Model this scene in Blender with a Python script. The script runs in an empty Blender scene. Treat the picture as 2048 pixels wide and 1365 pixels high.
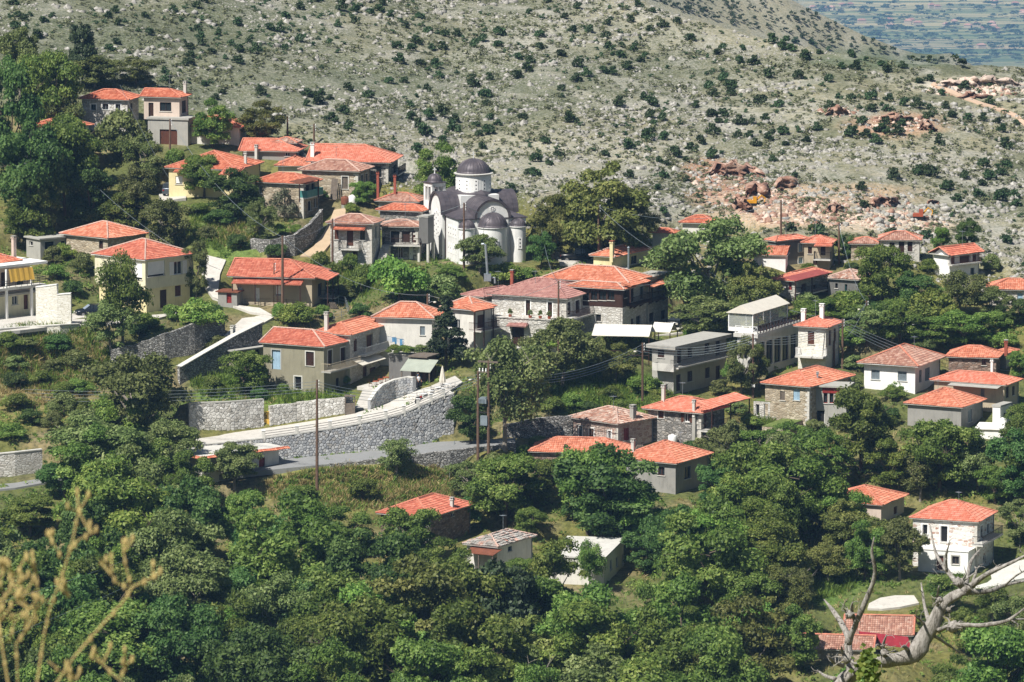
import bpy, math, random
import numpy as np
from mathutils import Vector
random.seed(7); RNG = np.random.default_rng(11)
R_ = math.radians
scene = bpy.context.scene
COL = scene.collection

# ------------------------------------------------------------------ camera, sky, sun, exposure
CAMZ = 100.0
PITCH = R_(8.0)
HFOV = R_(10.5)
F = 1024 / math.tan(HFOV / 2)            # focal length in photo pixels (2048 wide)
SUN_AZ, SUN_EL = R_(47), R_(52)          # sun stands to the left and behind the camera
cam_d = bpy.data.cameras.new('camera'); cam = bpy.data.objects.new('camera', cam_d); COL.objects.link(cam)
cam.location = (0, 0, CAMZ); cam.rotation_euler = (math.pi / 2 - PITCH, 0, 0)
cam_d.sensor_width = 36; cam_d.angle = HFOV
cam_d.clip_start = 0.5; cam_d.clip_end = 80000
cam_d.dof.use_dof = True; cam_d.dof.focus_distance = 680; cam_d.dof.aperture_fstop = 30
scene.camera = cam
world = bpy.data.worlds.new('World'); scene.world = world; world.use_nodes = True
wn = world.node_tree.nodes; bg = wn['Background']
sky = wn.new('ShaderNodeTexSky'); sky.sky_type = 'NISHITA'; sky.sun_disc = False
sky.sun_elevation = SUN_EL
sun_h = Vector((-math.cos(SUN_AZ), -math.sin(SUN_AZ), 0))
sky.sun_rotation = math.atan2(sun_h.x, sun_h.y)
world.node_tree.links.new(sky.outputs[0], bg.inputs[0]); bg.inputs[1].default_value = 0.05
sun_d = bpy.data.lights.new('sun', 'SUN'); sun_d.energy = 4.9; sun_d.angle = R_(0.5); sun_d.color = (1, 0.955, 0.89)
sun = bpy.data.objects.new('sun', sun_d); COL.objects.link(sun)
sdir = sun_h * math.cos(SUN_EL) + Vector((0, 0, math.sin(SUN_EL)))
sun.rotation_euler = sdir.to_track_quat('Z', 'Y').to_euler(); sun.location = (-60, 560, 160)
vs = scene.view_settings; vs.view_transform = 'Standard'; vs.look = 'None'; vs.gamma = 1; vs.exposure = 0.52
vs.use_curve_mapping = False
scene.cycles.max_bounces = 5; scene.cycles.diffuse_bounces = 2; scene.cycles.glossy_bounces = 2
scene.cycles.transmission_bounces = 3; scene.cycles.transparent_max_bounces = 6; scene.cycles.volume_bounces = 0
scene.cycles.use_denoising = True; scene.cycles.caustics_reflective = False; scene.cycles.caustics_refractive = False

# ------------------------------------------------------------------ picture <-> place
SP, CP = math.sin(PITCH), math.cos(PITCH)
def ray(px, py):                          # direction scaled so that its y is 1
    cx = (px - 1024) / F; cy = (682.5 - py) / F
    y = CP + cy * SP
    return np.array((cx / y, 1.0, (-SP + cy * CP) / y))
def at(px, py, Y):
    r = ray(px, py) * Y
    return Vector((r[0], r[1], r[2] + CAMZ))
def proj(X, Y, Z):                        # works on arrays
    d = Y * CP - (Z - CAMZ) * SP
    u = Y * SP + (Z - CAMZ) * CP
    return 1024 + F * X / d, 682.5 - F * u / d
def gY(py): return 675 + (682 - py) * 0.15
def lerp_tab(x, tab): return np.interp(x, [t[0] for t in tab], [t[1] for t in tab])
YB = [(-900, 60), (0, 130), (300, 200), (700, 330), (900, 400), (1100, 400), (1400, 470), (1700, 480), (2048, 560), (2900, 650)]
RIDGE = [(-900, -260), (0, -190), (900, -100), (1290, -4), (1348, 22), (1416, 42), (1500, 63), (1587, 80), (1690, 104), (1792, 124), (1836, 132), (1945, 131), (2048, 132), (2300, 150), (2900, 230)]
KH = 0.30
def C(h, k=1.0):
    h = h.lstrip('#'); v = [int(h[i:i + 2], 16) / 255 for i in (0, 2, 4)]
    return tuple([(c / 12.92 if c <= 0.04045 else ((c + 0.055) / 1.055) ** 2.4) * k for c in v])

# value noise on arrays
_perm = RNG.random((64, 64))
def vnoise(x, y):
    x = np.asarray(x, float); y = np.asarray(y, float)
    xi = np.floor(x).astype(int); yi = np.floor(y).astype(int); fx = x - xi; fy = y - yi
    fx = fx * fx * (3 - 2 * fx); fy = fy * fy * (3 - 2 * fy)
    g = lambda a, b: _perm[a % 64, b % 64]
    return (g(xi, yi) * (1 - fx) + g(xi + 1, yi) * fx) * (1 - fy) + (g(xi, yi + 1) * (1 - fx) + g(xi + 1, yi + 1) * fx) * fy
def fbm(x, y, o=4):
    s = 0; a = 1; t = 0
    for i in range(o):
        s = s + a * vnoise(x * 2 ** i + 17.3 * i, y * 2 ** i + 5.1 * i); t += a; a *= 0.5
    return s / t

# ------------------------------------------------------------------ materials
MATS = {}
def newmat(name):
    m = bpy.data.materials.new(name); m.use_nodes = True; MATS[name] = m
    nt = m.node_tree; b = nt.nodes['Principled BSDF']; b.inputs['Specular IOR Level'].default_value = 0.3
    return m, nt, b
def nd(nt, t, **k):
    n = nt.nodes.new(t)
    for a, v in k.items():
        if a.startswith('i_'): n.inputs[a[2:].replace('_', ' ')].default_value = v
        else: setattr(n, a, v)
    return n
def mixc(nt, fac, a, b, mode='MIX'):
    n = nt.nodes.new('ShaderNodeMix'); n.data_type = 'RGBA'; n.blend_type = mode
    for s, v in ((0, fac), (6, a), (7, b)):
        if hasattr(v, 'is_linked'): nt.links.new(v, n.inputs[s])
        elif s == 0: n.inputs[s].default_value = v
        else: n.inputs[s].default_value = (*v, 1)
    return n.outputs[2]
def ramp(nt, src, pts):
    n = nt.nodes.new('ShaderNodeValToRGB'); nt.links.new(src, n.inputs[0])
    e = n.color_ramp.elements
    while len(e) < len(pts): e.new(0.5)
    for i, (p, c) in enumerate(pts):
        e[i].position = p; e[i].color = (*c, 1) if len(c) == 3 else c
    return n.outputs[0]
def coords(nt, scale=(1, 1, 1)):
    t = nd(nt, 'ShaderNodeTexCoord'); m = nd(nt, 'ShaderNodeMapping'); m.inputs['Scale'].default_value = scale
    nt.links.new(t.outputs['Object'], m.inputs[0]); return m.outputs[0]
def noise(nt, vec, scale, detail=4, rough=0.6):
    n = nd(nt, 'ShaderNodeTexNoise', i_Scale=scale, i_Detail=detail, i_Roughness=rough); nt.links.new(vec, n.inputs['Vector']); return n.outputs[0]
def bump(nt, b, h, strength=0.5, dist=0.05):
    n = nd(nt, 'ShaderNodeBump', i_Strength=strength, i_Distance=dist); nt.links.new(h, n.inputs['Height']); nt.links.new(n.outputs[0], b.inputs['Normal'])
W3, B3 = (1, 1, 1), (0, 0, 0)
def m_plain(name, c, rough=0.6, metal=0, var=0.25, scale=1.2):
    m, nt, b = newmat(name); v = coords(nt)
    f = noise(nt, v, scale, 5, 0.65)
    r = ramp(nt, f, [(0.3, tuple(x * (1 - var) for x in c)), (0.7, tuple(min(1, x * (1 + var * 0.5)) for x in c))])
    nt.links.new(r, b.inputs['Base Color']); b.inputs['Roughness'].default_value = rough; b.inputs['Metallic'].default_value = metal
    return m
def m_plaster(name, c, stain=0.35, sc=(0.35, 0.25, 0.2)):
    m, nt, b = newmat(name); v = coords(nt)
    f1 = noise(nt, v, 0.7, 6, 0.7)
    vs_ = coords(nt, (2.2, 2.2, 0.35)); f2 = noise(nt, vs_, 1.3, 5, 0.65)
    base = ramp(nt, f1, [(0.25, tuple(x * 0.82 for x in c)), (0.6, c), (0.85, tuple(min(1, x * 1.06) for x in c))])
    st = ramp(nt, f2, [(0.5, B3), (0.78, (stain, stain, stain))])
    nt.links.new(mixc(nt, st, base, sc), b.inputs['Base Color']); b.inputs['Roughness'].default_value = 0.9
    bump(nt, b, noise(nt, v, 9, 4, 0.7), 0.25, 0.03)
    return m
def m_stone(name, cols, mortar, sx=2.0, sz=4.2, gap=0.035, dep=0.6):
    m, nt, b = newmat(name); v = coords(nt, (sx, sx, sz))
    nz = nd(nt, 'ShaderNodeTexNoise', i_Scale=0.8, i_Detail=2.0); nt.links.new(v, nz.inputs['Vector'])
    ad = nd(nt, 'ShaderNodeVectorMath', operation='MULTIPLY_ADD'); nt.links.new(nz.outputs[1], ad.inputs[0]); ad.inputs[1].default_value = (0.5, 0.5, 0.5); nt.links.new(v, ad.inputs[2])
    e = nd(nt, 'ShaderNodeTexVoronoi', feature='DISTANCE_TO_EDGE', i_Scale=1.0); nt.links.new(ad.outputs[0], e.inputs['Vector'])
    c = nd(nt, 'ShaderNodeTexVoronoi', feature='F1', i_Scale=1.0); nt.links.new(ad.outputs[0], c.inputs['Vector'])
    sep = nd(nt, 'ShaderNodeSeparateColor'); nt.links.new(c.outputs['Color'], sep.inputs[0])
    n = len(cols); rc = ramp(nt, sep.outputs[0], [(i / max(1, n - 1), cc) for i, cc in enumerate(cols)])
    fine = noise(nt, v, 4, 4, 0.7); rc = mixc(nt, 0.55, rc, ramp(nt, fine, [(0.3, tuple([0.45] * 3)), (0.7, W3)]), 'MULTIPLY')
    jt = ramp(nt, e.outputs[0], [(gap, B3), (gap * 2.2, W3)])
    nt.links.new(mixc(nt, jt, mortar, rc), b.inputs['Base Color']); b.inputs['Roughness'].default_value = 0.92
    hh = nd(nt, 'ShaderNodeMath', operation='MULTIPLY_ADD'); nt.links.new(fine, hh.inputs[0]); hh.inputs[1].default_value = 0.35
    sm = nd(nt, 'ShaderNodeMapRange', i_From_Max=gap * 4); nt.links.new(e.outputs[0], sm.inputs[0]); nt.links.new(sm.outputs[0], hh.inputs[2])
    bump(nt, b, hh.outputs[0], dep, 0.08)
    return m
def m_roof(name, c1, c2, c3, old=0.0, lich=C('#8d8a80')):
    m, nt, b = newmat(name)
    a = nd(nt, 'ShaderNodeAttribute', attribute_name='rnd'); v = coords(nt)
    base = ramp(nt, a.outputs['Fac'], [(0.0, c1), (0.55, c2), (1.0, c3)])
    f = noise(nt, v, 0.55, 5, 0.7); base = mixc(nt, ramp(nt, f, [(0.42, B3), (0.75, (0.55,) * 3)]), base, tuple(x * 0.72 for x in c1))
    f2 = noise(nt, v, 1.7, 5, 0.75)
    base = mixc(nt, ramp(nt, f2, [(0.62 - 0.25 * old, B3), (0.8 - 0.2 * old, (0.25 + 0.5 * old,) * 3)]), base, lich)
    nt.links.new(base, b.inputs['Base Color']); b.inputs['Roughness'].default_value = 0.8
    return m
def m_leaf(name, dark, mid, light, trans=0.35):
    m, nt, b = newmat(name)
    a = nd(nt, 'ShaderNodeAttribute', attribute_name='rnd'); oi = nd(nt, 'ShaderNodeObjectInfo')
    base = ramp(nt, a.outputs['Fac'], [(0.0, dark), (0.5, mid), (1.0, light)])
    hs = nd(nt, 'ShaderNodeHueSaturation'); nt.links.new(base, hs.inputs['Color'])
    mr = nd(nt, 'ShaderNodeMapRange', i_To_Min=0.468, i_To_Max=0.514); nt.links.new(oi.outputs['Random'], mr.inputs[0]); nt.links.new(mr.outputs[0], hs.inputs['Hue'])
    m2 = nd(nt, 'ShaderNodeMapRange', i_To_Min=0.74, i_To_Max=1.38); nt.links.new(oi.outputs['Random'], m2.inputs[0]); nt.links.new(m2.outputs[0], hs.inputs['Value'])
    b.inputs['Roughness'].default_value = 0.55; nt.links.new(hs.outputs[0], b.inputs['Base Color'])
    t = nd(nt, 'ShaderNodeBsdfTranslucent'); nt.links.new(hs.outputs[0], t.inputs[0])
    mx = nd(nt, 'ShaderNodeMixShader'); mx.inputs[0].default_value = trans
    nt.links.new(b.outputs[0], mx.inputs[1]); nt.links.new(t.outputs[0], mx.inputs[2]); nt.links.new(mx.outputs[0], nt.nodes['Material Output'].inputs[0])
    return m

m_stone('stone_white', [C('#d6d3cb'), C('#bdb9b0'), C('#e6e4de'), C('#c9c3b7')], C('#a7a298'))
m_stone('stone_grey', [C('#8f8c86'), C('#73716c'), C('#b3b0aa'), C('#9d9589')], C('#5d5a55'))
m_stone('stone_beige', [C('#b8a88f'), C('#a09078'), C('#cfc3ae'), C('#8f816b'), C('#c6b79d')], C('#a59a86'))
m_stone('stone_brown', [C('#8a6f5c'), C('#a2897a'), C('#6d5648'), C('#b9a596'), C('#7d7168')], C('#6a5d52'))
m_stone('stone_pink', [C('#bfa497'), C('#a5877b'), C('#d3c2b6'), C('#b39a8d')], C('#c9bcb0'), sx=1.6, sz=3)
m_stone('stone_patch', [C('#e5e3dd'), C('#d9d5cc'), C('#efeeea'), C('#e2dfd8'), C('#dcd8cf'), C('#b08a78'), C('#cfcac0')], C('#d8d5cd'), dep=0.4)
m_stone('stone_dry', [C('#9b9a96'), C('#7f7e7a'), C('#c4c3bf'), C('#b8b5af')], C('#5a5751'), sx=2.6, sz=5.0, gap=0.05, dep=1.0)
m_stone('block_white', [C('#efece2'), C('#e6e2d4'), C('#f3f1ea')], C('#bdb7a4'), sx=1.4, sz=5.0, gap=0.02, dep=0.35)
m_plaster('white', C('#efeeea'), 0.32, C('#b5b0a5')); m_plaster('offwhite', C('#dcd9d0'), 0.45, C('#99948a'))
m_plaster('cream', C('#d9d3b4'), 0.38, C('#9b937a')); m_plaster('yellow', C('#ddd0a2'), 0.32, C('#b09b68'))
m_plaster('pinkish', C('#cdbcae'), 0.35, C('#857a70')); m_plaster('tan', C('#b3a68e'), 0.35, C('#6e6658'))
m_plaster('grey', C('#96948e'), 0.4, C('#55534f')); m_plaster('greydark', C('#6f6e6b'), 0.4, C('#444341'))
m_plaster('khaki', C('#8f8a76'), 0.5, C('#5c584c')); m_plaster('concrete', C('#a9a79f'), 0.45, C('#6d6b65'))
m_plaster('concrete_light', C('#c9c7bf'), 0.55, C('#8d8a82')); m_plaster('church_stone', C('#e4e4e0'), 0.3, C('#8f9290'))
m_plaster('paving', C('#c4c0b7'), 0.55, C('#8f8a7f')); m_plaster('asphalt', C('#898a89'), 0.6, C('#777877'))
m_plaster('dirt', C('#b9a488'), 0.4, C('#9a7f62')); m_plaster('track_dirt', C('#c4aa92'), 0.3, C('#a98a70'))
m_roof('tile_red', C('#ad5f46'), C('#c17458'), C('#d18d71'), .2)
m_roof('tile_salmon', C('#c0715a'), C('#cc826a'), C('#d69580'), -0.4)
m_roof('tile_orange', C('#b36a50'), C('#c67f63'), C('#d4987e'), .22)
m_roof('tile_faded', C('#93695a'), C('#ad826f'), C('#c09f8e'), 0.35)
m_roof('tile_pink', C('#9d7068'), C('#ab7f75'), C('#b88d83'), 0.2)
m_roof('tile_dark', C('#a85c49'), C('#bc6f58'), C('#c9846d'), -0.3)
m_roof('tile_old', C('#8e5f4c'), C('#b98d78'), C('#d3bfb0'), 0.75, C('#a8a39a'))
m_roof('slate_old', C('#7e7a74'), C('#9d9890'), C('#c08a74'), 0.9, C('#b5b3ad'))
m_plain('quoin', C('#c9c5bb'), 0.9, 0, 0.3, 4); m_plain('ridge_tile', C('#c47f68'), 0.8); m_plain('mortar', C('#c3a596'), 0.9)
m_plain('brown_wood', C('#5b3626'), 0.7); m_plain('dark_wood', C('#3a241b'), 0.7); m_plain('grey_wood', C('#6f655a'), 0.85, 0, 0.35, 3)
m_plain('pole_wood', C('#6b5546'), 0.9, 0, 0.35, 2.5); m_plain('red_paint', C('#8e2f2a'), 0.6); m_plain('blue_paint', C('#9db9cc'), 0.6)
m_plain('teal_paint', C('#4d8580'), 0.6); m_plain('white_paint', C('#e9e9e6'), 0.5, 0, 0.08); m_plain('grey_paint', C('#7b868c'), 0.5)
m_plain('iron', C('#3a3938'), 0.5, 0.4); m_plain('rust', C('#7d4c38'), 0.8, 0.1, 0.4, 3); m_plain('galv', C('#a9b4ba'), 0.4, 0.6)
m_plain('dark_inside', C('#1d1b19'), 0.9); m_plain('brick', C('#9a5443'), 0.9, 0, 0.3, 6); m_plain('red_metal', C('#a4544d'), 0.5, 0.1); m_plain('crimson_metal', C('#9a343c'), 0.5, 0.1)  # dark_inside puts the shade of interiors into a dark colour
m_plain('metal_white', C('#d9dbdc'), 0.45, 0.1, 0.12); m_plain('yellow_canvas', C('#d2a94a'), 0.85, 0, 0.1); m_plain('canvas', C('#d3cdbf'), 0.85, 0, 0.1)
m_plain('green_canvas', C('#9aa093'), 0.85, 0, 0.15); m_plain('tyre', C('#1c1c1c'), 0.85); m_plain('rim', C('#9a9c9e'), 0.35, 0.7)
m_plain('car_dark', C('#1d232b'), 0.25, 0.2, 0.05); m_plain('car_grey', C('#5a6068'), 0.3, 0.4, 0.05); m_plain('car_black', C('#131517'), 0.25, 0.1, 0.05)
m_plain('sunshade', C('#b9c8dc'), 0.3, 0.5, 0.1); m_plain('lamp_glass', C('#e6e2d0'), 0.2); m_plain('tail_red', C('#8f1616'), 0.3)
m_plain('turf', C('#66763a'), 0.95, 0, 0.5, 2.5); m_plain('terracotta', C('#a4573a'), 0.8); m_plain('flower_pink', C('#c65a72'), 0.8); m_plain('yellow_machine', C('#d79a22'), 0.5); m_plain('orange_machine', C('#a8583f'), 0.5)
m_plain('skin', C('#b98a6c'), 0.6); m_plain('hair', C('#241a14'), 0.7); m_plain('shirt_white', C('#e4e6ea'), 0.85); m_plain('trousers', C('#23252c'), 0.85); m_plain('shirt_blue', C('#5a6d86'), 0.85)
m_plain('cloth_blue', C('#6fa6d0'), 0.9); m_plain('cloth_white', C('#eceded'), 0.9)
m_plain('deadwood', C('#9c968d'), 0.85, 0, 0.35, 5); m_plain('drystem', C('#c2ad72'), 0.8, 0, 0.35, 40); m_plain('bark', C('#5e5346'), 0.9, 0, 0.3, 3)
m_plain('pale_bark', C('#8d857a'), 0.9, 0, 0.3, 3)
m, nt, b = newmat('glass'); b.inputs['Base Color'].default_value = (0.02, 0.026, 0.03, 1); b.inputs['Roughness'].default_value = 0.12; b.inputs['Specular IOR Level'].default_value = 0.6
m, nt, b = newmat('clear_sheet'); b.inputs['Base Color'].default_value = (*C('#b9bdb6'), 1); b.inputs['Roughness'].default_value = 0.2; b.inputs['Alpha'].default_value = 0.35
m, nt, b = newmat('dome_metal'); v = coords(nt); f = noise(nt, v, 1.1, 5)
nt.links.new(ramp(nt, f, [(0.3, C('#454146')), (0.7, C('#625b5e'))]), b.inputs['Base Color']); b.inputs['Roughness'].default_value = 0.5; b.inputs['Metallic'].default_value = 0.25
# dead wood gets long grain
m, nt, b = newmat('dead_bark'); v = coords(nt, (9, 9, 2.2)); f = noise(nt, v, 2.2, 6, 0.7)
nt.links.new(ramp(nt, f, [(0.3, C('#4e4944')), (0.46, C('#99948c')), (0.7, C('#c2bdb6'))]), b.inputs['Base Color']); b.inputs['Roughness'].default_value = 0.85; bump(nt, b, f, 1.0, 0.06)
G_ = lambda s, k=1.0: C(s, k)
m_leaf('leaf_mid', G_('#435c28'), G_('#678239'), G_('#97a95b'), .45)
m_leaf('leaf_dark', G_('#324d24'), G_('#4c6a34'), G_('#738f4f'), .45)
m_leaf('leaf_olive', G_('#4a5a2d'), G_('#6c7b45'), G_('#909a63'))
m_leaf('leaf_bright', G_('#4c6a2c'), G_('#6f8c3e'), G_('#9aab58'), .42)
m_leaf('leaf_yellow', G_('#515e2c'), G_('#707d3f'), G_('#949857'))
m_leaf('leaf_pine', G_('#24331d'), G_('#34452a'), G_('#475a3a'), 0.15)
m_leaf('leaf_oak', G_('#263a20'), G_('#34492a'), G_('#465c38'), 0.15)
m_leaf('leaf_grey', G_('#535a42'), G_('#6c7257'), G_('#878a70'), 0.2)
m_leaf('grass_dry', G_('#8d8450'), G_('#aea468'), G_('#c8bd86'), 0.3)
m_leaf('grass_green', G_('#45601f'), G_('#64842f'), G_('#8aa04a'), 0.35)
m_leaf('scrub', G_('#4c533a'), G_('#656a4d'), G_('#84835f'), 0.2)
m, nt, b = newmat('limestone'); v = coords(nt); a = nd(nt, 'ShaderNodeAttribute', attribute_name='rnd')
base = ramp(nt, a.outputs['Fac'], [(0, C('#74726a')), (0.5, C('#95928a')), (1, C('#bab7af'))]); f = noise(nt, v, 3.0, 5)
nt.links.new(mixc(nt, 0.6, base, ramp(nt, f, [(0.3, (0.5,) * 3), (0.65, W3)]), 'MULTIPLY'), b.inputs['Base Color']); b.inputs['Roughness'].default_value = 0.95
m_plain('pale_rock', C('#cdb8a8'), .95, 0, .4, 1.5)
m, nt, b = newmat('red_rock'); v = coords(nt); f = noise(nt, v, 0.7, 6, 0.7)
nt.links.new(ramp(nt, f, [(0.3, C('#5e4338')), (0.48, C('#93705f')), (0.58, C('#ab8f7d')), (0.7, C('#c9c1b6'))]), b.inputs['Base Color']); b.inputs['Roughness'].default_value = 0.95; bump(nt, b, noise(nt, v, 2.5, 5), 0.8, 0.2)
# ground: colour of the soil and turf is painted per vertex, speckled with stones and dry tufts
m, nt, b = newmat('ground'); v = coords(nt); a = nd(nt, 'ShaderNodeVertexColor', layer_name='soil')
st = nd(nt, 'ShaderNodeAttribute', attribute_name='stony')
f1 = noise(nt, v, 0.35, 6, 0.7); f2 = noise(nt, v, 1.6, 6, 0.75); f3 = noise(nt, v, 3.3, 3, 0.6)
base = mixc(nt, 0.8, a.outputs[0], ramp(nt, f1, [(0.3, (0.55, 0.6, 0.5)), (0.5, (1, 1, 1)), (0.72, (1.0, 0.92, 0.75))]), 'MULTIPLY')
base = mixc(nt, 0.7, base, ramp(nt, f2, [(0.38, (0.22, 0.27, 0.18)), (0.56, W3), (0.72, (1.25, 1.2, 1.05))]), 'MULTIPLY')
sp = nd(nt, 'ShaderNodeMath', operation='MULTIPLY'); nt.links.new(ramp(nt, f3, [(0.53, B3), (0.6, W3)]), sp.inputs[0]); nt.links.new(st.outputs['Fac'], sp.inputs[1])
base = mixc(nt, sp.outputs[0], base, C('#a5a298'))
nt.links.new(base, b.inputs['Base Color']); b.inputs['Roughness'].default_value = 0.95; bump(nt, b, f2, 0.8, 0.15)
m, nt, b = newmat('plain_fields'); v = coords(nt, (0.0013, 0.0095, 1)); vo = nd(nt, 'ShaderNodeTexVoronoi', i_Scale=1.0); nt.links.new(v, vo.inputs['Vector'])
sep = nd(nt, 'ShaderNodeSeparateColor'); nt.links.new(vo.outputs['Color'], sep.inputs[0])
base = ramp(nt, sep.outputs[0], [(0, C('#5c6b42')), (0.3, C('#8d8c60')), (0.5, C('#b5a57a')), (0.75, C('#6f7b4e')), (1, C('#a89672'))])
f = noise(nt, coords(nt, (0.003, 0.022, 1)), 1.5, 5); base = mixc(nt, ramp(nt, f, [(0.45, B3), (0.6, W3)]), base, C('#4a5c38'))
nt.links.new(base, b.inputs['Base Color']); b.inputs['Roughness'].default_value = 1

# ------------------------------------------------------------------ mesh builder
ORG = {}
def org(o): return ORG.get(o.name, Vector((0, 0, 0))) if o else Vector((0, 0, 0))
class MB:
    def __init__(s): s.v = []; s.f = []; s.r = []; s.mi = []; s.cur = 0
    def face(s, pts, rnd=None):
        i = len(s.v); s.v.extend([tuple(p) for p in pts]); s.f.append(tuple(range(i, i + len(pts)))); s.r.append(random.random() if rnd is None else rnd); s.mi.append(s.cur)
    def idx(s, f, rnd=0.5): s.f.append(f); s.r.append(rnd); s.mi.append(s.cur)
    def box(s, O, ux, uy, uz, x0, x1, y0, y1, z0, z1):
        O = Vector(O); i = len(s.v)
        for z in (z0, z1):
            for y in (y0, y1):
                for x in (x0, x1): s.v.append(tuple(O + ux * x + uy * y + uz * z))
        r = random.random()
        for q in ((0, 2, 3, 1), (4, 5, 7, 6), (0, 1, 5, 4), (1, 3, 7, 5), (3, 2, 6, 7), (2, 0, 4, 6)): s.f.append(tuple(i + k for k in q)); s.r.append(r); s.mi.append(s.cur)
    def tube(s, pts, rad, n=6, caps=True):
        pts = [Vector(p) for p in pts]
        if not hasattr(rad, '__len__'): rad = [rad] * len(pts)
        i0 = len(s.v); ref = Vector((0.3, 0.2, 0.93))
        for k, p in enumerate(pts):
            d = (pts[min(k + 1, len(pts) - 1)] - pts[max(k - 1, 0)])
            d = d.normalized() if d.length > 1e-9 else Vector((0, 0, 1))
            if k == 0: a = d.cross(ref if abs(d.dot(ref)) < 0.95 else Vector((1, 0, 0))).normalized()
            else:
                a = a - d * a.dot(d); a = a.normalized() if a.length > 1e-6 else d.orthogonal().normalized()
            b_ = d.cross(a)
            for j in range(n):
                t = 2 * math.pi * j / n; s.v.append(tuple(p + (a * math.cos(t) + b_ * math.sin(t)) * rad[k]))
        for k in range(len(pts) - 1):
            for j in range(n):
                q = (i0 + k * n + j, i0 + k * n + (j + 1) % n, i0 + (k + 1) * n + (j + 1) % n, i0 + (k + 1) * n + j); s.idx(q)
        if caps:
            s.idx(tuple(i0 + j for j in range(n))[::-1]); s.idx(tuple(i0 + (len(pts) - 1) * n + j for j in range(n)))
    def prism(s, poly, off):                 # closed polygon pushed along off
        poly = [Vector(p) for p in poly]; n = len(poly); i = len(s.v); off = Vector(off)
        s.v.extend([tuple(p) for p in poly]); s.v.extend([tuple(p + off) for p in poly])
        s.idx(tuple(range(i, i + n))); s.idx(tuple(range(i + n, i + 2 * n))[::-1])
        for k in range(n): s.idx((i + k, i + (k + 1) % n, i + n + (k + 1) % n, i + n + k))
    def lathe(s, c, prof, n=24, a0=0.0, a1=2 * math.pi, phase=0):
        c = Vector(c); i0 = len(s.v); full = abs(a1 - a0 - 2 * math.pi) < 1e-6; m_ = n if full else n + 1
        for (r, z) in prof:
            for j in range(m_):
                t = phase + a0 + (a1 - a0) * j / n; s.v.append((c.x + r * math.cos(t), c.y + r * math.sin(t), c.z + z))
        for k in range(len(prof) - 1):
            for j in range(n):
                j2 = (j + 1) % m_; s.idx((i0 + k * m_ + j, i0 + k * m_ + j2, i0 + (k + 1) * m_ + j2, i0 + (k + 1) * m_ + j))
    def build(s, name, mat, parent=None, smooth=False):
        me = bpy.data.meshes.new(name); o_ = org(parent)
        V = np.array(s.v, float).reshape(-1, 3) - np.array(o_)
        me.from_pydata(V.tolist(), [], s.f)
        mats = mat if isinstance(mat, (list, tuple)) else [mat]
        for q in mats: me.materials.append(MATS[q])
        if len(mats) > 1: me.polygons.foreach_set('material_index', s.mi)
        a = me.attributes.new('rnd', 'FLOAT', 'FACE'); a.data.foreach_set('value', s.r)
        if smooth: me.polygons.foreach_set('use_smooth', [True] * len(me.polygons))
        o = bpy.data.objects.new(name, me); COL.objects.link(o)
        if parent: o.parent = parent; ORG[o.name] = o_
        return o
def np_mesh(name, V, Fc, mat, rnd=None, parent=None, smooth=False):
    me = bpy.data.meshes.new(name); V = np.asarray(V, np.float32); Fc = np.asarray(Fc, np.int32); n, k = Fc.shape
    me.vertices.add(len(V)); me.vertices.foreach_set('co', V.ravel())
    me.loops.add(n * k); me.loops.foreach_set('vertex_index', Fc.ravel())
    me.polygons.add(n); me.polygons.foreach_set('loop_start', np.arange(n, dtype=np.int32) * k)
    me.update(calc_edges=True)
    me.materials.append(MATS[mat])
    if rnd is not None:
        a = me.attributes.new('rnd', 'FLOAT', 'FACE'); a.data.foreach_set('value', np.asarray(rnd, np.float32))
    if smooth: me.polygons.foreach_set('use_smooth', [True] * n)
    o = bpy.data.objects.new(name, me)
    COL.objects.link(o)
    if parent: o.parent = parent
    return o
def tag(o, label=None, cat=None, group=None, kind=None):
    if label: o['label'] = label
    if cat: o['category'] = cat
    if group: o['group'] = group
    if kind: o['kind'] = kind
    return o
def thing(name, label, cat, loc, group=None):
    o = bpy.data.objects.new(name, None); COL.objects.link(o); o.location = loc; o.empty_display_size = 0.2
    ORG[o.name] = Vector(loc); return tag(o, label, cat, group)
UP = Vector((0, 0, 1)); XA = Vector((1, 0, 0)); YA = Vector((0, 1, 0))
CTRL = []                                     # ground heights the terrain must meet
def ctrl(p, sig=4.0, w=1.0): CTRL.append((p[0], p[1], p[2], sig, w))
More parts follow.
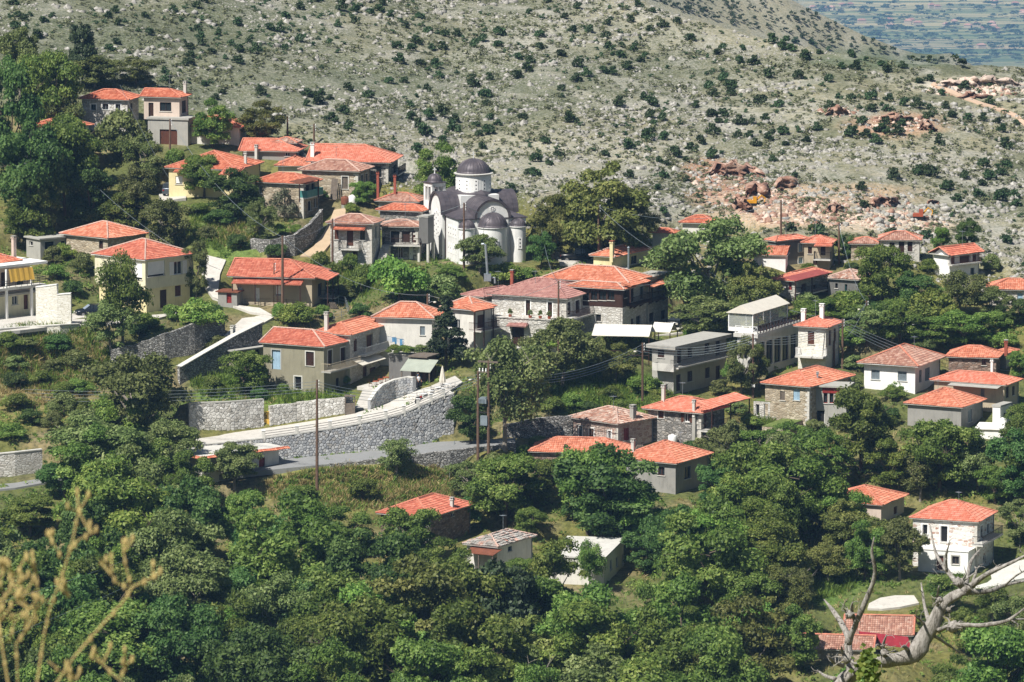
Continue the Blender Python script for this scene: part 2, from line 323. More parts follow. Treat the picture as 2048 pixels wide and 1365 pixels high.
# ------------------------------------------------------------------ roofs: courses of tiles with rolls and steps
def tile_plane(M, poly, tile=0.26, course=0.40, amp=0.06, step=0.05, wild=0.0):
    P = [Vector(p) for p in poly]; u = (P[1] - P[0]).normalized()
    n = u.cross(P[2] - P[0]).normalized()
    if n.z < 0: n = -n
    v = n.cross(u)
    if v.z < 0: v = -v
    uv = [((p - P[0]).dot(u), (p - P[0]).dot(v)) for p in P]
    def rng(x):
        lo, hi = 1e9, -1e9
        for i in range(len(uv)):
            (a, b), (c, d) = uv[i], uv[(i + 1) % len(uv)]
            if abs(a - c) < 1e-9:
                if abs(a - x) < 1e-6: lo = min(lo, b, d); hi = max(hi, b, d)
                continue
            t = (x - a) / (c - a)
            if -1e-6 <= t <= 1 + 1e-6: y = b + t * (d - b); lo = min(lo, y); hi = max(hi, y)
        return (lo, hi) if hi >= lo else (0, 0)
    u0 = min(a for a, b in uv); u1 = max(a for a, b in uv); s0 = random.uniform(0, 6); sg = random.uniform(.015, .05)
    sag = lambda x, y: sg * (math.sin(x * .8 + s0) * math.sin(y * .7 + s0 * 2) + .5 * math.sin(x * 2.1 + y * 1.3 + s0))
    nc = max(1, round((u1 - u0) / tile)); w = (u1 - u0) / nc
    for i in range(nc):
        xs = (u0 + i * w, u0 + (i + 0.5) * w, u0 + (i + 1) * w); hs = (0, amp, 0); rr = [rng(x) for x in xs]
        vm = max(r[1] for r in rr); k = 0; lo = min(r[0] for r in rr)
        while lo + k * course < vm - 0.02:
            va, vb = lo + k * course, lo + (k + 1) * course; rnd = random.random(); lift = random.uniform(0, wild)
            q = []
            for x, h, r in zip(xs, hs, rr):
                a = min(max(va, r[0]), r[1]); b = min(max(vb, r[0]), r[1])
                q.append((P[0] + u * x + v * a + n * (h + step + lift + sag(x, a)), P[0] + u * x + v * b + n * (h + lift * 0.5 + sag(x, b)), P[0] + u * x + v * a + n * (h * 0.4 + sag(x, a))))
            i0 = len(M.v)
            for t in q: M.v.extend([tuple(t[2]), tuple(t[0]), tuple(t[1])])
            for j in (0, 1):
                A = i0 + 3 * j; B = A + 3
                M.idx((A, B, B + 1, A + 1), rnd); M.idx((A + 1, B + 1, B + 2, A + 2), rnd)
            k += 1
def cap_line(M, a, b, rad=0.11, seg=0.42):
    a = Vector(a); b = Vector(b); L = (b - a).length
    if L < 0.2: return
    d = (b - a) / L; s = d.cross(UP).normalized(); n = s.cross(d); k = max(1, round(L / seg))
    for i in range(k):
        p0 = a + d * (L * i / k); p1 = a + d * (L * (i + 1) / k + 0.03); r = random.random(); i0 = len(M.v)
        for p, q in ((p0, rad * 1.12), (p1, rad * 0.92)):
            for t in (-1, -0.5, 0.5, 1): M.v.append(tuple(p + s * q * t + n * (q * (0.95 if abs(t) < 0.9 else 0.05))))
        for j in range(3): M.idx((i0 + j, i0 + j + 1, i0 + 5 + j, i0 + 4 + j), r)
        M.idx((i0, i0 + 1, i0 + 2, i0 + 3), r)
def roof(root, O, lr, ll, rd, ld, z, kind='hip', pitch=20, over=0.45, mat='tile_red', cap='ridge_tile', soffit='concrete_light', tile=0.26, wild=0.0, wallmat=None, hipends=(1, 1), parent_name='roof'):
    """O: near corner of the wall (world, z ignored); lr/ll wall lengths along rd/ld; z: wall top"""
    O = Vector((O.x, O.y, 0)); o = over; tp = math.tan(R_(pitch)); ze = z + 0.06
    P = lambda r, l, zz: O + rd * r + ld * l + UP * zz
    r0, r1, l0, l1 = -o, lr + o, -o, ll + o
    M = MB(); Cp = MB(); S = MB(); tri = None
    S.box(O + UP * (z - 0.02), rd, ld, UP, r0 + .03, r1 - .03, l0 + .03, l1 - .03, 0, 0.07)
    if kind in ('hip', 'gable'):
        alongR = (r1 - r0) >= (l1 - l0)
        if kind == 'gable': alongR = hipends[0] == 'R'
        half = ((l1 - l0) if alongR else (r1 - r0)) / 2; h = half * tp
        if alongR:
            lm = (l0 + l1) / 2; ia, ib = (half if kind == 'hip' and hipends[0] else 0), (half if kind == 'hip' and hipends[1] else 0)
            A = P(r0 + ia, lm, ze + h); B = P(r1 - ib, lm, ze + h)
            c = [P(r0, l0, ze), P(r1, l0, ze), P(r1, l1, ze), P(r0, l1, ze)]
            planes = [[c[0], c[1], B, A], [c[2], c[3], A, B]]
            if ia: planes.append([c[3], c[0], A])
            if ib: planes.append([c[1], c[2], B])
            ends = [(c[0], A), (c[3], A), (c[1], B), (c[2], B)]
            tri = [] if kind == 'hip' and ia and ib else [q for q, k_ in (((P(0, 0, z), P(0, ll, z), P(0, lm, ze + h - .03)), ia), ((P(lr, 0, z), P(lr, ll, z), P(lr, lm, ze + h - .03)), ib)) if not k_]
        else:
            rm = (r0 + r1) / 2; ia, ib = (half if kind == 'hip' and hipends[0] else 0), (half if kind == 'hip' and hipends[1] else 0)
            A = P(rm, l0 + ia, ze + h); B = P(rm, l1 - ib, ze + h)
            c = [P(r0, l0, ze), P(r1, l0, ze), P(r1, l1, ze), P(r0, l1, ze)]
            planes = [[c[3], c[0], A, B], [c[1], c[2], B, A]]
            if ia: planes.append([c[0], c[1], A])
            if ib: planes.append([c[2], c[3], B])
            ends = [(c[0], A), (c[1], A), (c[2], B), (c[3], B)]
            tri = [] if kind == 'hip' and ia and ib else [q for q, k_ in (((P(0, 0, z), P(lr, 0, z), P(rm, 0, ze + h - .03)), ia), ((P(0, ll, z), P(lr, ll, z), P(rm, ll, ze + h - .03)), ib)) if not k_]
        for pl in planes: tile_plane(M, pl, tile=tile, wild=wild)
        off = UP * 0.06
        if (B - A).length > 0.3: cap_line(Cp, A + off, B + off)
        for a, b_ in ends: cap_line(Cp, a + off, b_ + off)
    elif kind in ('shedL', 'shedR'):                      # shedL: low edge along the L face, rising with r
        h = ((r1 - r0) if kind == 'shedL' else (l1 - l0)) * tp
        c = [P(r0, l0, ze), P(r1, l0, ze), P(r1, l1, ze), P(r0, l1, ze)]
        if kind == 'shedL': c[1] = c[1] + UP * h; c[2] = c[2] + UP * h; pl = [c[3], c[0], c[1], c[2]]
        else: c[2] = c[2] + UP * h; c[3] = c[3] + UP * h; pl = [c[0], c[1], c[2], c[3]]
        tile_plane(M, pl, tile=tile, wild=wild); tri = []
    ro = M.build(parent_name, mat, root)
    if Cp.f: Cp.build('ridge_cap', cap, ro)
    S.build('soffit', soffit, root)
    return ro, (tri or [])
# ------------------------------------------------------------------ walls with real openings
def wall_face(M, O, u, n, L, z0, z1, holes, dep=0.25):
    xs = sorted({0, L} | {h[0] for h in holes} | {h[1] for h in holes}); zs = sorted({z0, z1} | {h[2] for h in holes} | {h[3] for h in holes})
    xs = [x for x in xs if 0 <= x <= L]; zs = [z for z in zs if z0 <= z <= z1]
    P = lambda x, z, d=0: Vector((O.x, O.y, 0)) + u * x + UP * z - n * d
    for i in range(len(xs) - 1):
        for j in range(len(zs) - 1):
            mx, mz = (xs[i] + xs[i + 1]) / 2, (zs[j] + zs[j + 1]) / 2
            if any(h[0] < mx < h[1] and h[2] < mz < h[3] for h in holes): continue
            M.face([P(xs[i], zs[j]), P(xs[i + 1], zs[j]), P(xs[i + 1], zs[j + 1]), P(xs[i], zs[j + 1])])
    for (a, b_, c, d) in holes:
        for q in ((a, c, b_, c), (b_, c, b_, d), (b_, d, a, d), (a, d, a, c)):
            M.face([P(q[0], q[1]), P(q[2], q[3]), P(q[2], q[3], dep), P(q[0], q[1], dep)])
def window(root, O, u, n, h, kind, col, trim=None, dep=0.25):
    a, b_, c, d = h; Q = Vector((O.x, O.y, 0)); w = b_ - a; nm = {'d': 'door', 'D': 'door', 'g': 'door'}.get(kind, 'window')
    M = MB(); t = 0.06
    y0, y1 = -dep + .03, -dep + .11            # measured along n
    fr = col if kind in ('w', 'd', 'D', 'g') else 'white_paint'
    M.box(Q, u, n, UP, a, a + t, y0, y1, c, d); M.box(Q, u, n, UP, b_ - t, b_, y0, y1, c, d)
    M.box(Q, u, n, UP, a + t, b_ - t, y0, y1, d - t, d)
    if kind in ('w', 'o') and w > 0.5: M.box(Q, u, n, UP, (a + b_) / 2 - .025, (a + b_) / 2 + .025, y0, y1, c, d - t)
    if kind in ('w', 'o'): M.box(Q, u, n, UP, a + t, b_ - t, y0, y1 - .002, c, c + t)
    if kind in ('d', 'D', 'g'):
        k = max(2, int(w / 0.22))
        for i in range(k): M.box(Q, u, n, UP, a + t + (w - 2 * t) * i / k + .006, a + t + (w - 2 * t) * (i + 1) / k - .006, y0 + .005, y1 - .025 + 0.012 * (i % 2), c + .02, d - t)
    o = M.build(nm, fr, root)
    G = MB(); G.box(Q, u, n, UP, a, b_, -dep - .02, -dep + .028, c, d); G.build('pane_or_dark_fill', 'dark_inside' if kind in ('h', 'd', 'D', 'g') else 'glass', o)  # behind open holes a dark sheet, painting in the unlit interior
    if kind in ('d', 'D', 'g'):
        H = MB(); H.box(Q, u, n, UP, b_ - t - .12, b_ - t - .08, y1, y1 + .05, c + (d - c) * .45, c + (d - c) * .45 + .14); H.build('handle', 'iron', o)
    def leaf(x0, x1, yy0, yy1):
        S = MB(); S.box(Q, u, n, UP, x0, x0 + .06, yy0, yy1, c, d); S.box(Q, u, n, UP, x1 - .06, x1, yy0, yy1, c, d)
        S.box(Q, u, n, UP, x0 + .06, x1 - .06, yy0, yy1, c, c + .08); S.box(Q, u, n, UP, x0 + .06, x1 - .06, yy0, yy1, d - .08, d)
        k = max(3, int((d - c) / .13))
        for i in range(k): zz = c + .08 + (d - c - .16) * i / k; S.box(Q, u, n, UP, x0 + .06, x1 - .06, yy0 + .008, yy1 - .012, zz + .01, zz + (d - c - .16) / k - .012)
        S.build('shutter', col, o)
    if kind == 's': leaf(a + .01, (a + b_) / 2 - .005, y1 + .005, y1 + .05); leaf((a + b_) / 2 + .005, b_ - .01, y1 + .005, y1 + .05)
    if kind == 'o': leaf(a - w / 2 - .02, a - .02, .02, .065); leaf(b_ + .02, b_ + w / 2 + .02, .02, .065)
    if kind == 'b':
        S = MB(); k = int((d - c) / .11); z1 = c + (d - c) * 0.12
        for i in range(k): z = z1 + (d - z1) * i / k; S.box(Q, u, n, UP, a + .02, b_ - .02, -.12, -.07 - .01 * (i % 2), z, z + (d - z1) / k - .004)
        S.build('roller_blind', 'white_paint', o)
    if trim:
        T = MB(); e = .14
        for q in ((a - e, a, c, d + e), (b_, b_ + e, c, d + e), (a, b_, d, d + e)): T.box(Q, u, n, UP, q[0], q[1], -.02, .03, q[2], q[3])
        T.build('surround', trim, o)
    if kind in ('w', 's', 'o', 'b', 'h') and trim != 'none':
        T = MB(); T.box(Q, u, n, UP, a - .1, b_ + .1, -.03, .09, c - .07, c - .002); T.build('sill', 'concrete_light', o)
    return o
class Blk: pass
def frame(n, xl, xr, a, Y, lr=None):
    xn, yt, yb = n; b = Blk(); a = R_(a)
    b.ld = Vector((-math.cos(a), math.sin(a), 0)); b.rd = Vector((math.sin(a), math.cos(a), 0))
    b.N = at(xn, yb, Y); b.zb = b.N.z; b.zt = at(xn, yt, Y).z
    def length(d, xt):
        c = (xt - 1024) / F; dep = lambda p: p.y * CP - (p.z - CAMZ) * SP
        # solve (N + d*t).x = c * depth
        num = c * dep(b.N) - b.N.x; den = d.x - c * d.y * CP
        return max(0.4, num / den)
    b.ll = length(b.ld, xl); b.lr = lr or length(b.rd, xr)
    if lr is None and a < R_(16.5): b.lr = min(b.lr, max(3.0, .72 * b.ll))
    b.lr = b.lr; b.a = a
    b.faces = {'L': (b.ld, -b.rd, b.ll), 'R': (b.rd, -b.ld, b.lr)}
    return b
def on_face(b, f, px, py, out=0.0):
    u, n, L = b.faces[f]; d = Vector(ray(px, py)); o = Vector((0, 0, CAMZ)); N = b.N + n * out
    t = (N - o).dot(n) / d.dot(n); P = o + d * t
    return (P - b.N).dot(u), P.z
def block(root, n, xl, xr, a, Y=None, wall='white', rf='hip', pitch=20, over=0.45, rmat='tile_red', cap='ridge_tile', win=(), skirt=3.5, ground=True, slab=0.22, soffit='concrete_light', tile=0.26, wild=0.0, hipends=(1, 1), slabmat='concrete', trim=None, side=None, slabover=None, lr=None):
    Y = Y if Y else gY(n[2]); b = frame(n, xl, xr, a, Y, lr); b.root = root
    hol = {'L': [], 'R': []}; items = []
    for w in win:
        f, xc, yc, pw, ph, kind, col = w[:7]; tr = w[7] if len(w) > 7 else trim
        u0, _ = on_face(b, f, xc - pw / 2, yc); u1, _ = on_face(b, f, xc + pw / 2, yc); _, z0 = on_face(b, f, xc, yc + ph / 2); _, z1 = on_face(b, f, xc, yc - ph / 2)
        u0, u1 = min(u0, u1), max(u0, u1); L = b.faces[f][2]
        if f == 'R' and u1 - u0 < .55: m_ = (u0 + u1) / 2; u0, u1 = m_ - .4, m_ + .4
        u0 = max(.12, u0); u1 = min(L - .12, u1); z1 = min(z1, b.zt - .12); z0 = max(z0, b.zb - 1)
        if u1 - u0 < .25 or z1 - z0 < .25: continue
        if any(not (u1 < h[0] or u0 > h[1] or z1 < h[2] or z0 > h[3]) for h in hol[f]): continue
        hol[f].append((u0, u1, z0, z1)); items.append((f, (u0, u1, z0, z1), kind, col, tr))
    M = MB(); zb = b.zb - skirt
    for f in 'LR': u, nn, L = b.faces[f]; wall_face(M, b.N, u, nn, L, zb, b.zt, hol[f])
    B_ = b.N + b.ld * b.ll; wall_face(M, B_, b.rd, b.ld, b.lr, zb, b.zt, [])
    B_ = b.N + b.rd * b.lr; wall_face(M, B_, b.ld, b.rd, b.ll, zb, b.zt, [])
    M.face([Vector((p.x, p.y, b.zt - .03)) for p in (b.N, b.N + b.rd * b.lr, b.N + b.rd * b.lr + b.ld * b.ll, b.N + b.ld * b.ll)])
    b.roof = None; tri = []
    if rf in ('hip', 'gable', 'shedL', 'shedR'):
        b.roof, tri = roof(root, b.N, b.lr, b.ll, b.rd, b.ld, b.zt, rf, pitch, over, rmat, cap, soffit, tile, wild, hipends=hipends)
        for t in tri: M.face(t)
    elif rf == 'flat':
        S = MB(); so = over if slabover is None else slabover; S.box(Vector((b.N.x, b.N.y, b.zt)), b.rd, b.ld, UP, -so, b.lr + so, -so, b.ll + so, 0.0, slab); b.roof = S.build('roof_slab', slabmat, root)
    b.wall = M.build('wall', wall, root)
    if wall.startswith('stone') and b.zt - b.zb > 2.2 and rf:
        Qn = MB(); z = b.zb - .4; k = 0
        while z < b.zt - .35:
            h_ = random.uniform(.24, .36); e1, e2 = ((.55, .3), (.3, .55))[k % 2]; Qn.box(Vector((b.N.x, b.N.y, 0)), b.rd, b.ld, UP, -.035, e1 * random.uniform(.85, 1.15), -.035, e2 * random.uniform(.85, 1.15), z + .012, z + h_); z += h_; k += 1
        Qn.build('quoins', 'quoin', root)
    if rf in ('hip', 'gable') and b.zt - b.zb > 2.4:
        Dp = MB(); q = Vector((b.N.x, b.N.y, 0)) + b.rd * (b.lr - .12) - b.ld * .07; Dp.tube([q + UP * (b.zb - .3), q + UP * (b.zt - .05)], .045, 6); Dp.build('downpipe', 'grey_paint', root)
        if random.random() < .55:
            An = MB(); q = b.N + b.rd * b.lr * random.uniform(.3, .7) + b.ld * b.ll * random.uniform(.3, .7); q = Vector((q.x, q.y, b.zt + .3)); An.tube([q, q + UP * 2.6], .022, 5)
            for j in range(5): An.tube([q + UP * (2.5 - .02 * j) + b.rd * (.18 * j - .4) - b.ld * .3, q + UP * (2.5 - .02 * j) + b.rd * (.18 * j - .4) + b.ld * .3], .012, 4)
            An.tube([q + UP * 2.46 - b.rd * .5, q + UP * 2.46 + b.rd * .5], .014, 4); An.build('antenna', 'galv', root)
    for f, h, kind, col, tr in items: window(root, b.N, b.faces[f][0], b.faces[f][1], h, kind, col, tr)
    if ground:
        for i in range(4):
            for j in range(4):
                p = b.N + b.rd * (b.lr * i / 3) + b.ld * (b.ll * j / 3); ctrl((p.x, p.y, b.zb - .12), 2.6)
        for k in (0.35, 1.6):
            for i in range(5):
                p = b.N + b.ld * (b.ll * i / 4) - b.rd * k; ctrl((p.x, p.y, b.zb - .12 - .25 * (k > 1)), 2.4)
                p = b.N + b.rd * (b.lr * i / 4) - b.ld * k; ctrl((p.x, p.y, b.zb - .12 - .25 * (k > 1)), 2.4)
    return b
def house(name, label, n, xl, xr, a, cat='house', Y=None, **k):
    Y = Y if Y else gY(n[2]); p = at(n[0], n[2], Y)
    root = thing(name, label, cat, p); b = block(root, n, xl, xr, a, Y, **k); return root, b
from mathutils.bvhtree import BVHTree
def chimney(b, x, yt, yb, w, mat='concrete_light', cap='concrete', hat=True):
    """stands on the roof where the picture shows its foot"""
    o = b.roof; me = o.data; og = org(b.root)
    bv = BVHTree.FromPolygons([tuple(Vector(v.co) + og) for v in me.vertices], [tuple(p.vertices) for p in me.polygons])
    d = Vector(ray(x, yb)).normalized(); hit = bv.ray_cast(Vector((0, 0, CAMZ)), d)
    if hit[0] is None:
        c = b.N + b.rd * b.lr * .5 + b.ld * b.ll * .5; p = at(x, yb, c.y)
    else: p = hit[0]
    s = F / p.y; h = (yb - yt) / s; w = w / s * .8; M = MB()
    M.box(p, b.rd, b.ld, UP, -w / 2, w / 2, -w / 2, w / 2, -.8, h - .22)
    M.box(p, b.rd, b.ld, UP, -w / 2 - .07, w / 2 + .07, -w / 2 - .07, w / 2 + .07, h - .22, h - .12)
    for q in ((-1, -1), (1, -1), (1, 1), (-1, 1)): M.box(p, b.rd, b.ld, UP, q[0] * w * .38 - .05, q[0] * w * .38 + .05, q[1] * w * .38 - .05, q[1] * w * .38 + .05, h - .12, h + .04)
    c = M.build('chimney', mat, b.root)
    K = MB(); K.box(p, b.rd, b.ld, UP, -w / 2 - .06, w / 2 + .06, -w / 2 - .06, w / 2 + .06, h + .04, h + .11); K.build('chimney_cap', cap, c)
def balcony(b, f, x0, x1, y, depth=1.1, rail='iron', h=0.95, style='bars', slabm='concrete_light', brackets=False, thick=.16):
    u, n, L = b.faces[f]; ua, z = on_face(b, f, x0, y, depth * .5); ub, _ = on_face(b, f, x1, y, depth * .5)
    u0, u1 = min(ua, ub), max(ua, ub); Q = Vector((b.N.x, b.N.y, 0)); M = MB()
    M.box(Q, u, n, UP, u0, u1, -.02, depth, z - thick, z); o = M.build('balcony', slabm, b.root)
    if brackets:
        for i in range(3):
            K = MB(); x = u0 + (u1 - u0) * (i + .5) / 3; K.prism([Q + u * (x - .05) + UP * (z - .16), Q + u * (x - .05) + n * depth * .8 + UP * (z - .16), Q + u * (x - .05) + UP * (z - .8)], u * .1)
            K.build('bracket', slabm, o)
    Rl = MB()
    if style == 'solid':
        Rl.box(Q, u, n, UP, u0, u1, depth - .1, depth + .004, z + .001, z + h); Rl.box(Q, u, n, UP, u0 - .004, u0 + .1, 0, depth - .1, z + .001, z + h - .004); Rl.box(Q, u, n, UP, u1 - .1, u1 + .004, 0, depth - .1, z + .001, z + h - .004)
    else:
        t = .022 if style == 'bars' else .035
        def run(A, B):
            Lg = (B - A).length; k = max(1, int(Lg / (.16 if style == 'bars' else .9))); d = (B - A).normalized(); s = d.cross(UP)
            for i in range(k + 1): Rl.box(A + d * (Lg * i / k), d, s, UP, -t / 2, t / 2, -t / 2, t / 2, 0, h - .05)
            for zz in ((h - .05, h), (.08, .11)) if style == 'bars' else ((h - .06, h), (h * .6, h * .6 + .06), (h * .25, h * .25 + .06)): Rl.box(A, d, s, UP, 0, Lg, -.03, .03, zz[0], zz[1])
        c = [Q + u * (u0 + .05) + UP * z, Q + u * (u0 + .05) + n * (depth - .06) + UP * z, Q + u * (u1 - .05) + n * (depth - .06) + UP * z, Q + u * (u1 - .05) + UP * z]
        run(c[0], c[1]); run(c[1], c[2]); run(c[2], c[3])
    Rl.build('railing', rail, o)
    return o, u0, u1, z
def lean_roof(b, f, x0, x1, y, depth=1.5, mat='tile_red', pitch=16, posts=None, postmat='dark_wood', drop=None, sheet=False, ov=.0):
    """small roof leaning on a wall: low edge seen at y"""
    u, n, L = b.faces[f]; ua, z = on_face(b, f, x0, y, depth); ub, _ = on_face(b, f, x1, y, depth)
    u0, u1 = min(ua, ub), max(ua, ub); Q = Vector((b.N.x, b.N.y, 0)); h = math.tan(R_(pitch)) * depth
    c = [Q + u * u0 + n * depth + UP * z, Q + u * u1 + n * depth + UP * z, Q + u * u1 + n * -.02 + UP * (z + h), Q + u * u0 - n * .02 + UP * (z + h)]
    M = MB()
    if sheet: M.prism(c, UP * .05)
    else: tile_plane(M, c); M.prism([p - UP * .06 for p in c], UP * .04)
    o = M.build('porch_roof', mat, b.root)
    if posts:
        for i in range(posts):
            K = MB(); x = u0 + .15 + (u1 - u0 - .3) * i / max(1, posts - 1); K.box(Q + u * x + n * (depth - .15), u, n, UP, -.06, .06, -.06, .06, z - (drop or 2.3), z - .02)
            K.build('post', postmat, o)
    return o
# ------------------------------------------------------------------ the houses, far left to far right
# hilltop house over a garage
r, g = house('hillside_house', 'white and stone house over a garage, highest on the slope', (376, 241, 288), 296, 397, 15, wall='concrete', rf='flat', over=.15, slab=.25,
    win=[('L', 337, 275, 35, 31, 'g', 'brown_wood')])
b = block(r, (359, 196, 239), 288, 379, 15, Y=736.2, hipends=(1, 0), wall='pinkish', ground=False, skirt=.1, pitch=21, win=[('L', 302, 222, 10, 32, 'd', 'dark_wood'), ('L', 331, 214, 23, 18, 'w', 'dark_wood'), ('R', 368, 214, 8.5, 25, 's', 'dark_wood')])
chimney(b, 370, 164, 186, 7)
b2 = block(r, (255, 201, 234), 164, 291, 15, Y=737.0, wall='stone_white', ground=False, skirt=8, pitch=21, win=[('L', 187, 215, 10, 12, 'w', 'grey_paint', 'white'), ('L', 211, 214, 12, 12, 'w', 'grey_paint', 'white'), ('L', 236, 215, 10, 12, 'w', 'grey_paint', 'white'), ('R', 263, 218, 4, 22, 's', 'dark_wood'), ('R', 284, 214, 4, 22, 's', 'dark_wood')])
r, b = house('tree_hidden_house', 'white house almost hidden by trees, terracotta roof below the hilltop house', (110, 262, 352), 48, 180, 30, wall='white', win=[('L', 80, 300, 14, 18, 's', 'brown_wood'), ('R', 150, 300, 14, 24, 'd', 'brown_wood')])
balcony(b, 'R', 150, 182, 312, 1.0, 'white_paint')
r, b = house('low_house', 'low house behind the hilltop garage, only its red roof showing', (478, 256, 285), 372, 492, 8, wall='offwhite', pitch=22, over=.5)
r, b = house('yellow_house', 'pale yellow house with a patched red roof beside the parked grey car', (470, 341, 396), 338, 520, 18, wall='yellow', rmat='tile_red', pitch=20, win=[('L', 358, 361, 14, 16, 'b', 'white_paint'), ('L', 440, 368, 10, 26, 'd', 'brown_wood')])
lean_roof(b, 'L', 346, 374, 344, 1.0)
b2 = block(r, (497, 334, 354), 462, 552, 26, Y=728, wall='greydark', rf='shedR', pitch=6, over=.1, ground=False, rmat='tile_red')
chimney(b2, 513, 291, 330, 7); chimney(b, 491, 305, 328, 6)
lean_roof(b, 'L', 437, 474, 349, 3.0, 'tile_salmon', 14, posts=2)
r, b = house('plain_roofed_house', 'low house with a cream chimney beyond the yellow house', (592, 304, 318), 485, 600, 8, lr=6, hipends=(1, 0), wall='grey', rmat='tile_salmon', win=[('L', 575, 309, 10, 8, 'w', 'white_paint')])
chimney(b, 549, 289, 308, 6, 'cream')
r, b = house('old_cottage', 'small old cottage with weathered grey-pink tiles near two poles', (590, 287, 302), 550, 597, 10, wall='stone_grey', rmat='tile_old', wild=.05)
r, b = house('small_house', 'small house with a bright orange roof between larger houses', (608, 333, 350), 556, 618, 6, lr=4.5, hipends=(1, 0), wall='cream', rmat='tile_orange')
r, b = house('large_house', 'large house with a broad salmon roof and glazed porch above the village', (776, 326, 362), 622, 800, 9, wall='stone_grey', rmat='tile_salmon', pitch=23, over=.6, hipends=(1, 0), win=[('L', 730, 346, 12, 18, 'w', 'dark_wood'), ('L', 758, 344, 10, 22, 'w', 'dark_wood'), ('R', 790, 340, 6, 20, 'w', 'dark_wood')])
chimney(b, 625, 286, 312, 9, 'white')
balcony(b, 'R', 790, 806, 350, .9, 'dark_wood')
r, b = house('stone_house', 'pale stone house with two narrow side windows and faded orange roof', (716, 344, 397), 604, 740, 17, wall='stone_beige', rmat='tile_faded', cap='mortar', pitch=21, win=[('L', 690, 366, 12, 25, 's', 'grey_wood', 'concrete_light'), ('R', 724, 361, 4, 22, 'w', 'grey_paint', 'concrete_light'), ('R', 733, 359, 4, 22, 'w', 'grey_paint', 'concrete_light')])
P0, z0 = on_face(b, 'L', 668, 395); M = MB()
for i in range(4): M.box(Vector((b.N.x, b.N.y, z0)) + b.ld * (P0 - .25 * i) - b.rd * (.9 + .1 * i), b.ld, -b.rd, (UP + b.rd * .25).normalized(), 0, .2, 0, .05, -.2, 2.6)
tag(M.build('timber_stack', 'grey_wood'), 'pale timber planks leaning on the pale stone house', 'timber')
r, b = house('stone_house', 'beige stone house with a rusty awning over its green-screened balcony', (607, 369, 434), 511, 637, 23, wall='stone_beige', rmat='tile_red', pitch=20, win=[('L', 521, 380, 8, 16, 'w', 'white_paint'), ('R', 615, 378, 8, 16, 'd', 'dark_wood'), ('R', 626, 374, 6, 14, 'w', 'dark_wood'), ('R', 620, 412, 8, 20, 'h', 'white_paint'), ('R', 631, 406, 5, 18, 'h', 'white_paint')])
balcony(b, 'R', 606, 638, 396, 1.2, 'teal_paint', .9, 'solid', 'concrete_light'); lean_roof(b, 'R', 600, 640, 369, 1.5, 'rust', 10, posts=2, sheet=True)
r, b = house('roadside_house', 'red-roofed house with two brick chimneys behind the church', (835, 405, 428), 757, 852, 15, wall='grey', rmat='tile_faded', win=[('L', 815, 414, 10, 10, 'w', 'dark_wood')])
chimney(b, 756, 344, 385, 6, 'brick', 'dark_wood'); chimney(b, 790, 350, 380, 6, 'brick', 'dark_wood')
# stone house next to the church
r, b = house('balcony_house', 'white stone house with a small iron balcony next to the church', (743.5, 449, 531), 661, 768, 14, wall='stone_white', rmat='tile_faded', pitch=20, cap='mortar', over=.5, win=[('L', 700, 477, 13, 31, 'd', 'brown_wood'), ('L', 725, 470, 10, 21, 'w', 'brown_wood'), ('L', 673, 468, 8, 22, 's', 'brown_wood'), ('L', 710, 514, 11, 21, 'd', 'brown_wood'), ('R', 752, 465, 3, 24, 'w', 'grey_paint')])
balcony(b, 'L', 678, 720, 497, 1.2, 'iron'); lean_roof(b, 'L', 664, 728, 459, 1.0, 'tile_red', 14)
b2 = block(r, (836, 455, 526), 764, 860, 8, Y=702, wall='stone_grey', rmat='tile_faded', cap='mortar', rf='hip', pitch=17, ground=False, win=[('L', 790, 474, 20, 24, 'h', 'dark_wood'), ('L', 812, 474, 16, 22, 'd', 'dark_wood'), ('L', 828, 474, 8, 22, 'd', 'brown_wood'), ('L', 801, 506, 10, 22, 'w', 'white_paint'), ('L', 822, 508, 8, 26, 'd', 'white_paint')])
balcony(b2, 'L', 766, 842, 489, 1.4, 'dark_wood', .9)
b3 = block(r, (856, 436, 486), 838, 868, 25, Y=700.5, wall='greydark', rf='flat', over=.05, ground=False, skirt=.1)
for q_ in (b3.N, b3.N + b3.ld * b3.ll, b3.N + b3.rd * b3.lr * .9):
    M = MB(); M.box(q_ + b3.rd * .2 + b3.ld * .1, b3.rd, b3.ld, UP, -.14, .14, -.14, .14, -3.2, -.1); M.build('column', 'concrete_light', r)
b4 = block(r, (842, 424, 470), 760, 856, 18, Y=707, wall='stone_grey', rmat='tile_red', pitch=20, ground=False)
S = MB(); u, nn, L = b.faces['R']
for i in range(10):
    p = b.N + b.rd * (0.5 + .32 * i) - b.ld * .9; S.box(p, b.rd, b.ld, UP, 0, .34, -.55, .55, -2.5, .25 + .21 * i)
S.build('stair', 'stone_white', r)
# cream house above the driveway
r, b = house('cream_house', 'cream two-storey house with a white roller blind above the driveway', (293, 577, 620), 199, 380, 42, wall='yellow', rf=None, win=[('R', 327, 598, 14, 36, 'd', 'dark_wood'), ('R', 356, 582, 12, 21, 's', 'brown_wood')])
b2 = block(r, (291, 521, 577), 190, 387, 42, Y=b.N.y - .35, wall='cream', ground=False, skirt=.01, pitch=22, over=.35, rmat='tile_dark', cap='mortar', soffit='white_paint', win=[('R', 312.5, 538, 34, 30, 'b', 'white_paint'), ('R', 356, 536, 17, 26, 'o', 'white_paint'), ('L', 273, 542, 22, 34, 'b', 'white_paint'), ('L', 225, 545, 14, 24, 's', 'white_paint')])
M = MB(); z = b2.zb; M.box(Vector((b2.N.x, b2.N.y, z - .15)), b2.rd, b2.ld, UP, -.02, b2.lr, -.02, b2.ll, 0, .14); M.build('floor_slab', 'cream', r)
